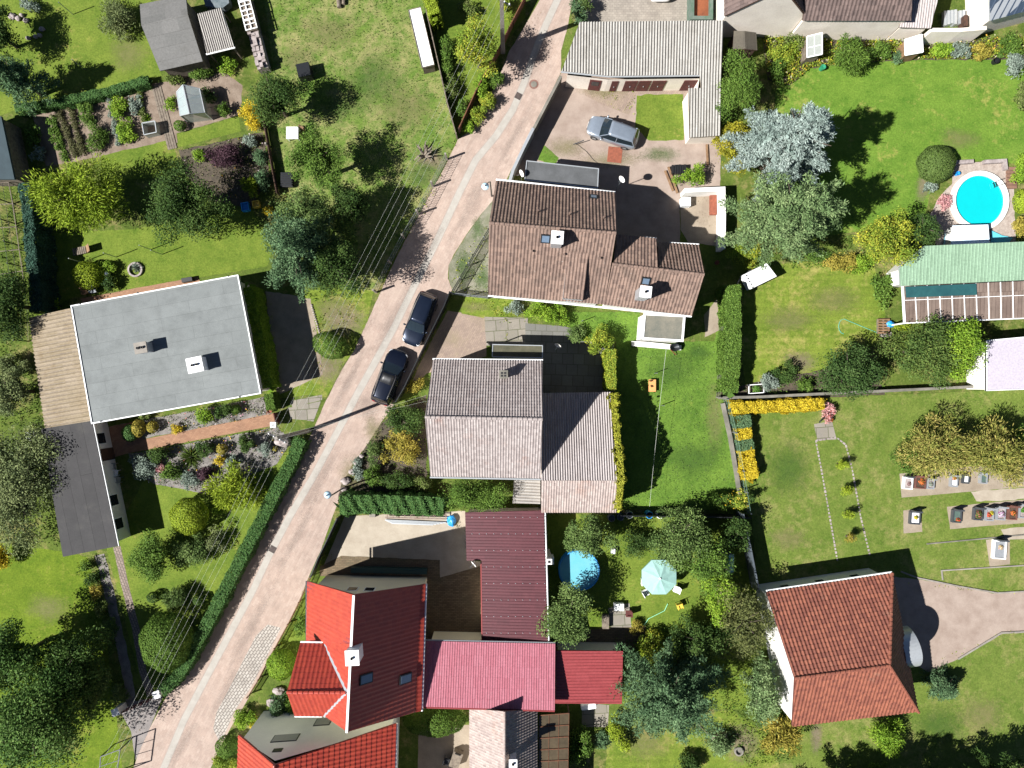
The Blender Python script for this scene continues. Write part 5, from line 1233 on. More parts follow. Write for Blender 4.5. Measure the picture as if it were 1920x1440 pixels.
s(503, 395, 9, 12, 1.0, 'leafy', 'yellow', 'small yellow shrub between yellow crate and olive tree')
s(337, 236, 11, 10, .8, 'ball', 'green', 'small round green shrub below the glass greenhouse')
s(320, 195, 10, 14, .7, 'leafy', 'bright', 'bright leafy vegetable plant left of the glass greenhouse')
s(392, 178, 16, 18, 1.4, 'leafy', 'dark', 'dark shrub in the shade right of the greenhouse', dens=.6)
s(418, 206, 18, 14, 1.0, 'leafy', 'green', 'green shrub between greenhouse and yellow upright shrub')
s(330, 150, 20, 12, 1.0, 'leafy', 'mixed', 'leafy shrub with white blooms at the shed steps')
s(375, 140, 26, 13, 1.1, 'leafy', 'green', 'green shrub row below the felt shed overhang')
s(420, 122, 24, 14, 1.1, 'leafy', 'bright', 'green flowering shrub beside the stacked window frames')
s(62, 258, 14, 22, .9, 'leafy', 'green', 'big leaved plant at the shaded end of the vegetable bed', leaf=.2)
s(74, 288, 12, 16, .8, 'leafy', 'grey', 'pale cabbage plant at the lower end of the vegetable bed', leaf=.22)
for i, (x, y) in enumerate([(92, 228), (97, 246), (103, 262), (108, 276)]): s(x, y, 7, 7, .4, 'leafy', 'green', 'small green plant in the thin row at the bare end of the vegetable bed', group='row of small vegetable plants', leaf=.12)
s(160, 214, 15, 30, .9, 'leafy', 'green', 'upper bushy half of the dark green bean row', cat='vegetable row', leaf=.11)
s(180, 254, 15, 34, .9, 'leafy', 'green', 'lower bushy half of the dark green bean row', cat='vegetable row', leaf=.11)
s(222, 200, 17, 30, .8, 'leafy', 'bright', 'upper part of the bright potato row', cat='vegetable row', leaf=.13)
s(236, 244, 19, 32, .8, 'leafy', 'bright', 'lower part of the bright potato row', cat='vegetable row', leaf=.13)
s(252, 195, 12, 20, .6, 'leafy', 'grey', 'greyish cabbage clump right of the bright potato row', cat='vegetable row', leaf=.16)
s(272, 220, 6, 16, .5, 'spiky', 'bright', 'thin fresh green leek clump beside the cold frame', cat='vegetable row')
# garden south of the bungalow
s(383, 779, 20, 20, 1.3, 'leafy', 'bright', 'round bright green shrub on the bed under the bungalow eaves')
s(418, 770, 20, 18, 1.3, 'leafy', 'dark', 'dark shrub right of the round bright green shrub')
s(442, 768, 10, 9, .8, 'ball', 'green', 'small round green shrub near the brick path end')
s(260, 803, 12, 16, 1.2, 'ball', 'gold', 'variegated pale shrub at the shaded corner of the garage')
s(244, 812, 14, 16, 1.2, 'ball', 'hedge', 'shaded green ball shrub left of the variegated shrub')
s(286, 801, 10, 11, .9, 'ball', 'gold', 'cream yellow ball shrub right of the variegated shrub')
s(333, 803, 13, 9, .7, 'leafy', 'yellow', 'golden shrub at the upper edge of the brick path')
s(272, 780, 12, 10, .8, 'leafy', 'mixed', 'mixed shrub under the bungalow gutter')
s(268, 876, 24, 28, 1.3, 'leafy', 'grey', 'grey flowering shrub at the lower corner of the brick path')
s(300, 852, 24, 18, 1.4, 'leafy', 'dark', 'dark shrub below the brick path middle')
s(352, 858, 28, 26, 1.2, 'spiky', [(.05, .09, .02), (.1, .15, .03), (.16, .2, .05)], 'spiky grass tuft in the middle of the gravel bed')
s(380, 842, 18, 16, 1.4, 'leafy', 'dark', 'dark green shrub right of the spiky grass tuft')
s(416, 842, 10, 10, .9, 'ball', 'gold', 'cream ball shrub below the brick path')
s(412, 863, 11, 10, .8, 'leafy', 'yellow', 'orange yellow shrub below the cream ball shrub')
s(435, 862, 14, 12, 1.0, 'leafy', 'grey', 'grey green shrub right of the orange yellow shrub')
s(462, 832, 20, 20, 1.4, 'leafy', 'dark', 'dark green shrub at the right end of the brick path bed')
s(320, 885, 22, 18, 1.2, 'leafy', 'green', 'green shrub below the spiky grass tuft')
s(355, 903, 20, 18, 1.2, 'leafy', 'grey', 'pale grey green ball shrub at the bed edge above the topiary')
s(385, 890, 18, 15, 1.1, 'leafy', 'purple', 'rusty dark shrub between pale shrub and golden bush')
s(300, 878, 12, 10, .7, 'leafy', 'pink', 'pink flowering plant beside the grey flowering shrub')
s(497, 842, 16, 14, 1.0, 'leafy', 'grey', 'grey shrub near the white boulder')
s(516, 841, 5, 5, .6, 'ball', 'gold', 'tiny yellow ball shrub below the white boulder')
s(440, 914, 54, 54, 2.6, 'feather', 'lime', 'large golden lime feathery bush under the power lines', leaf=.12)
s(355, 968, 34, 34, 2.4, 'ball', 'lime', 'large round clipped yellow green topiary on the lawn')
s(408, 956, 10, 10, .8, 'leafy', 'bright', 'small green shrub between topiary and golden bush')
s(288, 1048, 44, 52, 3.4, 'leafy', 'green', 'large dark leafy bush below the shaded lawn', leaf=.13)
s(360, 1034, 36, 34, 2.2, 'leafy', 'olive', 'olive bush right of the large dark leafy bush')
s(398, 1012, 30, 24, 1.6, 'leafy', 'willow', 'sparse grey twiggy bush under the power lines', dens=.45, bare=1)
s(325, 1120, 30, 24, 1.6, 'feather', 'olive', 'olive feathery bush between two small black round shrubs', leaf=.1)
s(288, 1120, 12, 10, .9, 'ball', 'dark', 'small dark round shrub left of the olive feathery bush')
s(373, 1125, 11, 10, .9, 'ball', 'dark', 'small dark round shrub right of the olive feathery bush')
s(312, 1203, 46, 54, 3.0, 'ball', 'green', 'huge clipped oval green bush beside the long road hedge', leaf=.13)
s(620, 648, 34, 24, 1.8, 'ball', 'green', 'clipped oval green bush at the roadside by the bungalow drive', rot=-.35)
for i, (x, y, r, st, pl, lb) in enumerate([(163, 1060, 12, 'leafy', 'green', 'small green plant at the top of the gravel strip'), (172, 1085, 13, 'leafy', 'dark', 'dark low plant in the gravel strip below the garage'), (182, 1110, 13, 'leafy', 'gold', 'yellowish low plant in the gravel strip'), (190, 1140, 14, 'leafy', 'mixed', 'mixed low plant beside the wire frame in the gravel strip'), (205, 1180, 18, 'leafy', 'olive', 'olive shrub where the gravel strip enters the shade'), (222, 1300, 16, 'leafy', 'olive', 'olive shrub beside the left white gatepost')]): s(x, y, r, r * 1.1, .9, st, pl, lb)
s(2, 1045, 22, 28, 2.0, 'leafy', 'yellow', 'yellow shrub at the left edge below the willowy tree')
s(20, 690, 34, 24, 1.8, 'leafy', 'willow', 'low pale shrub at the left edge above the loose grey green tree')
# along the upper road
for i, (x, y, rx, ry, h, pl, lb) in enumerate([(905, 160, 16, 24, 1.5, 'bright', 'bright roadside shrub beside the brown timber fence top'), (915, 190, 17, 20, 1.3, 'yg', 'yellowing roadside shrub in the middle of the brown timber fence'), (897, 215, 16, 18, 1.2, 'yg', 'pale leaved roadside shrub at the lower end of the brown timber fence'), (878, 238, 13, 14, .9, 'bright', 'low roadside plant at the fence corner'), (928, 150, 14, 18, 1.2, 'green', 'green roadside shrub close to the concrete pole'), (868, 205, 12, 22, 1.4, 'green', 'green shrub inside the brown timber fence'), (838, 100, 14, 40, 1.6, 'green', 'sprawling green climber along the dark side of the mesh fence'), (845, 170, 12, 30, 1.2, 'mixed', 'weedy shrub beside the lower mesh fence'), (880, 20, 26, 14, .9, 'mixed', 'low flowering plants shrub at the top lawn edge')]): s(x, y, rx, ry, h, 'leafy', pl, lb)
s(1083, 20, 16, 30, 2.2, 'feather', 'bluepine', 'blue green conifer shrub where the garage roof meets the road', leaf=.1)
s(1097, 4, 14, 18, 2.4, 'feather', 'olive', 'dark olive conifer shrub at the top edge beside the paved yard', leaf=.1)
s(948, 12, 10, 24, 1.6, 'leafy', 'yg', 'yellow green shrub beside the concrete pole top')
# middle
s(1298, 332, 28, 20, 1.6, 'leafy', 'bright', 'green shrub beside the stack of dark roof tiles')
s(1010, 585, 26, 20, 1.7, 'leafy', 'bright', 'left round bright shrub under the brown house wall')
s(1042, 592, 24, 22, 1.7, 'leafy', 'bright', 'right round bright shrub under the brown house wall with yellow tips')
s(968, 577, 18, 14, 1.0, 'leafy', 'grey', 'greyish shrub at the corner of the brown house')
s(1080, 625, 22, 18, 1.0, 'leafy', 'olive', 'olive low shrub at the edge of the dark slab patio')
s(1125, 640, 30, 28, 2.4, 'leafy', 'yg', 'round leafy shrub at the head of the narrow green hedge')
s(782, 722, 18, 16, 1.0, 'leafy', 'gold', 'golden shrub beside the fence near the black car')
s(758, 785, 46, 32, 2.4, 'leafy', 'dark', 'dark green bush against the faded tile house gable')
s(752, 840, 42, 34, 2.2, 'leafy', 'gold', 'yellow variegated bush in the middle of the gable garden', leaf=.13)
s(705, 850, 18, 24, 1.3, 'feather', 'olive', 'olive feathery shrub left of the yellow variegated bush', leaf=.09)
s(700, 893, 20, 22, 1.4, 'leafy', 'green', 'green shrub above the thick conifer hedge')
s(745, 905, 30, 20, 1.6, 'leafy', 'dark', 'dark shrub between the thick hedge and the variegated bush')
s(795, 908, 20, 16, 1.4, 'leafy', 'mixed', 'reddish green shrub at the lower corner of the tile house')
s(672, 880, 10, 26, .6, 'leafy', 'grey', 'pale flowering plant on the stony roadside bank')
T(885, 925, 72, 34, 4.2, 'leafy', 'green', 'leafy green tree squeezed between tile house and maroon roof', leaf=.13)
s(1350, 938, 30, 18, 1.3, 'leafy', 'green', 'shrub with yellow blooms left of the churchyard fence corner')
s(1392, 938, 14, 20, 1.3, 'leafy', 'yg', 'shrub full of yellow blooms at the churchyard fence corner')
s(1270, 960, 40, 14, 1.6, 'leafy', 'olive', 'olive shrub under the dark fence beside the barrels')
s(1195, 1018, 40, 24, 1.6, 'leafy', 'dark', 'dark shaded shrub between the two fruit trees')
s(1223, 1205, 26, 30, 1.6, 'leafy', 'yg', 'light shrub with pale leaves above the large pine')
s(1202, 1220, 10, 16, 1.2, 'leafy', 'lime', 'lime shrub at the corner of the red shed')
s(1195, 1175, 14, 14, .8, 'leafy', 'gold', 'yellow green shrub beside the slab seat')
s(815, 1352, 58, 27, 2.0, 'ball', 'green', 'clipped long oval bush below the rose metal roof', leaf=.12)
s(527, 1246, 26, 28, 1.8, 'ball', 'bright', 'round bright green bush in front of the red house', leaf=.11)
s(550, 1322, 24, 20, 1.2, 'spruce', 'green', 'dark creeping conifer shrub at the cross gable corner')
s(522, 1330, 20, 30, 1.2, 'spruce', 'bluepine', 'creeping juniper shrub in the front bed')
s(565, 1175, 12, 18, .9, 'leafy', 'green', 'small green plant beside the front fence')
s(462, 1345, 26, 20, 1.3, 'leafy', 'bright', 'rounded bright shrub at the foot of the white cobbles')
s(473, 1352, 10, 12, .8, 'leafy', 'yellow', 'yellow shrub touching the rounded bright shrub')
s(425, 1400, 20, 20, 1.5, 'ball', 'green', 'round green bush left of the lower red house')
s(420, 1432, 26, 14, 1.2, 'leafy', 'yg', 'yellow green shrub at the bottom edge left of the lower house')
s(1088, 1400, 28, 40, 1.8, 'leafy', 'green', 'leafy shrub right of the brown glazed veranda', leaf=.16)
s(1130, 1385, 20, 18, 1.0, 'leafy', 'bluepine', 'low bluish shrub below the small slab terrace')
s(1160, 1375, 14, 40, 1.6, 'leafy', 'lime', 'curved yellow green shrub on the left flank of the large pine', rot=.35)
s(1350, 1395, 30, 26, 1.4, 'pine', 'pine', 'pale low pine shrub below the large pine')
s(1290, 1432, 30, 22, 1.4, 'leafy', 'dark', 'dark shrub at the bottom edge below the large pine')
# right-hand gardens
s(1376, 275, 38, 52, 3.6, 'leafy', [(.10, .13, .015), (.24, .22, .02), (.42, .36, .03)], 'yellow blooming shrub beside the silver spruce', leaf=.12)
s(1592, 107, 40, 40, 3.0, 'feather', 'green', 'round feathery green bush beside the small garden hutch', leaf=.11)
s(1755, 308, 34, 34, 1.8, 'ball', [(.05, .085, .02), (.08, .125, .03), (.12, .17, .045)], 'round clipped olive bush left of the pool terrace')
s(1400, 478, 36, 24, 1.8, 'leafy', 'yg', 'yellow green shrub below the pale spreading pine')
s(1580, 488, 32, 20, 1.3, 'leafy', 'gold', 'yellowish shrub at the upper edge of the striped lawn')
s(1620, 492, 26, 22, 1.5, 'leafy', 'bright', 'bright green shrub at the upper corner of the striped lawn')
s(1530, 480, 26, 14, 1.0, 'leafy', 'green', 'low green shrub between pine and yellowish shrub')
s(1658, 545, 20, 40, 1.2, 'leafy', 'green', 'big leaved shrub beside the white hall end wall', leaf=.2)
s(1693, 612, 20, 7, .7, 'leafy', 'lime', 'narrow lime plant below the veranda corner')
s(1475, 700, 24, 22, 1.2, 'leafy', 'dark', 'dark shrub above the small planting frame')
s(1440, 715, 20, 18, 1.0, 'leafy', 'grey', 'greyish shrub left of the small planting frame')
s(1512, 722, 18, 14, 1.1, 'leafy', 'green', 'green shrub right of the small planting frame')
for i, (x, y, rx, ry, pl, lb) in enumerate([(1468, 100, 26, 24, 'yg', 'yellow green border shrub left of the grey glazed hutch'), (1490, 75, 22, 16, 'mixed', 'pale seeding border shrub above the grey glazed hutch'), (1455, 135, 18, 22, 'green', 'green border shrub at the left end of the flower border'), (1650, 95, 24, 16, 'green', 'green border shrub left of the cream hutch'), (1682, 108, 14, 12, 'bluepine', 'blue green border shrub beside the cream hutch'), (1765, 95, 24, 18, 'bright', 'bright border shrub right of the cream hutch'), (1800, 90, 24, 18, 'grey', 'pale grassy border shrub in the upper right border'), (1840, 95, 24, 16, 'gold', 'yellow border shrub in the upper right border'), (1895, 85, 26, 22, 'green', 'dark green border shrub in the top right corner'), (1905, 125, 16, 30, 'grey', 'grey border shrub at the right edge of the lawn'), (1918, 180, 14, 30, 'mixed', 'mixed border shrub at the right edge above the pool')]): s(x, y, rx, ry, 1.1, 'leafy', pl, lb, leaf=.14)
s(1915, 320, 16, 28, 1.4, 'leafy', 'bright', 'bright shrub at the right edge of the pool terrace')
s(1916, 378, 14, 22, 1.4, 'ball', 'lime', 'lime ball shrub right of the pool')
s(1914, 430, 16, 26, 1.4, 'leafy', 'gold', 'golden shrub at the right edge below the lime ball')
s(1772, 380, 14, 16, .7, 'leafy', 'pink', 'pink flowering plant left of the pool rim')
s(1745, 352, 12, 14, .7, 'leafy', 'grey', 'grey grassy plant below the round clipped olive bush')
s(1772, 1288, 34, 34, 2.2, 'spruce', 'bluepine', 'round blue green juniper beside the chapel porch', leaf=.12)
s(1662, 1378, 38, 34, 2.2, 'feather', 'bright', 'bright feathery conifer bush below the chapel roof', leaf=.12)
s(1650, 1445, 20, 18, 1.5, 'leafy', 'green', 'green shrub in the shade at the bottom edge')
for i, (x, y) in enumerate([(1579, 872), (1587, 921), (1593, 966), (1596, 1009)]):
    s(x, y, 13 - i * 1.2, 9, 1.7, 'leafy', 'lime' if i < 3 else 'gold', ['dwarf lime conifer nearest the brick paving in the churchyard', 'second dwarf lime conifer from the brick paving', 'third dwarf lime conifer from the brick paving', 'last dwarf conifer of the row, nearest the chapel'][i], leaf=.09, zc=.9)
s(1552, 773, 12, 22, .9, 'leafy', 'pink', 'pink and orange flower cluster at the end of the yellow hedge')
s(1405, 935, 10, 14, 1.6, 'leafy', 'dark', 'dark shrub outside the churchyard fence corner')

hedge([(30, 205), (130, 188), (200, 172), (279, 150)], .65, .8, 'hedge', 'low clipped dark green hedge along the vegetable beds')
hedge([(50, 345), (58, 430), (64, 500), (72, 585)], .85, 2.4, 'teal', 'tall blue green conifer hedge left of the sunny lawn', leaf=.13, lumpy=.14)
hedge([(565, 822), (548, 862), (520, 915), (482, 990), (440, 1070), (395, 1158), (350, 1240), (330, 1272), (303, 1296)], 1.0, 1.3, 'hedge', 'long clipped green hedge along the left side of the road')
hedge([(462, 540), (478, 620), (498, 728)], 1.2, 2.3, 'bright', 'dark hedge hugging the right side of the flat grey bungalow', leaf=.13)
hedge([(505, 738), (509, 768)], .7, 1.2, 'green', 'short green hedge at the bungalow corner by the flower pot')
hedge([(638, 946), (700, 945), (770, 946), (832, 950)], 1.5, 2.0, 'hedge', 'thick green conifer hedge above the sandy yard', leaf=.12, lumpy=.16)
hedge([(1372, 535), (1374, 610), (1372, 680), (1368, 735)], 1.25, 2.0, 'green', 'tall leafy hedge beside the striped lawn', leaf=.13, lumpy=.12)
hedge([(1145, 655), (1146, 732)], .75, 2.2, 'yg', 'narrow yellow green hedge at the end of the dark patio', leaf=.12)
hedge([(1149, 737, 3.05), (1155, 800, 3.8), (1160, 860, 4.6), (1163, 901, 5.1), (1160, 930, 4.3), (1156, 955, 3.5)], .5, 3.0, [(.16, .18, .015), (.26, .27, .03), (.38, .34, .05)], 'yellow green ivy climbing the right edge of the barn', name='ivy', cat='ivy', leaf=.12, lumpy=.16)
hedge([(1370, 765), (1450, 762), (1545, 757)], .95, 1.1, 'yellow', 'bright yellow hedge running along the churchyard wall', leaf=.12, lumpy=.14, dens=.8)
hedge([(1392, 778), (1398, 830), (1408, 898)], 1.15, 1.1, 'yellow', 'bright yellow hedge with two blue green gaps beside the churchyard fence', multi=[(.0, .2, 'bluepine'), (.38, .55, 'bluepine')], leaf=.12, lumpy=.14, dens=.8)
hedge([(800, -30), (807, 0), (816, 30)], .8, 2.8, 'lime', 'golden columnar hedge at the top of the mesh fence')
hedge([(1360, 560), (1358, 590)], .4, .6, 'bright', 'small patch of green hedge at the brown house corner path')
# plants nobody could count
ground_cover('meadow_grass', [[(488, -20), (788, -20), (856, 262), (812, 345), (762, 440), (700, 545), (560, 420), (505, 250), (512, 130)]], 46, .11, [(.05, .085, .02), (.09, .13, .03), (.15, .18, .06)], 'tufted rough grass all over the weedy meadow', 'grass', h=.06, clump=.55, seed=3, upright=.35)
ground_cover('lawn_grass', [[(1060, 585), (1200, 585), (1200, 640), (1340, 640), (1345, 740), (1400, 955), (1160, 955), (1155, 640)]], 44, .11, [(.055, .095, .026), (.095, .15, .042), (.16, .22, .075)], 'deep green uncut grass of the central lawn', 'grass', h=.05, clump=.5, seed=5, upright=.35)
ground_cover('bed_plants', [[(240, 850), (270, 848), (520, 800), (545, 828), (520, 870), (388, 925), (290, 908), (255, 890)], [(250, 790), (500, 744), (510, 778), (270, 822)]], 120, .13, 'mixed', 'low mixed flowering plants filling the gravel beds by the bungalow', 'bedding plants', h=.28, clump=.6, seed=7, flowers=[(.6, .35, .03), (.5, .45, .45), (.45, .12, .1), (.5, .2, .3)], fl=.05)
ground_cover('bed_plants', [[(335, 282), (492, 248), (506, 330), (470, 390), (400, 380), (350, 330)]], 90, .13, 'mixed', 'low bedding plants around the purple leaved shrub', 'bedding plants', h=.3, clump=.6, seed=8, flowers=[(.6, .3, .02), (.5, .4, .4)], fl=.04)
ground_cover('border_plants', [[(1430, 70), (1600, 78), (1930, 72), (1930, 110), (1700, 112), (1600, 118), (1520, 128), (1480, 160), (1440, 150)]], 300, .17, 'yg', 'mixed leafy plants filling the border under the cream wall', 'border plants', h=.5, clump=.35, seed=9, flowers=[(.5, .3, .05), (.5, .45, .3)], fl=.03)
ground_cover('bank_plants', [[(716, 792), (800, 740), (800, 930), (650, 930), (662, 870), (692, 830)]], 110, .14, 'mixed', 'low weedy plants on the bank beside the tile house', 'ground cover', h=.3, clump=.5, seed=10)
ground_cover('garden_weeds', [[(1360, 735), (1560, 690), (1640, 690), (1660, 738), (1550, 742)], [(1330, 1150), (1440, 1150), (1500, 1420), (1400, 1440), (1330, 1300)], [(1150, 1190), (1330, 1150), (1340, 1240), (1170, 1260)], [(1385, 440), (1640, 440), (1640, 500), (1400, 505)]], 90, .15, 'green', 'undergrowth under the garden trees', 'undergrowth', h=.35, clump=.5, seed=11)
ground_cover('bean_row', [[(108, 212), (140, 203), (165, 282), (128, 292)]], 150, .09, [(.05, .035, .02), (.08, .06, .03), (.06, .07, .025)], 'withered brown onion rows in the vegetable bed', 'vegetables', h=.15, clump=.6, seed=12)
ground_cover('verge_grass', [[(848, 500), (928, 400), (928, 555), (870, 555)], [(575, 1095), (500, 1260), (540, 1260), (580, 1110)], [(868, 556), (960, 562), (975, 592), (912, 596)], [(690, 545), (640, 690), (580, 600), (640, 560)], [(830, 320), (858, 262), (800, 400), (760, 450), (740, 440)]], 80, .13, 'yg', 'dry weedy grass on the road verges', 'grass', h=.12, clump=.75, seed=13, upright=.4)
ground_cover('shade_plants', [[(0, 420), (40, 340), (75, 590), (130, 560), (60, 640), (0, 640)], [(0, 640), (80, 660), (80, 800), (0, 800)], [(140, 1050), (200, 1040), (240, 1320), (200, 1330)], [(500, 380), (660, 400), (690, 540), (600, 570), (520, 520)]], 80, .16, 'green', 'undergrowth beneath the left garden trees', 'undergrowth', h=.3, clump=.55, seed=14)
ground_cover('ornamental_grass', [[(1395, 915), (1330, 925), (1335, 952), (1400, 952)]], 160, .12, 'yg', 'yellow blooming plants at the churchyard fence corner', 'flowers', h=.8, clump=.4, seed=15, flowers=[(.6, .42, .03), (.6, .5, .1)], fl=.25)

def vegrow(a, b, n, pal, r, h, label):
    t = plant(a[0], a[1], r, r, h, 'leafy', pal, label, group='rows of vegetables', cat='vegetable', name='vegetable_plant', leaf=.1)
    rr = random.Random(n + int(a[0])); p, q = P(*a, h / 2), P(*b, h / 2)
    for i in range(1, n):
        k = i / (n - 1); dup(t, (p.x + (q.x - p.x) * k + rr.uniform(-.05, .05), p.y + (q.y - p.y) * k, 0), rr.uniform(0, 6.2), scale=rr.uniform(.75, 1.2))
vegrow((100, 222), (122, 298), 9, 'green', 6, .35, 'small green vegetable in the row nearest the shaded bed end')
vegrow((113, 214), (142, 290), 10, [(.06, .06, .03), (.1, .1, .04), (.12, .13, .06)], 6, .35, 'withered vegetable in the brownish row of the bed')
vegrow((132, 206), (156, 284), 10, [(.06, .06, .03), (.1, .1, .04), (.12, .13, .06)], 6, .35, 'withered vegetable in the brown row beside the dark green beans')
vegrow((205, 188), (222, 268), 9, 'grey', 6, .35, 'pale cabbage in the row left of the bright potato row')
vegrow((262, 176), (270, 232), 7, 'mixed', 6, .35, 'small mixed vegetable in the row left of the cold frame')

ground_cover('edge_weeds', [[(240, 848), (520, 798), (522, 804), (242, 856)], [(500, 544), (508, 544), (524, 742), (514, 742)], [(590, 612), (606, 702), (598, 702), (584, 612)], [(1085, 150), (1290, 152), (1290, 165), (1085, 164)], [(1120, 165), (1190, 170), (1188, 215), (1130, 200)], [(600, 1040), (640, 1034), (640, 1046), (600, 1060)], [(855, 975), (875, 985), (872, 1000), (850, 985)], [(908, 600), (990, 602), (990, 606), (908, 604)], [(945, 596), (952, 596), (952, 645), (945, 645)], [(640, 905), (665, 865), (690, 830), (700, 836), (672, 880), (648, 925)], [(848, 505), (845, 545), (855, 556), (860, 520)], [(1690, 1092), (1990, 1108), (1990, 1118), (1760, 1104)], [(1740, 1240), (1800, 1228), (1880, 1182), (1990, 1176), (1990, 1184), (1880, 1190)]], 70, .12, 'yg', 'scattered weeds along the edges of paving and gravel', 'weeds', h=.1, clump=.7, seed=21, upright=.3)
ground_cover('leaf_litter', [[(700, 545), (760, 450), (790, 398), (800, 405), (770, 460), (715, 560)], [(1000, 20), (960, 90), (975, 95), (1015, 25)], [(640, 940), (665, 880), (680, 890), (650, 945)], [(255, 1330), (300, 1315), (270, 1385), (250, 1400)], [(1275, 370), (1350, 370), (1350, 455), (1290, 450)]], 14, .09, [(.12, .08, .04), (.2, .15, .08), (.1, .1, .04)], 'fallen leaves lying on road edge and yard', 'leaves', h=.01, clump=.55, seed=23, upright=.0)
# ================================================================= VEHICLES
def park(t, px, py, ang): t.location = P(px, py, 0); t.rotation_euler = (0, 0, ang)
def front(t, fx, fy, rx, ry, z=.75):
    a, b = P(fx, fy, z), P(rx, ry, z); d = a - b; c = (a + b) / 2
    t.location = (c.x, c.y, .004 * _lay[0] * 0 + .45 * 0); t.rotation_euler = (0, 0, math.atan2(d.y, d.x))
cs = car('hatchback_car', 'silver hatchback car parked on the pinkish yard', carpaint('silver_paint', (.26, .30, .35)), 4.35, 1.8, 1.5)
front(cs, 1101, 231, 1199, 263)
cb = car('estate_car', 'dark blue estate car parked beside the fence, bonnet towards the lower picture edge', carpaint('midnight_paint', (.010, .016, .032)), 4.6, 1.8, 1.5)
front(cb, 768, 648, 806, 548)
ck = car('estate_car', 'black estate car with sunroof parked behind the dark blue car', carpaint('black_paint', (.006, .009, .02)), 4.75, 1.88, 1.55, True, True, True)
front(ck, 750, 657, 711, 757)
cw = car('van', 'white vehicle barely showing at the top edge of the paved yard', carpaint('white_car_paint', (.7, .7, .7), 0), 4.6, 1.85, 1.7, cat='van')
front(cw, 1238, -103, 1240, -1)
GZ = .02
for o in (cs, cb, ck, cw): o.location.z = .02
# white box trailer behind the hedge
c = P(1425, 517); t = thing('caravan_trailer', 'white box trailer standing between hedge and pine', 'trailer', c)
q = [P(1394, 515, 1.5), P(1438, 493, 1.5), P(1457, 518, 1.5), P(1408, 542, 1.5)]
MB().prism(q, .45, 1.5).build('box', M['white'], t, bevel=.04)
MB().prism(inset(q, .25), .28, .45).build('chassis', M['darkmetal'], t)
a, d = q[0], q[3]; n = (q[0] - q[1]).normalized(); b = MB()
for k in (.12, .88): b.bar(a.lerp(d, k) * 1 + Vector((0, 0, -1.1)), a.lerp(d, .5) + n * .7 + Vector((0, 0, -1.1)), .08)
b.build('drawbar', M['darkmetal'], t)
for k in ((0, 1), (3, 2)):
    m_ = q[k[0]].lerp(q[k[1]], .5); w = MB().lathe((0, 0, 0), [(.001, -.09), (.28, -.09), (.3, 0), (.28, .09), (.001, .09)], 16)
    e = (q[1] - q[0]).normalized(); fn = Vector((-e.y, e.x, 0))
    w.v = [Vector((m_.x, m_.y, .3)) + e * p.x + fn * p.z + Vector((0, 0, p.y)) for p in w.v]; w.build('wheel', M['rubber'], t)
b = MB(); m0, m1 = q[0].lerp(q[1], .08), q[3].lerp(q[2], .08)
for i in range(5): b.bar(m0.lerp(m1, .1 + .2 * i) + Vector((0, 0, .03)), m0.lerp(m1, .18 + .2 * i) + Vector((0, 0, .03)), .1, .05)
b.build('roof_vent', M['black'], t)
# skip at the top edge
c = P(1317, 10); t = thing('skip', 'open rusty skip with green side rails at the top edge', 'skip', c)
q = [P(1296, -60, 1.3), P(1338, -60, 1.3), P(1337, 36, 1.3), P(1295, 36, 1.3)]
qi = inset(q, .28); MB().prism(qi, .1, .9).build('load', mat('rust', A(185, 105, 62), A(150, 82, 48), scale=1.2, fine=8), t)
b = MB()
for i in range(4):
    j = (i + 1) % 4; b.prism([q[i], q[j], qi[j], qi[i]], 0, 1.3)
b.build('side_wall', mat('skip_green', A(95, 130, 105), A(140, 150, 140), scale=2), t)

# ================================================================= POLES, WIRES, LAMPS
def pole(label, base, top, h, w0, w1):
    b0 = P(*base, 0); tp = P(*top, h); t = thing('power_pole', label, 'power pole', b0)
    b = MB(); d = Vector((tp.x - b0.x, tp.y - b0.y, 0)); b0 = Vector((tp.x * .5 + b0.x * .5, tp.y * .5 + b0.y * .5, -.2)); t.location = (b0.x, b0.y, 0)
    a = R(20); vs = []
    for z, w in ((-.2, w0), (h, w1)):
        for x, y in ((-1, -1), (1, -1), (1, 1), (-1, 1)): vs.append((b0.x + (x * math.cos(a) - y * math.sin(a)) * w / 2, b0.y + (x * math.sin(a) + y * math.cos(a)) * w / 2, z))
    b.mesh(vs, [(3, 2, 1, 0), (4, 5, 6, 7), (0, 1, 5, 4), (1, 2, 6, 5), (2, 3, 7, 6), (3, 0, 4, 7)]).build('shaft', M['concrete'], t)
    wires = []
    dirv = Vector((.468, .884, 0)); pr = Vector((-dirv.y, dirv.x, 0))
    c = b0 + Vector((0, 0, h + .2 - .35)); MB().bar(c - pr * .75, c + pr * .75, .1, .1).build('crossarm', M['darkmetal'], t)
    for k in (-.65, -.25, .25, .65):
        p = c + pr * k; MB().lathe((p.x, p.y, p.z + .05), [(.02, 0), (.06, .03), (.06, .09), (.03, .14), (.001, .15)], 8).build('insulator', M['white'], t); wires.append(p + Vector((0, 0, .18)))
    return t, wires
hp = 8.4
pa, wa = pole('concrete power pole leaning over the hedge beside the bungalow drive', (580, 812), (517, 816), hp, .34, .22)
bp = P(943, 97, 0); tp = Vector((bp.x, bp.y, 8.0))
t2 = thing('power_pole', 'concrete power pole at the top edge beside the road', 'power pole', (bp.x, bp.y, 0))
b = MB(); vs = [(bp.x + x * w / 2, bp.y + y * w / 2, z) for z, w in ((-.2, .38), (8.2, .26)) for x, y in ((-1, -1), (1, -1), (1, 1), (-1, 1))]
b.mesh(vs, [(3, 2, 1, 0), (4, 5, 6, 7), (0, 1, 5, 4), (1, 2, 6, 5), (2, 3, 7, 6), (3, 0, 4, 7)]).build('shaft', M['concrete'], t2)
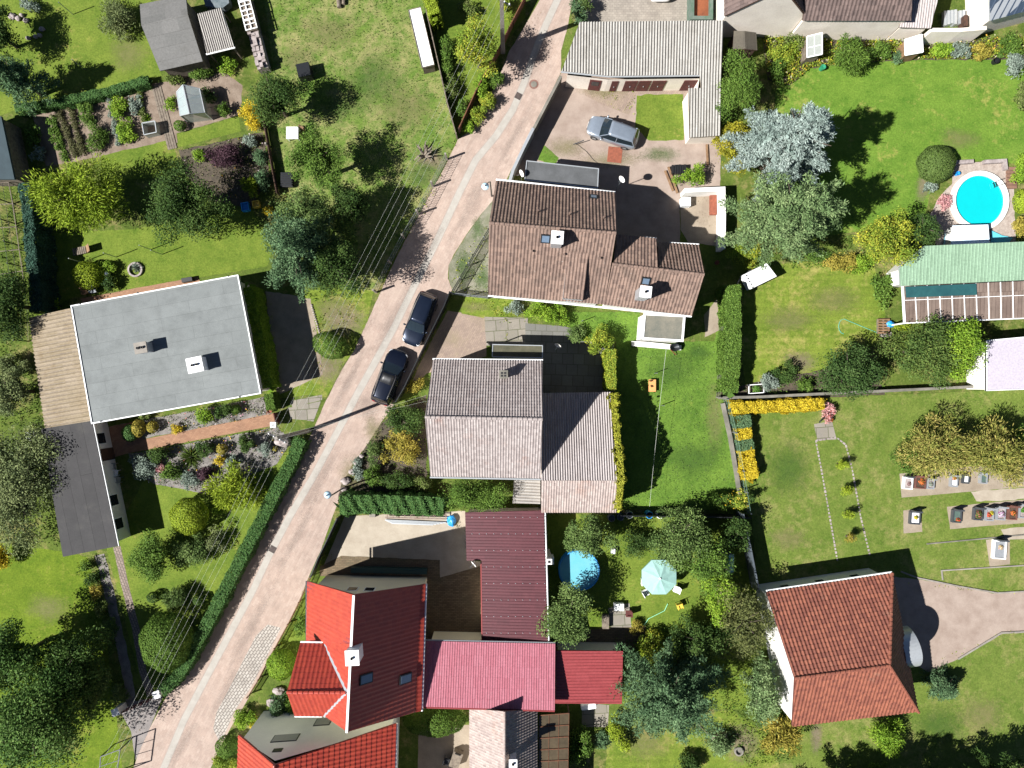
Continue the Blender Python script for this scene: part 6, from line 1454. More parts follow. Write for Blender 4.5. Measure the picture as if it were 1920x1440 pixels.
pr = Vector((-.884, .468, 0)); MB().bar(Vector((bp.x, bp.y, 7.9)) - pr * .75, Vector((bp.x, bp.y, 7.9)) + pr * .75, .1).build('crossarm', M['darkmetal'], t2)
wb_ = []
for k in (-.65, -.25, .25, .65):
    p = Vector((bp.x, bp.y, 7.95)) + pr * k; MB().lathe((p.x, p.y, p.z), [(.02, 0), (.06, .03), (.06, .09), (.03, .14), (.001, .15)], 8).build('insulator', M['white'], t2); wb_.append(p + Vector((0, 0, .15)))
M['wire'] = plainmat('pale_wire', (.42, .43, .38), .5)
def wire(a, b, sag, label, r=.005, group='overhead power lines', cat='wire'):
    pts = [a.lerp(b, k / 14) - Vector((0, 0, sag * 4 * (k / 14) * (1 - k / 14))) for k in range(15)]
    o = MB().tube(pts, r, 4).build('overhead_wire', M['wire'], at=a); settag(o, label, cat, group)
low = [P(190 + i * 9, 1460 + i * 2, 7.2) for i in (-1.5, -.5, .5, 1.5)]
for i in range(4):
    wire(wa[i], wb_[i], .5, 'pale overhead wire between the two concrete power poles')
    wire(wa[i], low[3 - i], .4, 'pale overhead wire running from the bungalow pole to the lower left', group='overhead power lines towards the lower left')
hv = P(800, 741, 5.6)
wire(wa[1], hv, .2, 'upper service wire to the faded tile house', group='service wires to the faded tile house'); wire(wa[2], P(800, 752, 5.4), .2, 'lower service wire to the faded tile house', group='service wires to the faded tile house')
def lamp(label, px, py, bx, by):
    h = 4.6; p = P(px, py, h); q = P(bx, by, 0); t = thing('street_lamp', label, 'street lamp', q)
    MB().tube([(q.x, q.y, -.1), (q.x, q.y, h - .4)], [.07, .05], 8).build('post', M['darkmetal'], t)
    d = (p - Vector((q.x, q.y, h))); MB().tube([(q.x, q.y, h - .45), Vector((q.x, q.y, h)) + d * .25, Vector((q.x, q.y, h + .12)) + d * .6, p + Vector((0, 0, .05))], .03, 6).build('arm', M['darkmetal'], t)
    o = MB().lathe(p, [(.001, .16), (.12, .14), (.24, .04), (.30, -.06), (.26, -.08), (.001, -.04)], 18).build('lamp_shade', plainmat('pale_blue_glare', (.45, .62, .72), .25), t, smooth=True)  # pale blue glare of the lamp head is put into its colour
    MB().lathe(p, [(.05, .16), (.06, .26), (.001, .28)], 8).build('lamp_cap', M['darkmetal'], o)
lamp('pale blue street lamp hanging over the road by the brown house', 910, 349, 922, 368)
lamp('pale blue street lamp hanging over the road at the thick hedge', 614, 928, 642, 916)

# ================================================================= FENCES AND WALLS
def fence(name, label, pts, h, m, posts=2.2, style='mesh', mp=None, pw=.1, cat='fence', rail=.05, lean=0):
    q = [P(*p) for p in pts]; c = sum(q, Vector()) / len(q); t = thing(name, label, cat, (c.x, c.y, 0)); L = []
    b = MB(); up = Vector((0, 0, 1))
    for i in range(len(q) - 1):
        a, d = q[i], q[i + 1]; n = max(1, round((d - a).length / posts))
        for k in range(n + (1 if i == len(q) - 2 else 0)): L.append(a.lerp(d, k / n))
        if style == 'mesh':
            for z in (.08, h * .5, h - .06): b.bar(a + up * z, d + up * z, .02)
            nn = int((d - a).length / .25)
            for k in range(nn):
                p0, p1 = a.lerp(d, k / nn), a.lerp(d, (k + 1) / nn); b.bar(p0 + up * .08, p1 + up * (h - .06), .012); b.bar(p1 + up * .08, p0 + up * (h - .06), .012)
        elif style == 'board':
            e = (d - a).normalized(); nv = Vector((-e.y, e.x, 0)) * .02; b.prism([a - nv, d - nv, d + nv, a + nv], .05, h); b.bar(a + up * h, d + up * h, .07, .04)
        elif style == 'rail':
            for z in (.25, h - .08): b.bar(a + up * z, d + up * z, rail)
            nn = int((d - a).length / .12)
            for k in range(nn): p0 = a.lerp(d, k / nn); b.bar(p0 + up * .1, p0 + up * (h - .02), .03)
    b.build('panel' if style == 'board' else 'wire_mesh' if style == 'mesh' else 'railing', m, t)
    for p in L: MB().bar((p.x, p.y, -.1), (p.x, p.y, h + .06), pw).build('post', mp or m, t)
    return t
fence('mesh_fence', 'mesh fence with pale concrete posts along the meadow verge', [(838, 299), (812, 350), (785, 402), (758, 447), (733, 494), (706, 548)], 1.5, M['greymetal'], 2.6, 'mesh', M['concrete'], .14)
fence('mesh_fence', 'mesh fence with timber posts between meadow and narrow garden', [(790, -20), (822, 120), (840, 200), (857, 260)], 1.3, M['oldwood'], 1.6, 'board', M['oldwood'], .1)
fence('timber_fence', 'brown timber fence along the upper road bank', [(985, 5), (962, 50), (940, 95), (915, 140), (893, 182), (862, 250)], 1.2, mat('warm_timber', A(165, 105, 70), A(120, 78, 55), scale=3), 2, 'board', M['darkwood'], .1)
fence('metal_fence', 'dark solid fence and gate beside the two dark cars', [(846, 552), (836, 577), (812, 625), (787, 676), (762, 728), (748, 752)], 1.6, M['darkmetal'], 2.0, 'board', M['darkmetal'], .1)
fence('wire_fence', 'iron railing in front of the brown house garden', [(926, 420), (908, 450), (880, 498), (848, 552)], 1.3, M['darkmetal'], 1.8, 'rail', M['greymetal'], .09)
fence('wire_fence', 'iron railing between the dark solid fence and the brown house', [(848, 552), (915, 560)], 1.2, M['greymetal'], 1.5, 'rail', M['greymetal'], .08)
fence('metal_fence', 'dark sliding gate and fence of the sandy yard', [(640, 966), (622, 1005), (605, 1040), (592, 1072)], 1.6, M['darkmetal'], 1.6, 'board', M['darkmetal'], .1)
fence('timber_fence', 'low pale timber fence in front of the red house', [(586, 1078), (565, 1125), (545, 1165), (520, 1210), (490, 1268), (470, 1300)], .9, M['wood'], 1.6, 'rail', M['wood'], .09)
fence('timber_fence', 'dark board fence between central lawn and pool garden', [(1160, 961), (1230, 962), (1310, 963), (1396, 965)], 1.5, M['darkmetal'], 2.2, 'board', M['darkmetal'], .1)
fence('wire_fence', 'green wire fence along the churchyard', [(1356, 748), (1372, 810), (1385, 880), (1398, 958)], 1.4, plainmat('green_wire', (.12, .2, .16), .5), 2.2, 'mesh', M['greymetal'], .08)
fence('wire_fence', 'wire fence beside the tall leafy hedge', [(1350, 560), (1348, 640), (1343, 745)], 1.1, M['oldconc'], 2.4, 'mesh', M['oldconc'], .1)
fence('wire_fence', 'tall dark wire fence beside the conifer hedge on the left', [(18, 345), (30, 420), (42, 500), (52, 570), (54, 640)], 1.8, M['darkmetal'], 1.6, 'mesh', M['darkmetal'], .08)
fence('chain_fence', 'wooden edging fence behind the garden shed plot', [(500, 235), (507, 275), (515, 320), (524, 365)], .8, M['darkwood'], 1.6, 'board', M['darkwood'], .1)
wallthing('garden_wall', 'dark boundary wall between the road and the pinkish yard', [(1052, 142), (1028, 188), (1001, 240)], 1.7, .22, M['oldconc'])
wallthing('garden_wall', 'bright zinc topped boundary wall at the lean-to corner by the road', [(1000, 240), (982, 276), (962, 318), (956, 338)], 1.7, .24, M['zinc'])
wallthing('garden_wall', 'white patio wall with an L shape beside the shaded yard', [(1284, 357), (1356, 354), (1357, 400), (1356, 466)], 1.5, .35, M['whitewall'])
wallthing('garden_wall', 'low white churchyard wall behind the bright yellow hedge', [(1352, 746), (1430, 744), (1530, 739), (1640, 734), (1850, 724)], .9, .22, M['oldconc'])
wallthing('garden_wall', 'pale concrete kerb wall beside the churchyard fence', [(1356, 756), (1370, 820), (1382, 890), (1388, 930)], .35, .3, M['oldconc'])
wallthing('metal_wall', 'tall blue grey metal wall between pool garden and churchyard', [(1394, 964), (1406, 1020), (1420, 1090), (1424, 1112)], 1.9, .12, mat('blue_grey_sheet', A(120, 130, 138), A(95, 105, 112), scale=.9, rough=.5))
wallthing('lawn_edging', 'narrow concrete edging along the lawn and chapel gravel', [(1690, 1072), (1722, 1084), (1800, 1100), (1870, 1112), (1960, 1107)], .12, .12, M['concrete'], 'edging')
wallthing('lawn_edging', 'narrow concrete edging on the lower side of the chapel gravel', [(1797, 1236), (1840, 1210), (1878, 1187), (1960, 1183)], .12, .14, M['concrete'], 'edging')
wallthing('lawn_edging', 'thin kerb around the turf below the lower grave', [(1768, 1088), (1766, 1070), (1860, 1064), (1960, 1058)], .1, .1, M['concrete'], 'edging')
wallthing('lawn_edging', 'thin kerb across the lawn above the lowest grave', [(1738, 1020), (1845, 1010), (1960, 999)], .1, .1, M['oldconc'], 'edging')
# iron frame and gate at the lower left
def gatepost(px, py, label):
    p = P(px, py, 1.3); t = thing('gatepost', label, 'gatepost', (p.x, p.y, 0)); a = R(20); q = lambda w: [(p.x + (x * math.cos(a) - y * math.sin(a)) * w, p.y + (x * math.sin(a) + y * math.cos(a)) * w) for x, y in ((-1, -1), (1, -1), (1, 1), (-1, 1))]
    MB().prism(q(.24), -.1, 1.2).build('pillar', M['whitewall'], t); MB().prism(q(.3), 1.2, 1.32).build('cap', M['white'], t)
gatepost(293, 1303, 'white rendered gatepost at the end of the long hedge'); gatepost(216, 1336, 'white rendered gatepost under the lower left trees')
p, q = P(223, 1334, 0), P(288, 1306, 0); t = thing('gate', 'low brown gate between the two white gateposts', 'gate', (p + q) / 2); b = MB()
for z in (.15, .6, 1.0): b.bar(p + Vector((0, 0, z)), q + Vector((0, 0, z)), .05)
for k in range(15): b.bar(p.lerp(q, k / 14) + Vector((0, 0, .1)), p.lerp(q, k / 14) + Vector((0, 0, 1.02)), .03)
b.build('railing', M['brown'], t)
fr = [P(215, 1395, 0), P(250, 1382, 0), P(242, 1442, 0), P(210, 1450, 0)]
t = thing('metal_pergola', 'bare dark metal frame standing beside the grey driveway', 'frame', fr[0]); b = MB()
for i in range(4): b.bar(fr[i], fr[i] + Vector((0, 0, 2)), .07); b.bar(fr[i] + Vector((0, 0, 2)), fr[(i + 1) % 4] + Vector((0, 0, 2)), .07)
for k in (.33, .66): b.bar(fr[0].lerp(fr[3], k) + Vector((0, 0, 2)), fr[1].lerp(fr[2], k) + Vector((0, 0, 2)), .05)
b.build('frame', M['darkmetal'], t)
# trellis panels on the left
t = thing('wire_run', 'rusty wire frame run at the left picture edge', 'frame', P(20, 430)); b = MB()
L0, L1 = [P(-40, y, 1.6) for y in (345, 385, 430, 475, 520, 560)], [P(x, y, 1.6) for x, y in ((16, 342), (24, 382), (30, 425), (36, 468), (42, 508), (46, 545))]
for a, d in zip(L0, L1): b.bar(a, d, .045); b.bar(d, (d.x, d.y, 0), .06)
for i in range(5): b.bar(L1[i], L1[i + 1], .05)
b.build('rail', M['oldwood'], t)

# ================================================================= POOLS
def watermat(name, c1, c2):
    m, n, b = newmat(name); v = N_(n, 'ShaderNodeNewGeometry').outputs['Position']
    f = noise_(n, v, 1.4, 3, .5); n.links.new(mix_(n, f, c1, c2), b.inputs['Base Color']); b.inputs['Roughness'].default_value = .06
    bump_(n, b, noise_(n, v, 3.5, 3, .5), .12, .05); return m
c = P(1838, 376, .25); t = thing('swimming_pool', 'round turquoise swimming pool with a wide white rim', 'pool', (c.x, c.y, 0))
MB().lathe((c.x, c.y, 0), [(2.42, .02), (2.42, .26), (2.38, .30), (2.06, .30), (2.03, .26), (2.03, -.05)], 48, 1, 1.03).build('rim', M['whitewall'], t)
MB().lathe((c.x, c.y, 0), [(2.06, .10), (.001, .10)], 48, 1, 1.03).build('water', watermat('pool_water', A(0, 228, 232), A(6, 238, 244)), t)
b = MB()
for k in (-.22, .22):
    d = Vector((.87, .3, 0)); n_ = Vector((-.3, .87, 0)); o = Vector((c.x, c.y, 0)) + n_ * k + Vector((.0, .9, 0))
    b.tube([o + d * 1.35 + Vector((0, 0, .1)), o + d * 1.4 + Vector((0, 0, .8)), o + d * 1.75 + Vector((0, 0, .85)), o + d * 2.0 + Vector((0, 0, .3))], .025, 6)
for z in (.2, .45): b.bar(Vector((c.x, c.y + .9, z)) + Vector((.87, .3, 0)) * 1.36 - Vector((-.3, .87, 0)) * .22, Vector((c.x, c.y + .9, z)) + Vector((.87, .3, 0)) * 1.36 + Vector((-.3, .87, 0)) * .22, .05)
b.build('ladder', M['darkmetal'], t)
q = [P(1786, 423, 1.2), P(1853, 421, 1.2), P(1856, 457, 1.2), P(1783, 459, 1.2)]
t = thing('pump_house', 'low pool box with pale blue white lid beside the turquoise pool', 'box', center([(1786, 423), (1853, 421), (1856, 457), (1783, 459)])); MB().prism(inset(q, .08), 0, 1.12).build('side_panel', M['whitewall'], t); MB().prism(q, 1.12, 1.2).build('lid', plainmat('pale_blue_sheet', (.62, .72, .8), .4), t)
o = MB().slab(rag(pxs([(1858, 432), (1878, 442), (1898, 446), (1890, 456), (1857, 457)], .12), .05, 3), -.03, .06, Vector((0, 0, 1))).build('pool_cover', plainmat('folded_turquoise_sheet', (.1, .42, .5), .5), at=P(1875, 448), tag=('folded turquoise pool cover beside the low pool box', 'pool cover'))
o = MB().slab(rag(pxs([(1772, 438), (1784, 430), (1784, 458), (1768, 460)], .15), .06, 5), -.03, .08, Vector((0, 0, 1))).build('pool_cover', plainmat('crumpled_blue_sheet', (.2, .42, .5), .5), at=P(1778, 448), tag=('small crumpled pale blue sheet left of the low pool box', 'pool cover'))
p = P(1792, 327); MB().lathe((p.x, p.y, .0), [(.14, 0), (.17, .35), (.15, .35), (.13, .1), (.001, .1)], 14).build('bucket', M['blue'], at=p, tag=('blue bucket on the stone terrace above the turquoise pool', 'bucket'))
t = thing('steps', 'brown timber steps at the right side of the turquoise pool', 'steps', P(1896, 330)); b = MB()
for k in range(6): p = P(1896, 316 + k * 7, .1 + .0 * k); b.box(p.x - .4, p.y - .13, .02, p.x + .4, p.y + .13, .12 + .02 * k)
b.build('tread', mat('deck_timber', A(178, 135, 112), A(150, 112, 92), scale=3), t)
wallthing('terrace_wall', 'low stone wall bordering the upper side of the pool terrace', [(1786, 318), (1790, 304), (1826, 302)], .35, .3, M['stone'])
wallthing('terrace_wall', 'low stone wall piece above the pool towards the timber steps', [(1846, 303), (1885, 301), (1887, 318)], .35, .3, M['stone'])
# garden pool
c = P(1086, 1070, .9); t = thing('paddling_pool', 'round blue garden pool under the small fruit tree', 'pool', (c.x, c.y, 0))
MB().lathe((c.x, c.y, 0), [(1.68, 0), (1.70, .9), (1.62, .92), (1.6, .86), (1.6, .1)], 40).build('side_wall', plainmat('pool_blue', (.02, .22, .5), .5), t, smooth=True)
MB().lathe((c.x, c.y, 0), [(1.61, .72), (.001, .72)], 40).build('water', watermat('garden_pool_water', A(120, 225, 250), A(160, 235, 252)), t)
p = P(1150, 1034, .5); MB().prism([(p.x - .15, p.y - .2), (p.x + .15, p.y - .2), (p.x + .15, p.y + .2), (p.x - .15, p.y + .2)], 0, .5).build('pool_step', M['white'], at=(p.x, p.y, 0), tag=('small pale step box right of the round blue garden pool', 'step'))
# parasol
c = P(1238, 1085, 2.4); t = thing('parasol', 'pale green eight sided parasol on the pool garden lawn', 'parasol', (c.x, c.y, 0))
b = MB(); ring = [c + Vector((math.cos(R(22.5 + 45 * k)) * 1.5, math.sin(R(22.5 + 45 * k)) * 1.5, -.45)) for k in range(8)]
for k in range(8):
    a, d = ring[k], ring[(k + 1) % 8]; m_ = (a + d) / 2 + Vector((0, 0, .02)); m2 = m_ * .5 + c * .5 + Vector((0, 0, -.04))
    b.face([c, c * .5 + a * .5, m2]); b.face([c, m2, c * .5 + d * .5]); b.face([c * .5 + a * .5, a, m_, m2]); b.face([m2, m_, d, c * .5 + d * .5])
    b.face([a, a - Vector((0, 0, .16)), m_ - Vector((0, 0, .16)), m_]); b.face([m_, m_ - Vector((0, 0, .16)), d - Vector((0, 0, .16)), d])
b.build('canopy', plainmat('pale_green_cloth', (.24, .40, .36), .8), t)
b = MB()
for p in ring: b.bar(c + Vector((0, 0, -.05)), p + Vector((0, 0, -.03)), .03)
b.build('rib', M['greymetal'], t); MB().tube([(c.x, c.y, 0), (c.x, c.y, 2.42)], .03, 8).build('pole', M['greymetal'], t); MB().lathe((c.x, c.y, 2.38), [(.1, 0), (.07, .06), (.001, .1)], 10).build('cap', M['white'], t)
def chair(px, py, rot, m, label, group=None, sc_=1.0):
    t = thing('garden_chair', label, 'chair', (0, 0, 0), group); MB().box(-.24, -.24, .40, .24, .24, .44).build('seat', m, t)
    b = MB().box(-.24, .22, .44, .24, .27, .9); b.build('backrest', m, t)
    for x in (-.21, .21):
        for y in (-.21, .21): MB().box(x - .02, y - .02, 0, x + .02, y + .02, .4).build('leg', m, t)
        MB().box(x - .03, -.24, .6, x + .03, .24, .63).build('armrest', m, t)
    t.location = P(px, py) + Vector((0, 0, .02)); t.rotation_euler = (0, 0, rot); return t
chair(1206, 1088, R(90), M['white'], 'white chair peeking out left of the pale green parasol')
chair(1208, 1108, R(120), M['white'], 'white chair below left of the pale green parasol')
chair(1266, 1102, R(-110), M['white'], 'white chair right of the pale green parasol')
c = P(1238, 1088); t = thing('garden_table', 'white round table under the pale green parasol', 'table', c); MB().lathe((c.x, c.y, .7), [(.001, .05), (.55, .05), (.55, 0), (.001, 0)], 20).build('tabletop', M['white'], t); MB().tube([(c.x + .1, c.y, 0), (c.x + .1, c.y, .7)], .04, 8).build('leg', M['white'], t)

# ================================================================= GRAVES
def flowerbunch(c, r, n, cols, par, seed):
    rg = np.random.default_rng(seed); d = rdir(rg, n, .0); pos = np.array(c) + d * np.array([r, r, r * .9]) * (rg.random(n) ** .4)[:, None]
    ca = np.array(cols); leaf_mesh('flowers', pos, d + np.array([0, 0, .6]), rdir(rg, n), .1, .08, ca[rg.integers(0, len(ca), n)], par)
def grave(px, py, w, l, mborder, mfill, label, fl=None, stone=.8, rot=R(-4), seed=1, mstone=None):
    c = P(px, py); t = thing('grave', label, 'grave', c, 'graves in the churchyard'); cr, sr = math.cos(rot), math.sin(rot)
    Q = lambda x, y: (c.x + x * cr - y * sr, c.y + x * sr + y * cr); z = .22
    b = MB(); a = [Q(-w / 2, -l / 2), Q(w / 2, -l / 2), Q(w / 2, l / 2), Q(-w / 2, l / 2)]; e = [Q(-w / 2 + .1, -l / 2 + .1), Q(w / 2 - .1, -l / 2 + .1), Q(w / 2 - .1, l / 2 - .1), Q(-w / 2 + .1, l / 2 - .1)]
    for i in range(4): j = (i + 1) % 4; b.prism([a[i], a[j], e[j], e[i]], -.05, z + .14)
    b.build('border', mborder, t); MB().prism(e, -.05, z + .06).build('fill', mfill, t)
    if stone: MB().prism([Q(-w * .38, l / 2 - .02), Q(w * .38, l / 2 - .02), Q(w * .38, l / 2 + .12), Q(-w * .38, l / 2 + .12)], 0, stone + .15).build('headstone', mstone or mborder, t, bevel=.02)
    if fl:
        for (x, y, r, cols) in fl: q = Q(x, y); flowerbunch((q[0], q[1], z + .08), r, int(60 + 900 * r * r), cols, t, seed)
G_ = dict(w=M['white'], d=plainmat('dark_granite', (.05, .055, .06), .2), g=plainmat('grey_granite', (.22, .23, .24), .3), r=mat('red_granite', A(150, 95, 80), A(120, 78, 66), scale=5), s=mat('grave_soil', A(110, 85, 65), A(80, 62, 50), scale=5), gr=mat('green_slab', A(110, 135, 125), A(90, 115, 105), scale=4), wg=M['stone'])
RED = [(.5, .03, .02), (.45, .08, .05), (.05, .1, .02)]; YEL = [(.5, .38, .03), (.1, .14, .02)]; GRN = [(.06, .1, .02), (.1, .14, .03), (.3, .1, .08)]; PUR = [(.35, .12, .3), (.5, .45, .5), (.08, .1, .03)]; ORA = [(.55, .15, .04), (.4, .1, .03), (.1, .1, .02)]
for i, a in enumerate([(1699, 905, .75, 1.0, 'w', 'wg', 'white bordered grave with brown bowl, first in the upper row', [(.1, -.05, .18, [(.12, .07, .06), (.3, .2, .2)])]), (1722, 904, .9, 1.0, 'r', 's', 'grave with rusty flowers beside the white grave in the upper row', [(.1, .1, .3, ORA)]), (1741, 907, .6, .8, 'g', 'wg', 'small grave with pale succulents in the upper row', [(0, 0, .22, [(.15, .2, .15), (.25, .25, .2)])]),
        (1785, 902, .6, .9, 'g', 'w', 'white slab grave with red bouquet under the spruces', [(0, .3, .2, ORA)]), (1807, 898, .55, .7, 'd', 'w', 'small white slab grave under the spruces', None), (1840, 897, .6, .8, 'g', 'gr', 'grey slab grave half hidden by spruce branches', None),
        (1712, 970, .85, 1.05, 'd', 'w', 'lone black bordered white grave with yellow plant', [(.08, .05, .2, YEL)]), (1790, 967, .75, 1.05, 'd', 'gr', 'green slab grave with red flowers, first of the lower row', [(.1, -.28, .2, RED)]), (1830, 963, .75, 1.0, 'd', 's', 'grave covered in green plants in the lower row', [(0, 0, .36, GRN)]), (1851, 964, .7, 1.0, 'g', 'wg', 'grave with red and yellow flowers in the lower row', [(-.05, 0, .22, RED), (.15, .15, .2, YEL)]),
        (1872, 962, .75, 1.05, 'g', 'wg', 'grave with purple and white flowers in the lower row', [(.05, 0, .3, PUR)]), (1894, 961, .75, 1.1, 'r', 's', 'red brown bordered grave with a potted plant in the lower row', [(.05, 0, .25, ORA)]), (1914, 958, .75, 1.1, 'g', 'wg', 'grave with a green plant at the right edge', [(0, .15, .26, [(.05, .14, .02), (.08, .2, .03)])]),
        (1870, 1029, 1.05, 1.55, 'w', 'g', 'big white framed grave standing alone below the rows', [(.05, .2, .22, [(.3, .2, .25), (.5, .4, .3), (.4, .3, .05)])])]):
    grave(a[0], a[1], a[2], a[3], G_[a[4]], G_[a[5]], a[6], a[7], seed=i + 40, stone=.7 if i not in (4, 5) else .3, mstone=G_['d'] if a[4] == 'w' else None)
def stones(label, pts, n, s_=.16):
    q = [P(*p, .05) for p in pts]; b = MB(); c = sum(q, Vector()) / len(q); tot = sum((q[i + 1] - q[i]).length for i in range(len(q) - 1)); k = int(tot / .3); rr = random.Random(len(label))
    for i in range(k):
        d = tot * i / k; j = 0
        while j < len(q) - 2 and d > (q[j + 1] - q[j]).length: d -= (q[j + 1] - q[j]).length; j += 1
        e = (q[j + 1] - q[j]).normalized(); p = q[j] + e * d; nv = Vector((-e.y, e.x, 0)); w = s_ * rr.uniform(.3, .5); l = rr.uniform(.08, .12)
        b.prism([p - e * l - nv * w, p + e * l - nv * w, p + e * l + nv * w, p - e * l + nv * w], 0, GZ + rr.uniform(.02, .05))
    for i in range(len(q) - 1): b.bar((q[i].x, q[i].y, .015), (q[i + 1].x, q[i + 1].y, .015), .06, .03)
    o = b.build('stone_edging', M['stone'], at=(c.x, c.y, 0)); settag(o, label, 'stone edging')
stones('long pale stone edging left of the dwarf conifers', [(1530, 828), (1540, 880), (1556, 970), (1571, 1056)], 1)
stones('curved pale stone edging right of the dwarf conifers', [(1532, 826), (1568, 820), (1586, 834), (1598, 880), (1614, 970), (1632, 1045)], 1)
p = P(1545, 790, .5); t = thing('flower_stand', 'small dark stand with wreaths beside the brick paving', 'stand', (p.x, p.y, 0)); MB().bar(P(1538, 790, 0), P(1538, 790, .7), .08).build('post', M['darkmetal'], t); MB().bar(P(1536, 792, .6), P(1558, 770, .6), .1).build('rail', M['darkmetal'], t)
flowerbunch(P(1556, 786, .3), .3, 200, ORA, t, 77)

# ================================================================= SMALL THINGS
def box(name, label, cat, px, py, w, l, h, rot, m, group=None, z0=0, bevel=.02):
    c = P(px, py, h + z0); cr, sr = math.cos(rot), math.sin(rot)
    o = MB().prism([(c.x + x * cr - y * sr, c.y + x * sr + y * cr) for x, y in ((-w / 2, -l / 2), (w / 2, -l / 2), (w / 2, l / 2), (-w / 2, l / 2))], z0 - .02, z0 + h).build(name, m, at=(c.x, c.y, 0), bevel=bevel); settag(o, label, cat, group); return o
def crate(label, px, py, w, l, h, rot, m, cat='crate'):
    c = P(px, py, h); cr, sr = math.cos(rot), math.sin(rot); Q = lambda x, y: (c.x + x * cr - y * sr, c.y + x * sr + y * cr)
    t = thing('crate', label, cat, (c.x, c.y, 0)); o = [Q(-w / 2, -l / 2), Q(w / 2, -l / 2), Q(w / 2, l / 2), Q(-w / 2, l / 2)]; k = .05; e = [Q(-w / 2 + k, -l / 2 + k), Q(w / 2 - k, -l / 2 + k), Q(w / 2 - k, l / 2 - k), Q(-w / 2 + k, l / 2 - k)]
    b = MB()
    for i in range(4): j = (i + 1) % 4; b.prism([o[i], o[j], e[j], e[i]], .0, h)
    b.build('side_panel', m, t); MB().prism(e, .0, h * .5).build('bottom', m, t)
crate('bright blue open crate on the lawn edge beside the flower bed', 459, 387, .62, .7, .45, R(10), M['blue'])
crate('yellow open crate next to the bright blue crate', 479, 382, .55, .55, .45, R(10), M['yellow'])
def compost(label, px, py, w, l, h, rot):
    c = P(px, py, h); cr, sr = math.cos(rot), math.sin(rot); Q = lambda x, y: (c.x + x * cr - y * sr, c.y + x * sr + y * cr); t = thing('compost_bin', label, 'compost bin', (c.x, c.y, 0))
    b = MB()
    for z in (.05, .3, .55, .8):
        for (x0, y0, x1, y1) in ((-w / 2, -l / 2, w / 2, -l / 2 + .05), (-w / 2, l / 2 - .05, w / 2, l / 2), (-w / 2, -l / 2 + .06, -w / 2 + .05, l / 2 - .06), (w / 2 - .05, -l / 2 + .06, w / 2, l / 2 - .06)): b.prism([Q(x0, y0), Q(x1, y0), Q(x1, y1), Q(x0, y1)], z, z + .2)
    b.build('slat', M['black'], t); MB().prism([Q(-w / 2, -l / 2), Q(w / 2, -l / 2), Q(w / 2, l / 2), Q(-w / 2, l / 2)], h, h + .05).build('lid', M['darkmetal'], t)
compost('black slatted compost bin on the meadow beside the dark dense tree', 569, 131, 1.05, 1.1, 1.0, R(12))
# black crate barrow with slats
c = P(536, 336, .6); t = thing('garden_cart', 'black slatted cart among rubble below the mid green tree', 'cart', (c.x, c.y, 0)); b = MB()
for k in range(6): b.box(c.x - .45, c.y - .5 + k * .19, .5, c.x + .45, c.y - .38 + k * .19, .56)
b.build('slat', M['darkmetal'], t); MB().box(c.x - .5, c.y - .58, .12, c.x + .5, c.y + .62, .42).build('tray', M['black'], t)
for x in (-.5, .5): MB().tube([(c.x + x - .03, c.y + .2, .15), (c.x + x + .03, c.y + .2, .15)], .15, 12).build('wheel', M['rubber'], t)
# white slatted table
c = P(548, 249, .75); t = thing('garden_table', 'white slatted garden table on the meadow', 'table', (c.x, c.y, 0)); b = MB()
for k in range(6): b.box(c.x - .5, c.y - .5 + k * .17, .71, c.x + .48, c.y - .35 + k * .17, .75)
b.build('tabletop', M['white'], t)
for x in (-.44, .42):
    for y in (-.42, .42): MB().box(c.x + x - .03, c.y + y - .03, 0, c.x + x + .03, c.y + y + .03, .71).build('leg', M['white'], t)
box('timber_post', 'short pale timber plank upright beside the white slatted table', 'post', 564, 237, .16, .5, .7, R(60), M['wood'])
box('timber_post', 'grey timber post at the plot fence below the yellow upright shrub', 'post', 497, 268, .16, .16, 1.1, 0, M['concrete'])
# long white roofed low shed
t, f = flat_house('store', 'long narrow store with bright white sheet roof along the meadow fence', 'store', [(765, 19), (789, 13), (815, 122), (791, 128)], 1.3, plainmat('white_sheet', (.8, .8, .8), .5), M['oldwood'], .06, .06, M['oldwood'], .05)
# stacked frames store
c = P(470, 60); t = thing('timber_stack', 'long stack of old window frames and pale bricks beside the corrugated canopy', 'stack', c); b = MB()
def along(k, off, z): a = P(455, -10, z).lerp(P(490, 124, z), k); e = (P(490, 124, z) - P(455, -10, z)).normalized(); return a + Vector((e.y, -e.x, 0)) * -off, e
rr = random.Random(4)
for i in range(16):
    a, e = along(.48 + i * .034, 0, 1.2); n = Vector((-e.y, e.x, 0))
    for r_ in range(3): w = rr.uniform(.36, .5); hh = 1.0 + rr.uniform(-.15, .2); o_ = n * (r_ - 1) * .3; b.prism([a - e * .11 - n * .14 + o_, a + e * .11 - n * .14 + o_, a + e * .11 + n * .14 + o_, a - e * .11 + n * .14 + o_], 0, hh)
b.build('brick_pile', M['stone'], t)
for i in range(4):
    a, e = along(.02 + i * .13, 0, 1.3); n = Vector((-e.y, e.x, 0)); b = MB(); z = 1.25 + .04 * (i % 2)
    for s0, s1 in ((-.5, -.42), (.42, .5), (-.04, .04)): b.prism([a + n * s0 - e * .45, a + n * s1 - e * .45, a + n * s1 + e * .45, a + n * s0 + e * .45], z, z + .06)
    for s0, s1 in ((-.46, -.38), (.38, .46), (-.03, .03)): b.prism([a + e * s0 - n * .5, a + e * s1 - n * .5, a + e * s1 + n * .5, a + e * s0 + n * .5], z + .003, z + .063)
    b.build('window_frame', M['white'], t)
b = MB(); a, e = along(0, 0, 1.2); d, _ = along(.5, 0, 1.2); n = Vector((-e.y, e.x, 0)); b.prism([a - n * .45, d - n * .45, d + n * .45, a + n * .45], 0, 1.2); b.build('crate_stack', M['oldwood'], t)
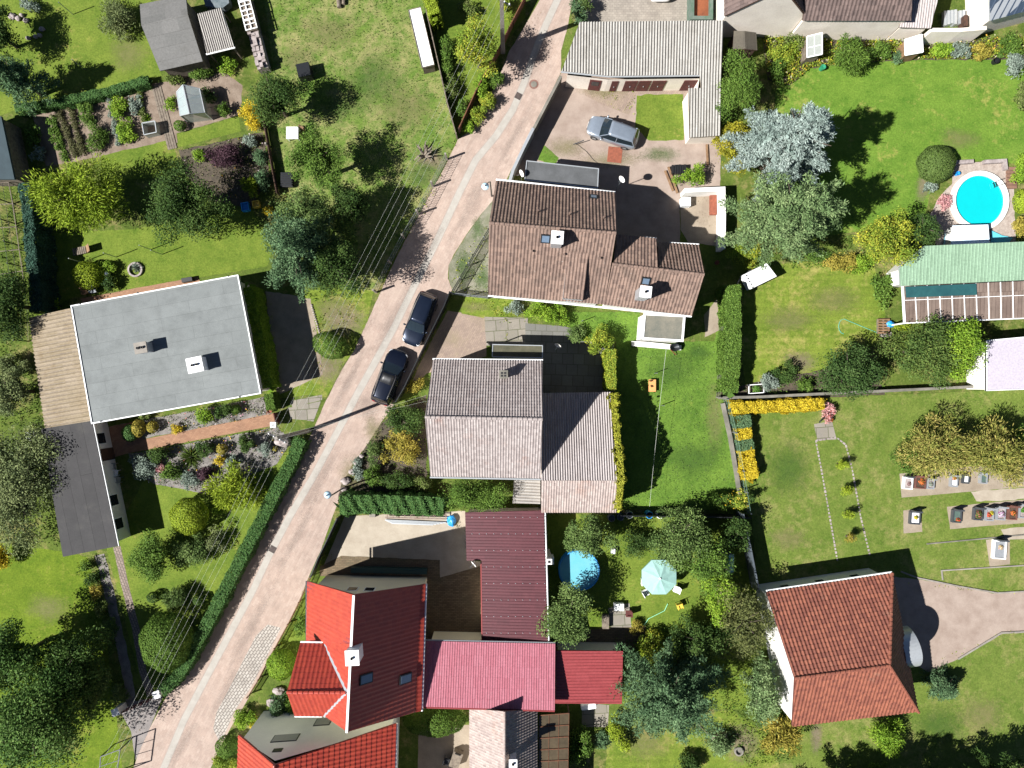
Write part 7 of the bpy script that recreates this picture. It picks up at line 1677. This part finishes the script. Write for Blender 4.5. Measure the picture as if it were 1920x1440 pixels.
# tree stump with dead branches
c = P(795, 290, .4); t = thing('tree_stump', 'dead twisted stump on the meadow near the road', 'stump', (c.x, c.y, 0)); b = MB(); rr = random.Random(8)
for i in range(13):
    a = rr.uniform(0, 6.28); l = rr.uniform(.5, 1.1); b.tube([(c.x, c.y, .1), (c.x + math.cos(a) * l * .5, c.y + math.sin(a) * l * .5, rr.uniform(.3, .8)), (c.x + math.cos(a) * l, c.y + math.sin(a) * l, rr.uniform(.1, .9))], [.13, .08, .03], 6)
b.build('trunk', M['oldwood'], t)
c = P(638, 5, .4); t = thing('log', 'two grey weathered logs at the top edge of the meadow', 'log', (c.x, c.y, 0)); MB().tube([P(634, -10, .2), P(636, 14, .2)], .18, 9).build('trunk', M['oldwood'], t); MB().tube([P(645, -14, .2), P(644, 8, .2)], .14, 9).build('trunk', M['oldwood'], t)
# sun lounger and line posts
c = P(152, 469, .4); t = thing('sun_lounger', 'pale timber sun lounger on the lawn below the feathery tree', 'sun lounger', (c.x, c.y, 0)); b = MB()
for k in range(7): b.box(c.x - .75 + k * .16, c.y - .3, .3, c.x - .63 + k * .16, c.y + .3, .34)
b.build('bed', M['oldwood'], t); MB().mesh([(c.x + .38, c.y - .3, .32), (c.x + .38, c.y + .3, .32), (c.x + .85, c.y + .32, .72), (c.x + .85, c.y - .28, .72), (c.x + .38, c.y - .3, .28), (c.x + .38, c.y + .3, .28), (c.x + .85, c.y + .32, .68), (c.x + .85, c.y - .28, .68)], [(3, 2, 1, 0), (4, 5, 6, 7), (0, 1, 5, 4), (1, 2, 6, 5), (2, 3, 7, 6), (3, 0, 4, 7)]).build('backrest', M['wood'], t)
for x in (-.7, .4):
    for y in (-.25, .25): MB().box(c.x + x, c.y + y, 0, c.x + x + .05, c.y + y + .05, .3).build('leg', M['wood'], t)
t.rotation_euler = (0, 0, R(12)); 
def linepost(px, py, h, label, name='clothes_pole', arm=0):
    p = P(px, py, 0); t = thing(name, label, 'clothes pole', p); MB().tube([(p.x, p.y, -.05), (p.x, p.y, h)], .035, 6).build('pole', M['greymetal'], t)
    if arm: MB().bar((p.x - arm, p.y, h), (p.x + arm, p.y, h), .05).build('crossbar', M['greymetal'], t)
for px, py, lb in ((155, 492, 'metal clothes pole beside the sun lounger'), (218, 482, 'metal clothes pole between sun lounger and stone ring'), (283, 468, 'metal clothes pole in front of the dark glossy tree'), (304, 477, 'metal clothes pole on the open lawn below the dark glossy tree'), (137, 27, 'metal clothes pole at the top of the upper left lawn'), (161, 131, 'metal clothes pole on the upper left lawn above the hedge'), (1090, 603, 'thin metal pole beside the right bright shrub'), (1227, 700, 'washing line pole behind the orange board'), (1240, 760, 'short pole on the central lawn below the orange board')):
    linepost(px, py, 1.9 if py < 600 else 1.2, lb)
wire(P(1250, 648, 2.2), P(1218, 950, 1.8), .25, 'pale washing line crossing the central lawn', .009, None, 'washing line')
# garden chairs by the bungalow
chair(165, 548, R(10), M['wood'], 'brown garden chair on the patio above the bungalow roof'); chair(180, 545, R(10), M['greymetal'], 'grey garden chair beside the brown garden chair')
c = P(203, 530, .6); t = thing('garden_hoop', 'blue metal hoop ornament beside the lime shrub', 'ornament', (c.x, c.y, 0)); b = MB()
pts = [(c.x + math.cos(k * .314) * .3, c.y + math.sin(k * .314) * .3, .7) for k in range(21)]; b.tube(pts, .025, 5).build('hoop', plainmat('steel_blue', (.2, .3, .42), .4, .5), t); MB().tube([(c.x, c.y, 0), (c.x, c.y + .29, .7)], .02, 5).build('pole', M['darkmetal'], t)
p = P(200, 513, .7); t = thing('garden_globe', 'shiny silver garden globe on a stick beside the lime shrub', 'ornament', (p.x, p.y, 0)); MB().lathe((p.x, p.y, .7), [(.001, -.2), (.14, -.14), (.2, 0), (.14, .14), (.001, .2)], 14).build('globe', plainmat('mirror_globe', (.7, .75, .8), .08, .9), t, smooth=True); MB().tube([(p.x, p.y, 0), (p.x, p.y, .55)], .02, 6).build('pole', M['darkmetal'], t)
p = P(255, 506); MB().lathe((p.x, p.y, 0), [(.62, 0), (.62, .2), (.48, .2), (.48, .0)], 24).build('stone_ring', M['stone'], at=p, tag=('pale stone ring around the grey spiky plant', 'stone ring'))
box('doormat_bench', 'dark bench against the upper edge of the bungalow', 'bench', 350, 524, .9, .35, .45, R(10), M['black'])
# boulders
def boulder(px, py, rx, ry, h, label, m=None, group=None):
    _seed[0] += 1; bm = bmesh.new(); bmesh.ops.create_icosphere(bm, subdivisions=3, radius=1); c = P(px, py, h * .5)
    for v in bm.verts:
        f = 1 + .28 * noise.noise(v.co * 1.4 + Vector((_seed[0], 0, 0))) + .1 * noise.noise(v.co * 4); v.co = Vector((v.co.x * rx / S * f, v.co.y * ry / S * f, v.co.z * h * .6 * f + h * .35))
    me = bpy.data.meshes.new('boulder'); bm.to_mesh(me); bm.free(); me.materials.append(m or M['stone']); o = bpy.data.objects.new('boulder', me); C.objects.link(o); o.location = (c.x, c.y, 0); settag(o, label, 'boulder', group)
boulder(530, 829, 17, 9, .9, 'white boulder at the foot of the leaning power pole')
for x, y, r, lb in ((648, 902, 9, 'largest pale rock on the roadside bank'), (660, 885, 7, 'pale rock in the middle of the roadside bank'), (668, 868, 6, 'pale rock at the upper end of the roadside bank'), (645, 918, 6, 'pale rock where the bank meets the thick hedge'), (678, 855, 5, 'small pale rock above the bank rocks')): boulder(x, y, r, r * .8, .5, lb)
for i, (x, y, r) in enumerate([(22, 30, 7), (33, 34, 5), (48, 38, 5), (40, 28, 4), (78, 54, 5), (74, 66, 4), (66, 68, 4), (52, 71, 4)]): boulder(x, y, r, r * .9, .35, 'small white stone in the scattered group on the upper left lawn', group='white stones on the upper left lawn')
for i in range(13):
    x, y = 584 + 15 * (i / 12), 572 + i * 4.4; boulder(x, y, 2.2, 2, .15, 'small stone in the row beside the bungalow drive', group='stones lining the bungalow drive')
boulder(522, 1296, 10, 8, .5, 'grey rock in the front bed of the red house'); boulder(507, 1318, 8, 8, .4, 'pale rock beside the creeping juniper')
# path of planks
c = P(308, 212); b = MB(); t = thing('plank_path', 'narrow grey plank path through the vegetable beds', 'path', c)
e = (P(324, 280) - P(292, 158)).normalized(); n = Vector((-e.y, e.x, 0))
for i in range(4):
    for k in range(3): a, d = P(292, 158).lerp(P(324, 280), k / 3 + .004), P(292, 158).lerp(P(324, 280), (k + 1) / 3 - .004); o_ = n * (i - 1.5) * .2; b.prism([a + o_ - n * .085, d + o_ - n * .085, d + o_ + n * .085, a + o_ + n * .085], 0, .05 + .004 * ((i + k) % 3))
b.build('plank', M['oldwood'], t)
# flowerpots, mailbox at the bungalow entrance
for px, py, r, m_, lb in ((505, 770, .22, M['brick'], 'terracotta pot beside the short hedge at the bungalow corner'), (1345, 492, .18, M['brick'], 'terracotta pot at the shaded brown house corner')):
    p = P(px, py, .4); MB().lathe((p.x, p.y, 0), [(r * .7, 0), (r, .4), (r * .85, .4), (r * .8, .3), (.001, .3)], 16).build('flower_pot', m_, at=(p.x, p.y, 0), tag=(lb, 'flower pot'))
c = P(512, 797, 1.1); t = thing('letter_box', 'white letter box stand at the brick path entrance', 'letter box', (c.x, c.y, 0)); MB().box(c.x - .25, c.y - .2, .7, c.x + .22, c.y + .25, 1.1).build('box', M['white'], t, bevel=.02); MB().box(c.x - .05, c.y - .05, 0, c.x + .05, c.y + .05, .7).build('post', M['darkmetal'], t); MB().box(c.x - .15, c.y - .05, 1.098, c.x + .1, c.y + .05, 1.115).build('slot', M['black'], t)
wallthing('garden_gate', 'small dark gate at the end of the brick path', [(512, 774), (517, 794)], 1.0, .08, M['brown'], 'gate')
# satellite dishes
def dish(px, py, h, az, label, gx=None, gy=None, r=.3):
    p = P(px, py, h); t = thing('satellite_dish', label, 'satellite dish', (p.x, p.y, 0)); d = Vector((math.cos(az), math.sin(az), .35)).normalized(); u = d.orthogonal().normalized(); w = d.cross(u)
    b = MB(); vs = []; n = 18
    for q, o in ((.02, -.13), (.5, -.10), (1, 0)):
        for k in range(n): a = 2 * math.pi * k / n; vs.append(p + (u * math.cos(a) + w * math.sin(a)) * r * q + d * o)
    fs = [(i * n + k, i * n + (k + 1) % n, (i + 1) * n + (k + 1) % n, (i + 1) * n + k) for i in range(2) for k in range(n)]
    b.mesh(vs, fs).build('reflector', M['whitewall'], t, smooth=True); MB().tube([p - d * .13 - w * .0, p + d * .42 - Vector((0, 0, .1))], .018, 5).build('arm', M['greymetal'], t); MB().tube([(p.x, p.y, -.05), (p.x, p.y, h - .1), p - d * .1], .03, 6).build('pole', M['greymetal'], t)
dish(1166, 336, 2.8, R(-140), 'white satellite dish on a pole beside the brown house yard'); dish(978, 325, 3.4, R(-150), 'white satellite dish at the corner of the streaked lean-to', r=.3)
dish(888, 1058, 2.7, R(-140), 'pale satellite dish beside the maroon roof corner'); dish(1046, 648, 1.3, R(-120), 'white satellite dish standing in the shade of the dark patio')
# barrels beside the dark fence
for px, py, m_, lb in ((1218, 966, M['blue'], 'blue water barrel beside the dark fence'), (1181, 966, M['greymetal'], 'grey metal barrel left of the blue water barrel'), (1164, 970, plainmat('dark_navy', (.03, .05, .1), .4), 'navy barrel in deep shade left of the grey barrel'), (1147, 972, plainmat('dark_slate', (.05, .06, .08), .4), 'slate barrel at the left end of the barrel row'), (1238, 966, M['white'], 'white canister right of the blue water barrel')):  # each drum has one even colour, dark navy and slate included
    p = P(px, py, .9); t = thing('barrel', lb, 'barrel', (p.x, p.y, 0)); MB().lathe((p.x, p.y, 0), [(.26, 0), (.3, .08), (.31, .45), (.3, .85), (.28, .9), (.25, .9), (.25, .8)], 18).build('drum', m_, t, smooth=True); MB().lathe((p.x, p.y, 0), [(.25, .8), (.001, .8)], 18).build('water', M['glass'], t)
p = P(1220, 1016 + 140); 
# toy house
c = P(1368, 1057, 1.4); t = thing('toy_house', 'toy house with sea green roof under the dark fruit tree', 'toy house', (c.x, c.y, 0)); q0, q1 = Vector((c.x - .1, c.y + .75, 1.5)), Vector((c.x - .1, c.y - .75, 1.5))
b = MB(); b.slab([q0 + Vector((-.5, 0, -.35)), q1 + Vector((-.5, 0, -.35)), q1, q0], 0, .05, Vector((-.4, 0, .9))); b.build('roof', plainmat('sea_green', (.06, .4, .3), .5), t); b = MB(); M['whitewall2'] = plainmat('mint_roof', (.3, .55, .45), .5); b.slab([q0, q1, q1 + Vector((.5, 0, -.35)), q0 + Vector((.5, 0, -.35))], 0, .05, Vector((.4, 0, .9))); b.build('roof', M['whitewall2'], t); MB().box(c.x - .5, c.y - .7, 0, c.x + .3, c.y + .7, 1.12).build('wall', M['whitewall'], t)
# orange board and bits on the central lawn
t = thing('bench_board', 'orange wooden board bench on the central lawn', 'bench', P(1223, 723)); p = P(1223, 723, .4); MB().box(p.x - .3, p.y - .5, .34, p.x + .3, p.y + .5, .4).build('tabletop', M['orange'], t)
for y in (-.4, .4): MB().box(p.x - .22, p.y + y - .04, 0, p.x + .22, p.y + y + .04, .34).build('leg', M['wood'], t)
c = P(1266, 651, .8); t = thing('wheelbarrow', 'reddish wheelbarrow with dark tub against the white porch', 'wheelbarrow', (c.x, c.y, 0)); MB().lathe((c.x, c.y, .35), [(.2, 0), (.36, .32), (.38, .32), (.001, .02)], 16, 1.1, .9).build('tub', M['darkmetal'], t); MB().tube([(c.x - .3, c.y + .3, .3), (c.x - .3, c.y - .2, .5), (c.x + .2, c.y - .6, .2)], .03, 6).build('handle', M['redtrim'], t); MB().tube([(c.x + .3, c.y + .27, .2), (c.x + .3, c.y + .35, .2)], .2, 14).build('wheel', M['rubber'], t)
# yard things
c = P(1304, 322, .6)
def tiles(label, px, py, n, dx, m, rot=0, h=.5):
    t = thing('tile_stack', label, 'stack', P(px, py)); b = MB()
    for i in range(n): p = P(px + i * dx, py, h); b.box(p.x - .09, p.y - .35, 0, p.x + .07, p.y + .35, h + .05 * (i % 2))
    b.build('tile', m, t); b = MB()
    for y in (-.25, .25): p = P(px, py + y * 20, 0); b.box(p.x - .15, p.y - .05, -.05, p.x + n * dx / S, p.y + .05, -.0)
    return t
tiles('row of black roof tiles stacked beside the green yard shrub', 1262, 317, 6, 4.6, M['black'])
tiles('short stack of pale and dark sheets inside the white walled patio', 1280, 378, 5, 3.4, M['white'], h=.7)
for i, (a, d, lb) in enumerate([((1247, 320), (1262, 358), 'left pale plank lying beside the black tile stack'), ((1253, 313), (1270, 362), 'long pale plank lying closest to the black tile stack'), ((1325, 271), (1327, 310), 'upright pale beam lying below the corrugated garage wing')]):
    o = MB().bar(P(*a, .12), P(*d, .12), .16, .12).build('plank', M['wood'], at=P(*a, 0)); settag(o, lb, 'plank')
o = MB().box(*(P(1336, 404, 0) + Vector((-.28, 0, 0)))[:2], 0, *(P(1336, 404, 0) + Vector((.25, 1.7, 0)))[:2], .35).build('brick_stack', M['brick'], at=P(1338, 385)); settag(o, 'stack of red bricks along the white patio wall', 'bricks')
t = thing('gym_bar', 'dark rail leaning in the yard below the silver hatchback', 'rail', P(1085, 266)); MB().bar(P(1075, 271, .3), P(1095, 263, .6), .06).build('rail', M['darkmetal'], t)
o = MB().tube([P(1078, 268, .06), P(1100, 285, .06), P(1112, 300, .06), P(1124, 309, .06)], .03, 5).build('hose', M['oldwood'], at=P(1100, 285)); settag(o, 'pale hose lying across the pinkish yard', 'hose')
o = MB().tube([P(1208, 1172, .08), P(1216, 1160, .08), P(1232, 1152, .08), P(1246, 1145, .08), P(1252, 1132, .08)], .03, 5).build('hose', plainmat('mint_hose', (.25, .6, .35), .5), at=P(1232, 1152)); settag(o, 'mint green hose curling on the pool garden lawn', 'hose')
o = MB().tube([P(1582 + 8 * math.cos(k / 6 * 3.14 + 1.6) * 1.2 + (k - 6) * 0, 612 + 14 * math.sin(k / 6 * 3.14 + 1.6), .05) for k in range(7)] + [P(1650, 626, .05)], .02, 5).build('hose', plainmat('teal_hose', (.1, .4, .3), .5), at=P(1590, 612)); settag(o, 'thin teal hose on the striped lawn', 'hose')
# ladders and boards of the sandy yard
t = thing('ladder', 'rusty red ladder lying at the foot of the thick hedge', 'ladder', P(780, 968)); b = MB()
for y in (963, 970): b.bar(P(722, y, .35), P(838, y + 3, .35), .07)
for k in range(11): b.bar(P(726 + k * 11, 963, .38), P(726 + k * 11, 971, .38), .05)
b.build('rail', mat('red_oxide', A(150, 105, 95), A(190, 175, 165), scale=4), t)
t = thing('gutter_pile', 'pile of zinc gutters lying beside the rusty red ladder', 'pile', P(780, 978)); b = MB()
for i in range(5): b.bar(P(722 + i * 3, 975 + i * 1.5, .12 + .03 * i), P(836 - i * 6, 980 + i, .12 + .03 * i), .1, .07)
b.build('gutter', M['zinc'], t)
o = boulder(846, 977, 8, 11, .6, 'crumpled bright blue tarp bundle beside the maroon roof', M['blue'])
bpy.data.objects[-1] if False else None
box('concrete_block', 'small white block beside the yard gate at the thick hedge', 'block', 698, 965, .5, .45, .3, 0, M['concrete'])
# terrace table by the garages of the pool garden
box('side_table', 'white side table on the slab terrace of the pool garden', 'table', 1161, 1139, .8, .6, .5, 0, M['white']); box('side_table', 'pale bench beside the grey green leafy tree', 'bench', 1136, 1167, .55, 1.1, .45, 0, M['oldwood'])
chair(1177, 1147, R(-90), M['brown'], 'brown chair on the slab terrace of the pool garden')
chair(1272, 1133, R(20), M['yellow'], 'yellow toy chair on the pool garden lawn')
chair(838, 1422, R(70), M['black'], 'black garden chair left of the pale bottom terrace table'); chair(858, 1410, R(-20), M['black'], 'black garden chair above the pale bottom terrace table')
box('garden_table', 'weathered table on the bottom terrace between the black chairs', 'table', 855, 1426, .8, 1.3, .72, R(-20), M['oldwood'])
box('table_cloth_bundle', 'white crumpled sheet covered table below the red metal shed', 'table', 1104, 1326, 1.3, .5, .7, R(8), M['white'], bevel=.12)
box('timber_bench', 'grey timber bench under the right side of the large pine', 'bench', 1350, 1386, 1.3, .8, .5, R(8), M['oldwood'])
p = P(1384, 1407); MB().lathe((p.x, p.y, 0), [(.38, 0), (.38, .25), (.26, .25), (.24, .05), (.001, .05)], 14).build('fire_ring', M['oldconc'], at=p, tag=('round fire ring on the dry lawn near the golden conifer', 'fire ring'))
# hutches on the upper right border
def hutch(label, pts, h, mroof, mwall, flap=True):
    w = [P(x, y, z) for x, y, z in pts]; c = sum(w, Vector()) / 4; t = thing('garden_hutch', label, 'hutch', (c.x, c.y, 0)); n = (w[1] - w[0]).cross(w[3] - w[0]).normalized(); n = n if n.z > 0 else -n
    MB().slab(w if (w[1] - w[0]).cross(w[2] - w[0]).z > 0 else w[::-1], -.04, .02, n).build('roof', mroof, t); b = MB(); q = inset(w, .06); wall_ring(b, q, [p.z - .05 for p in w]); b.build('wall', mwall, t)
    b = MB(); [b.bar(w[i] + Vector((0, 0, .03)), w[(i + 1) % 4] + Vector((0, 0, .03)), .08) for i in range(4)]; b.bar(w[0].lerp(w[1], .5) + Vector((0, 0, .03)), w[3].lerp(w[2], .5) + Vector((0, 0, .03)), .04); b.bar(w[0].lerp(w[3], .55) + Vector((0, 0, .03)), w[1].lerp(w[2], .55) + Vector((0, 0, .03)), .05); b.build('frame', M['white'], t); return t
hutch('small grey glazed hutch with white frame in the flower border', [(1513, 69, 1.5), (1541, 62, 1.7), (1541, 102, 1.7), (1513, 108, 1.5)], 1.6, M['ghglass2'], M['oldwood'])
hutch('cream white hutch with open timber door in the flower border', [(1696, 75, 1.5), (1728, 65, 1.7), (1730, 98, 1.7), (1697, 104, 1.5)], 1.6, M['whitewall'], M['wood'])
p = P(1544, 125, .5); MB().lathe((p.x, p.y, 0), [(.18, 0), (.22, .5), (.2, .5), (.001, .45)], 14).build('bucket', M['green'], at=(p.x, p.y, 0), tag=('green tub below the grey glazed hutch', 'bucket'))
p = P(1869, 113, .4); MB().lathe((p.x, p.y, 0), [(.22, 0), (.26, .4), (.24, .4), (.2, .1), (.001, .1)], 14).build('bucket', M['darkmetal'], at=(p.x, p.y, 0), tag=('dark tub at the upper edge of the mown lawn', 'bucket'))
# pallet, frame, slide near the veranda
def pallet(label, px, py, rot):
    p = P(px, py, .3); t = thing('pallet', label, 'pallet', p); b = MB()
    for k in range(6): b.box(p.x - .5, p.y - .6 + k * .22, .2, p.x + .5, p.y - .46 + k * .22, .24)
    b.build('board', M['wood'], t); b = MB(); [b.box(p.x + x - .05, p.y - .6, .02, p.x + x + .05, p.y + .62, .2) for x in (-.45, 0, .45)]; b.build('bearer', M['oldwood'], t)
pallet('pale timber pallet stack at the corner of the brown panel veranda', 1658, 612, 0)
boulder(1670, 608, 7, 6, .5, 'crumpled blue bag on the pale timber pallet', M['blue'])
box('slab_stack', 'grey slab below the pale timber pallet', 'slab', 1662, 627, .9, .4, .15, 0, M['concrete'])
t = thing('raised_bed', 'small white planting frame with green lettuce beside the hedge end', 'frame', P(1418, 727)); b = MB(); fr = [P(1404, 722, .4), P(1432, 720, .4), P(1432, 736, .4), P(1404, 738, .4)]
for i in range(4): b.bar(fr[i], fr[(i + 1) % 4], .06); b.bar(fr[i], (fr[i].x, fr[i].y, 0), .05)
b.build('frame', M['white'], t); flowerbunch(P(1418, 729, .1), .4, 220, [(.05, .12, .02), (.09, .18, .03)], t, 99)
# junk yard behind the cream wall
t = thing('sheet_pile', 'pile of old corrugated sheets behind the cream garden wall', 'pile', P(1800, 30)); b = MB()
for i in range(7): p = P(1775 + i * 5.5, 32, .5); b.box(p.x - .11, p.y - .6 + .05 * (i % 3), .0, p.x + .10, p.y + .6, .35 + .07 * (i % 4))
b.build('sheet', M['zinc'], t)
box('container', 'white appliance box beside the pile of corrugated sheets', 'box', 1838, 30, .8, 1.1, 1.0, 0, M['white'])
box('junk_box', 'dark box standing among the rubble behind the cream wall', 'box', 1812, 38, .3, .9, .9, 0, M['darkwood'])
t = thing('tarp_pile', 'grey blue tarp covered pile at the top beside the felt shed', 'pile', P(405, 5)); MB().slab(rag(pxs([(380, -8), (425, -14), (430, 6), (418, 14), (385, 12)], .9), .08, 8), -.7, .0, Vector((0, 0, 1))).build('tarp', mat('grey_blue_tarp', A(150, 160, 165), A(95, 115, 120), scale=2, fine=5), t)
# air unit by the maroon roof
box('air_unit', 'white air unit beside the maroon roof gutter', 'box', 1033, 1052, .5, .6, 1.2, 0, M['white'])

for i, (x, y, lb) in enumerate([(216, 872, 'upper grey garden chair in the shade of the white garage wall'), (221, 885, 'middle pale garden seat in the shade of the white garage wall'), (226, 898, 'lower grey garden chair in the shade of the white garage wall')]): chair(x, y, R(80), M['greymetal'] if i != 1 else M['white'], lb)
boulder(60, 818, 14, 9, .6, 'white plastic bundle behind the dark felt garage', M['white'])
box('paving_patch', 'small rusty brick patch in the pinkish yard below the silver hatchback', 'paving', 1153, 290, 1.2, 1.3, .03, R(-6), M['brick'])

wallthing('tarp_roll', 'dark green tarp lying along the pale gable wall of the red house', [(658, 1069), (720, 1070), (800, 1072)], .45, .45, plainmat('dark_green_tarp', (.012, .045, .04), .5), 'tarp')
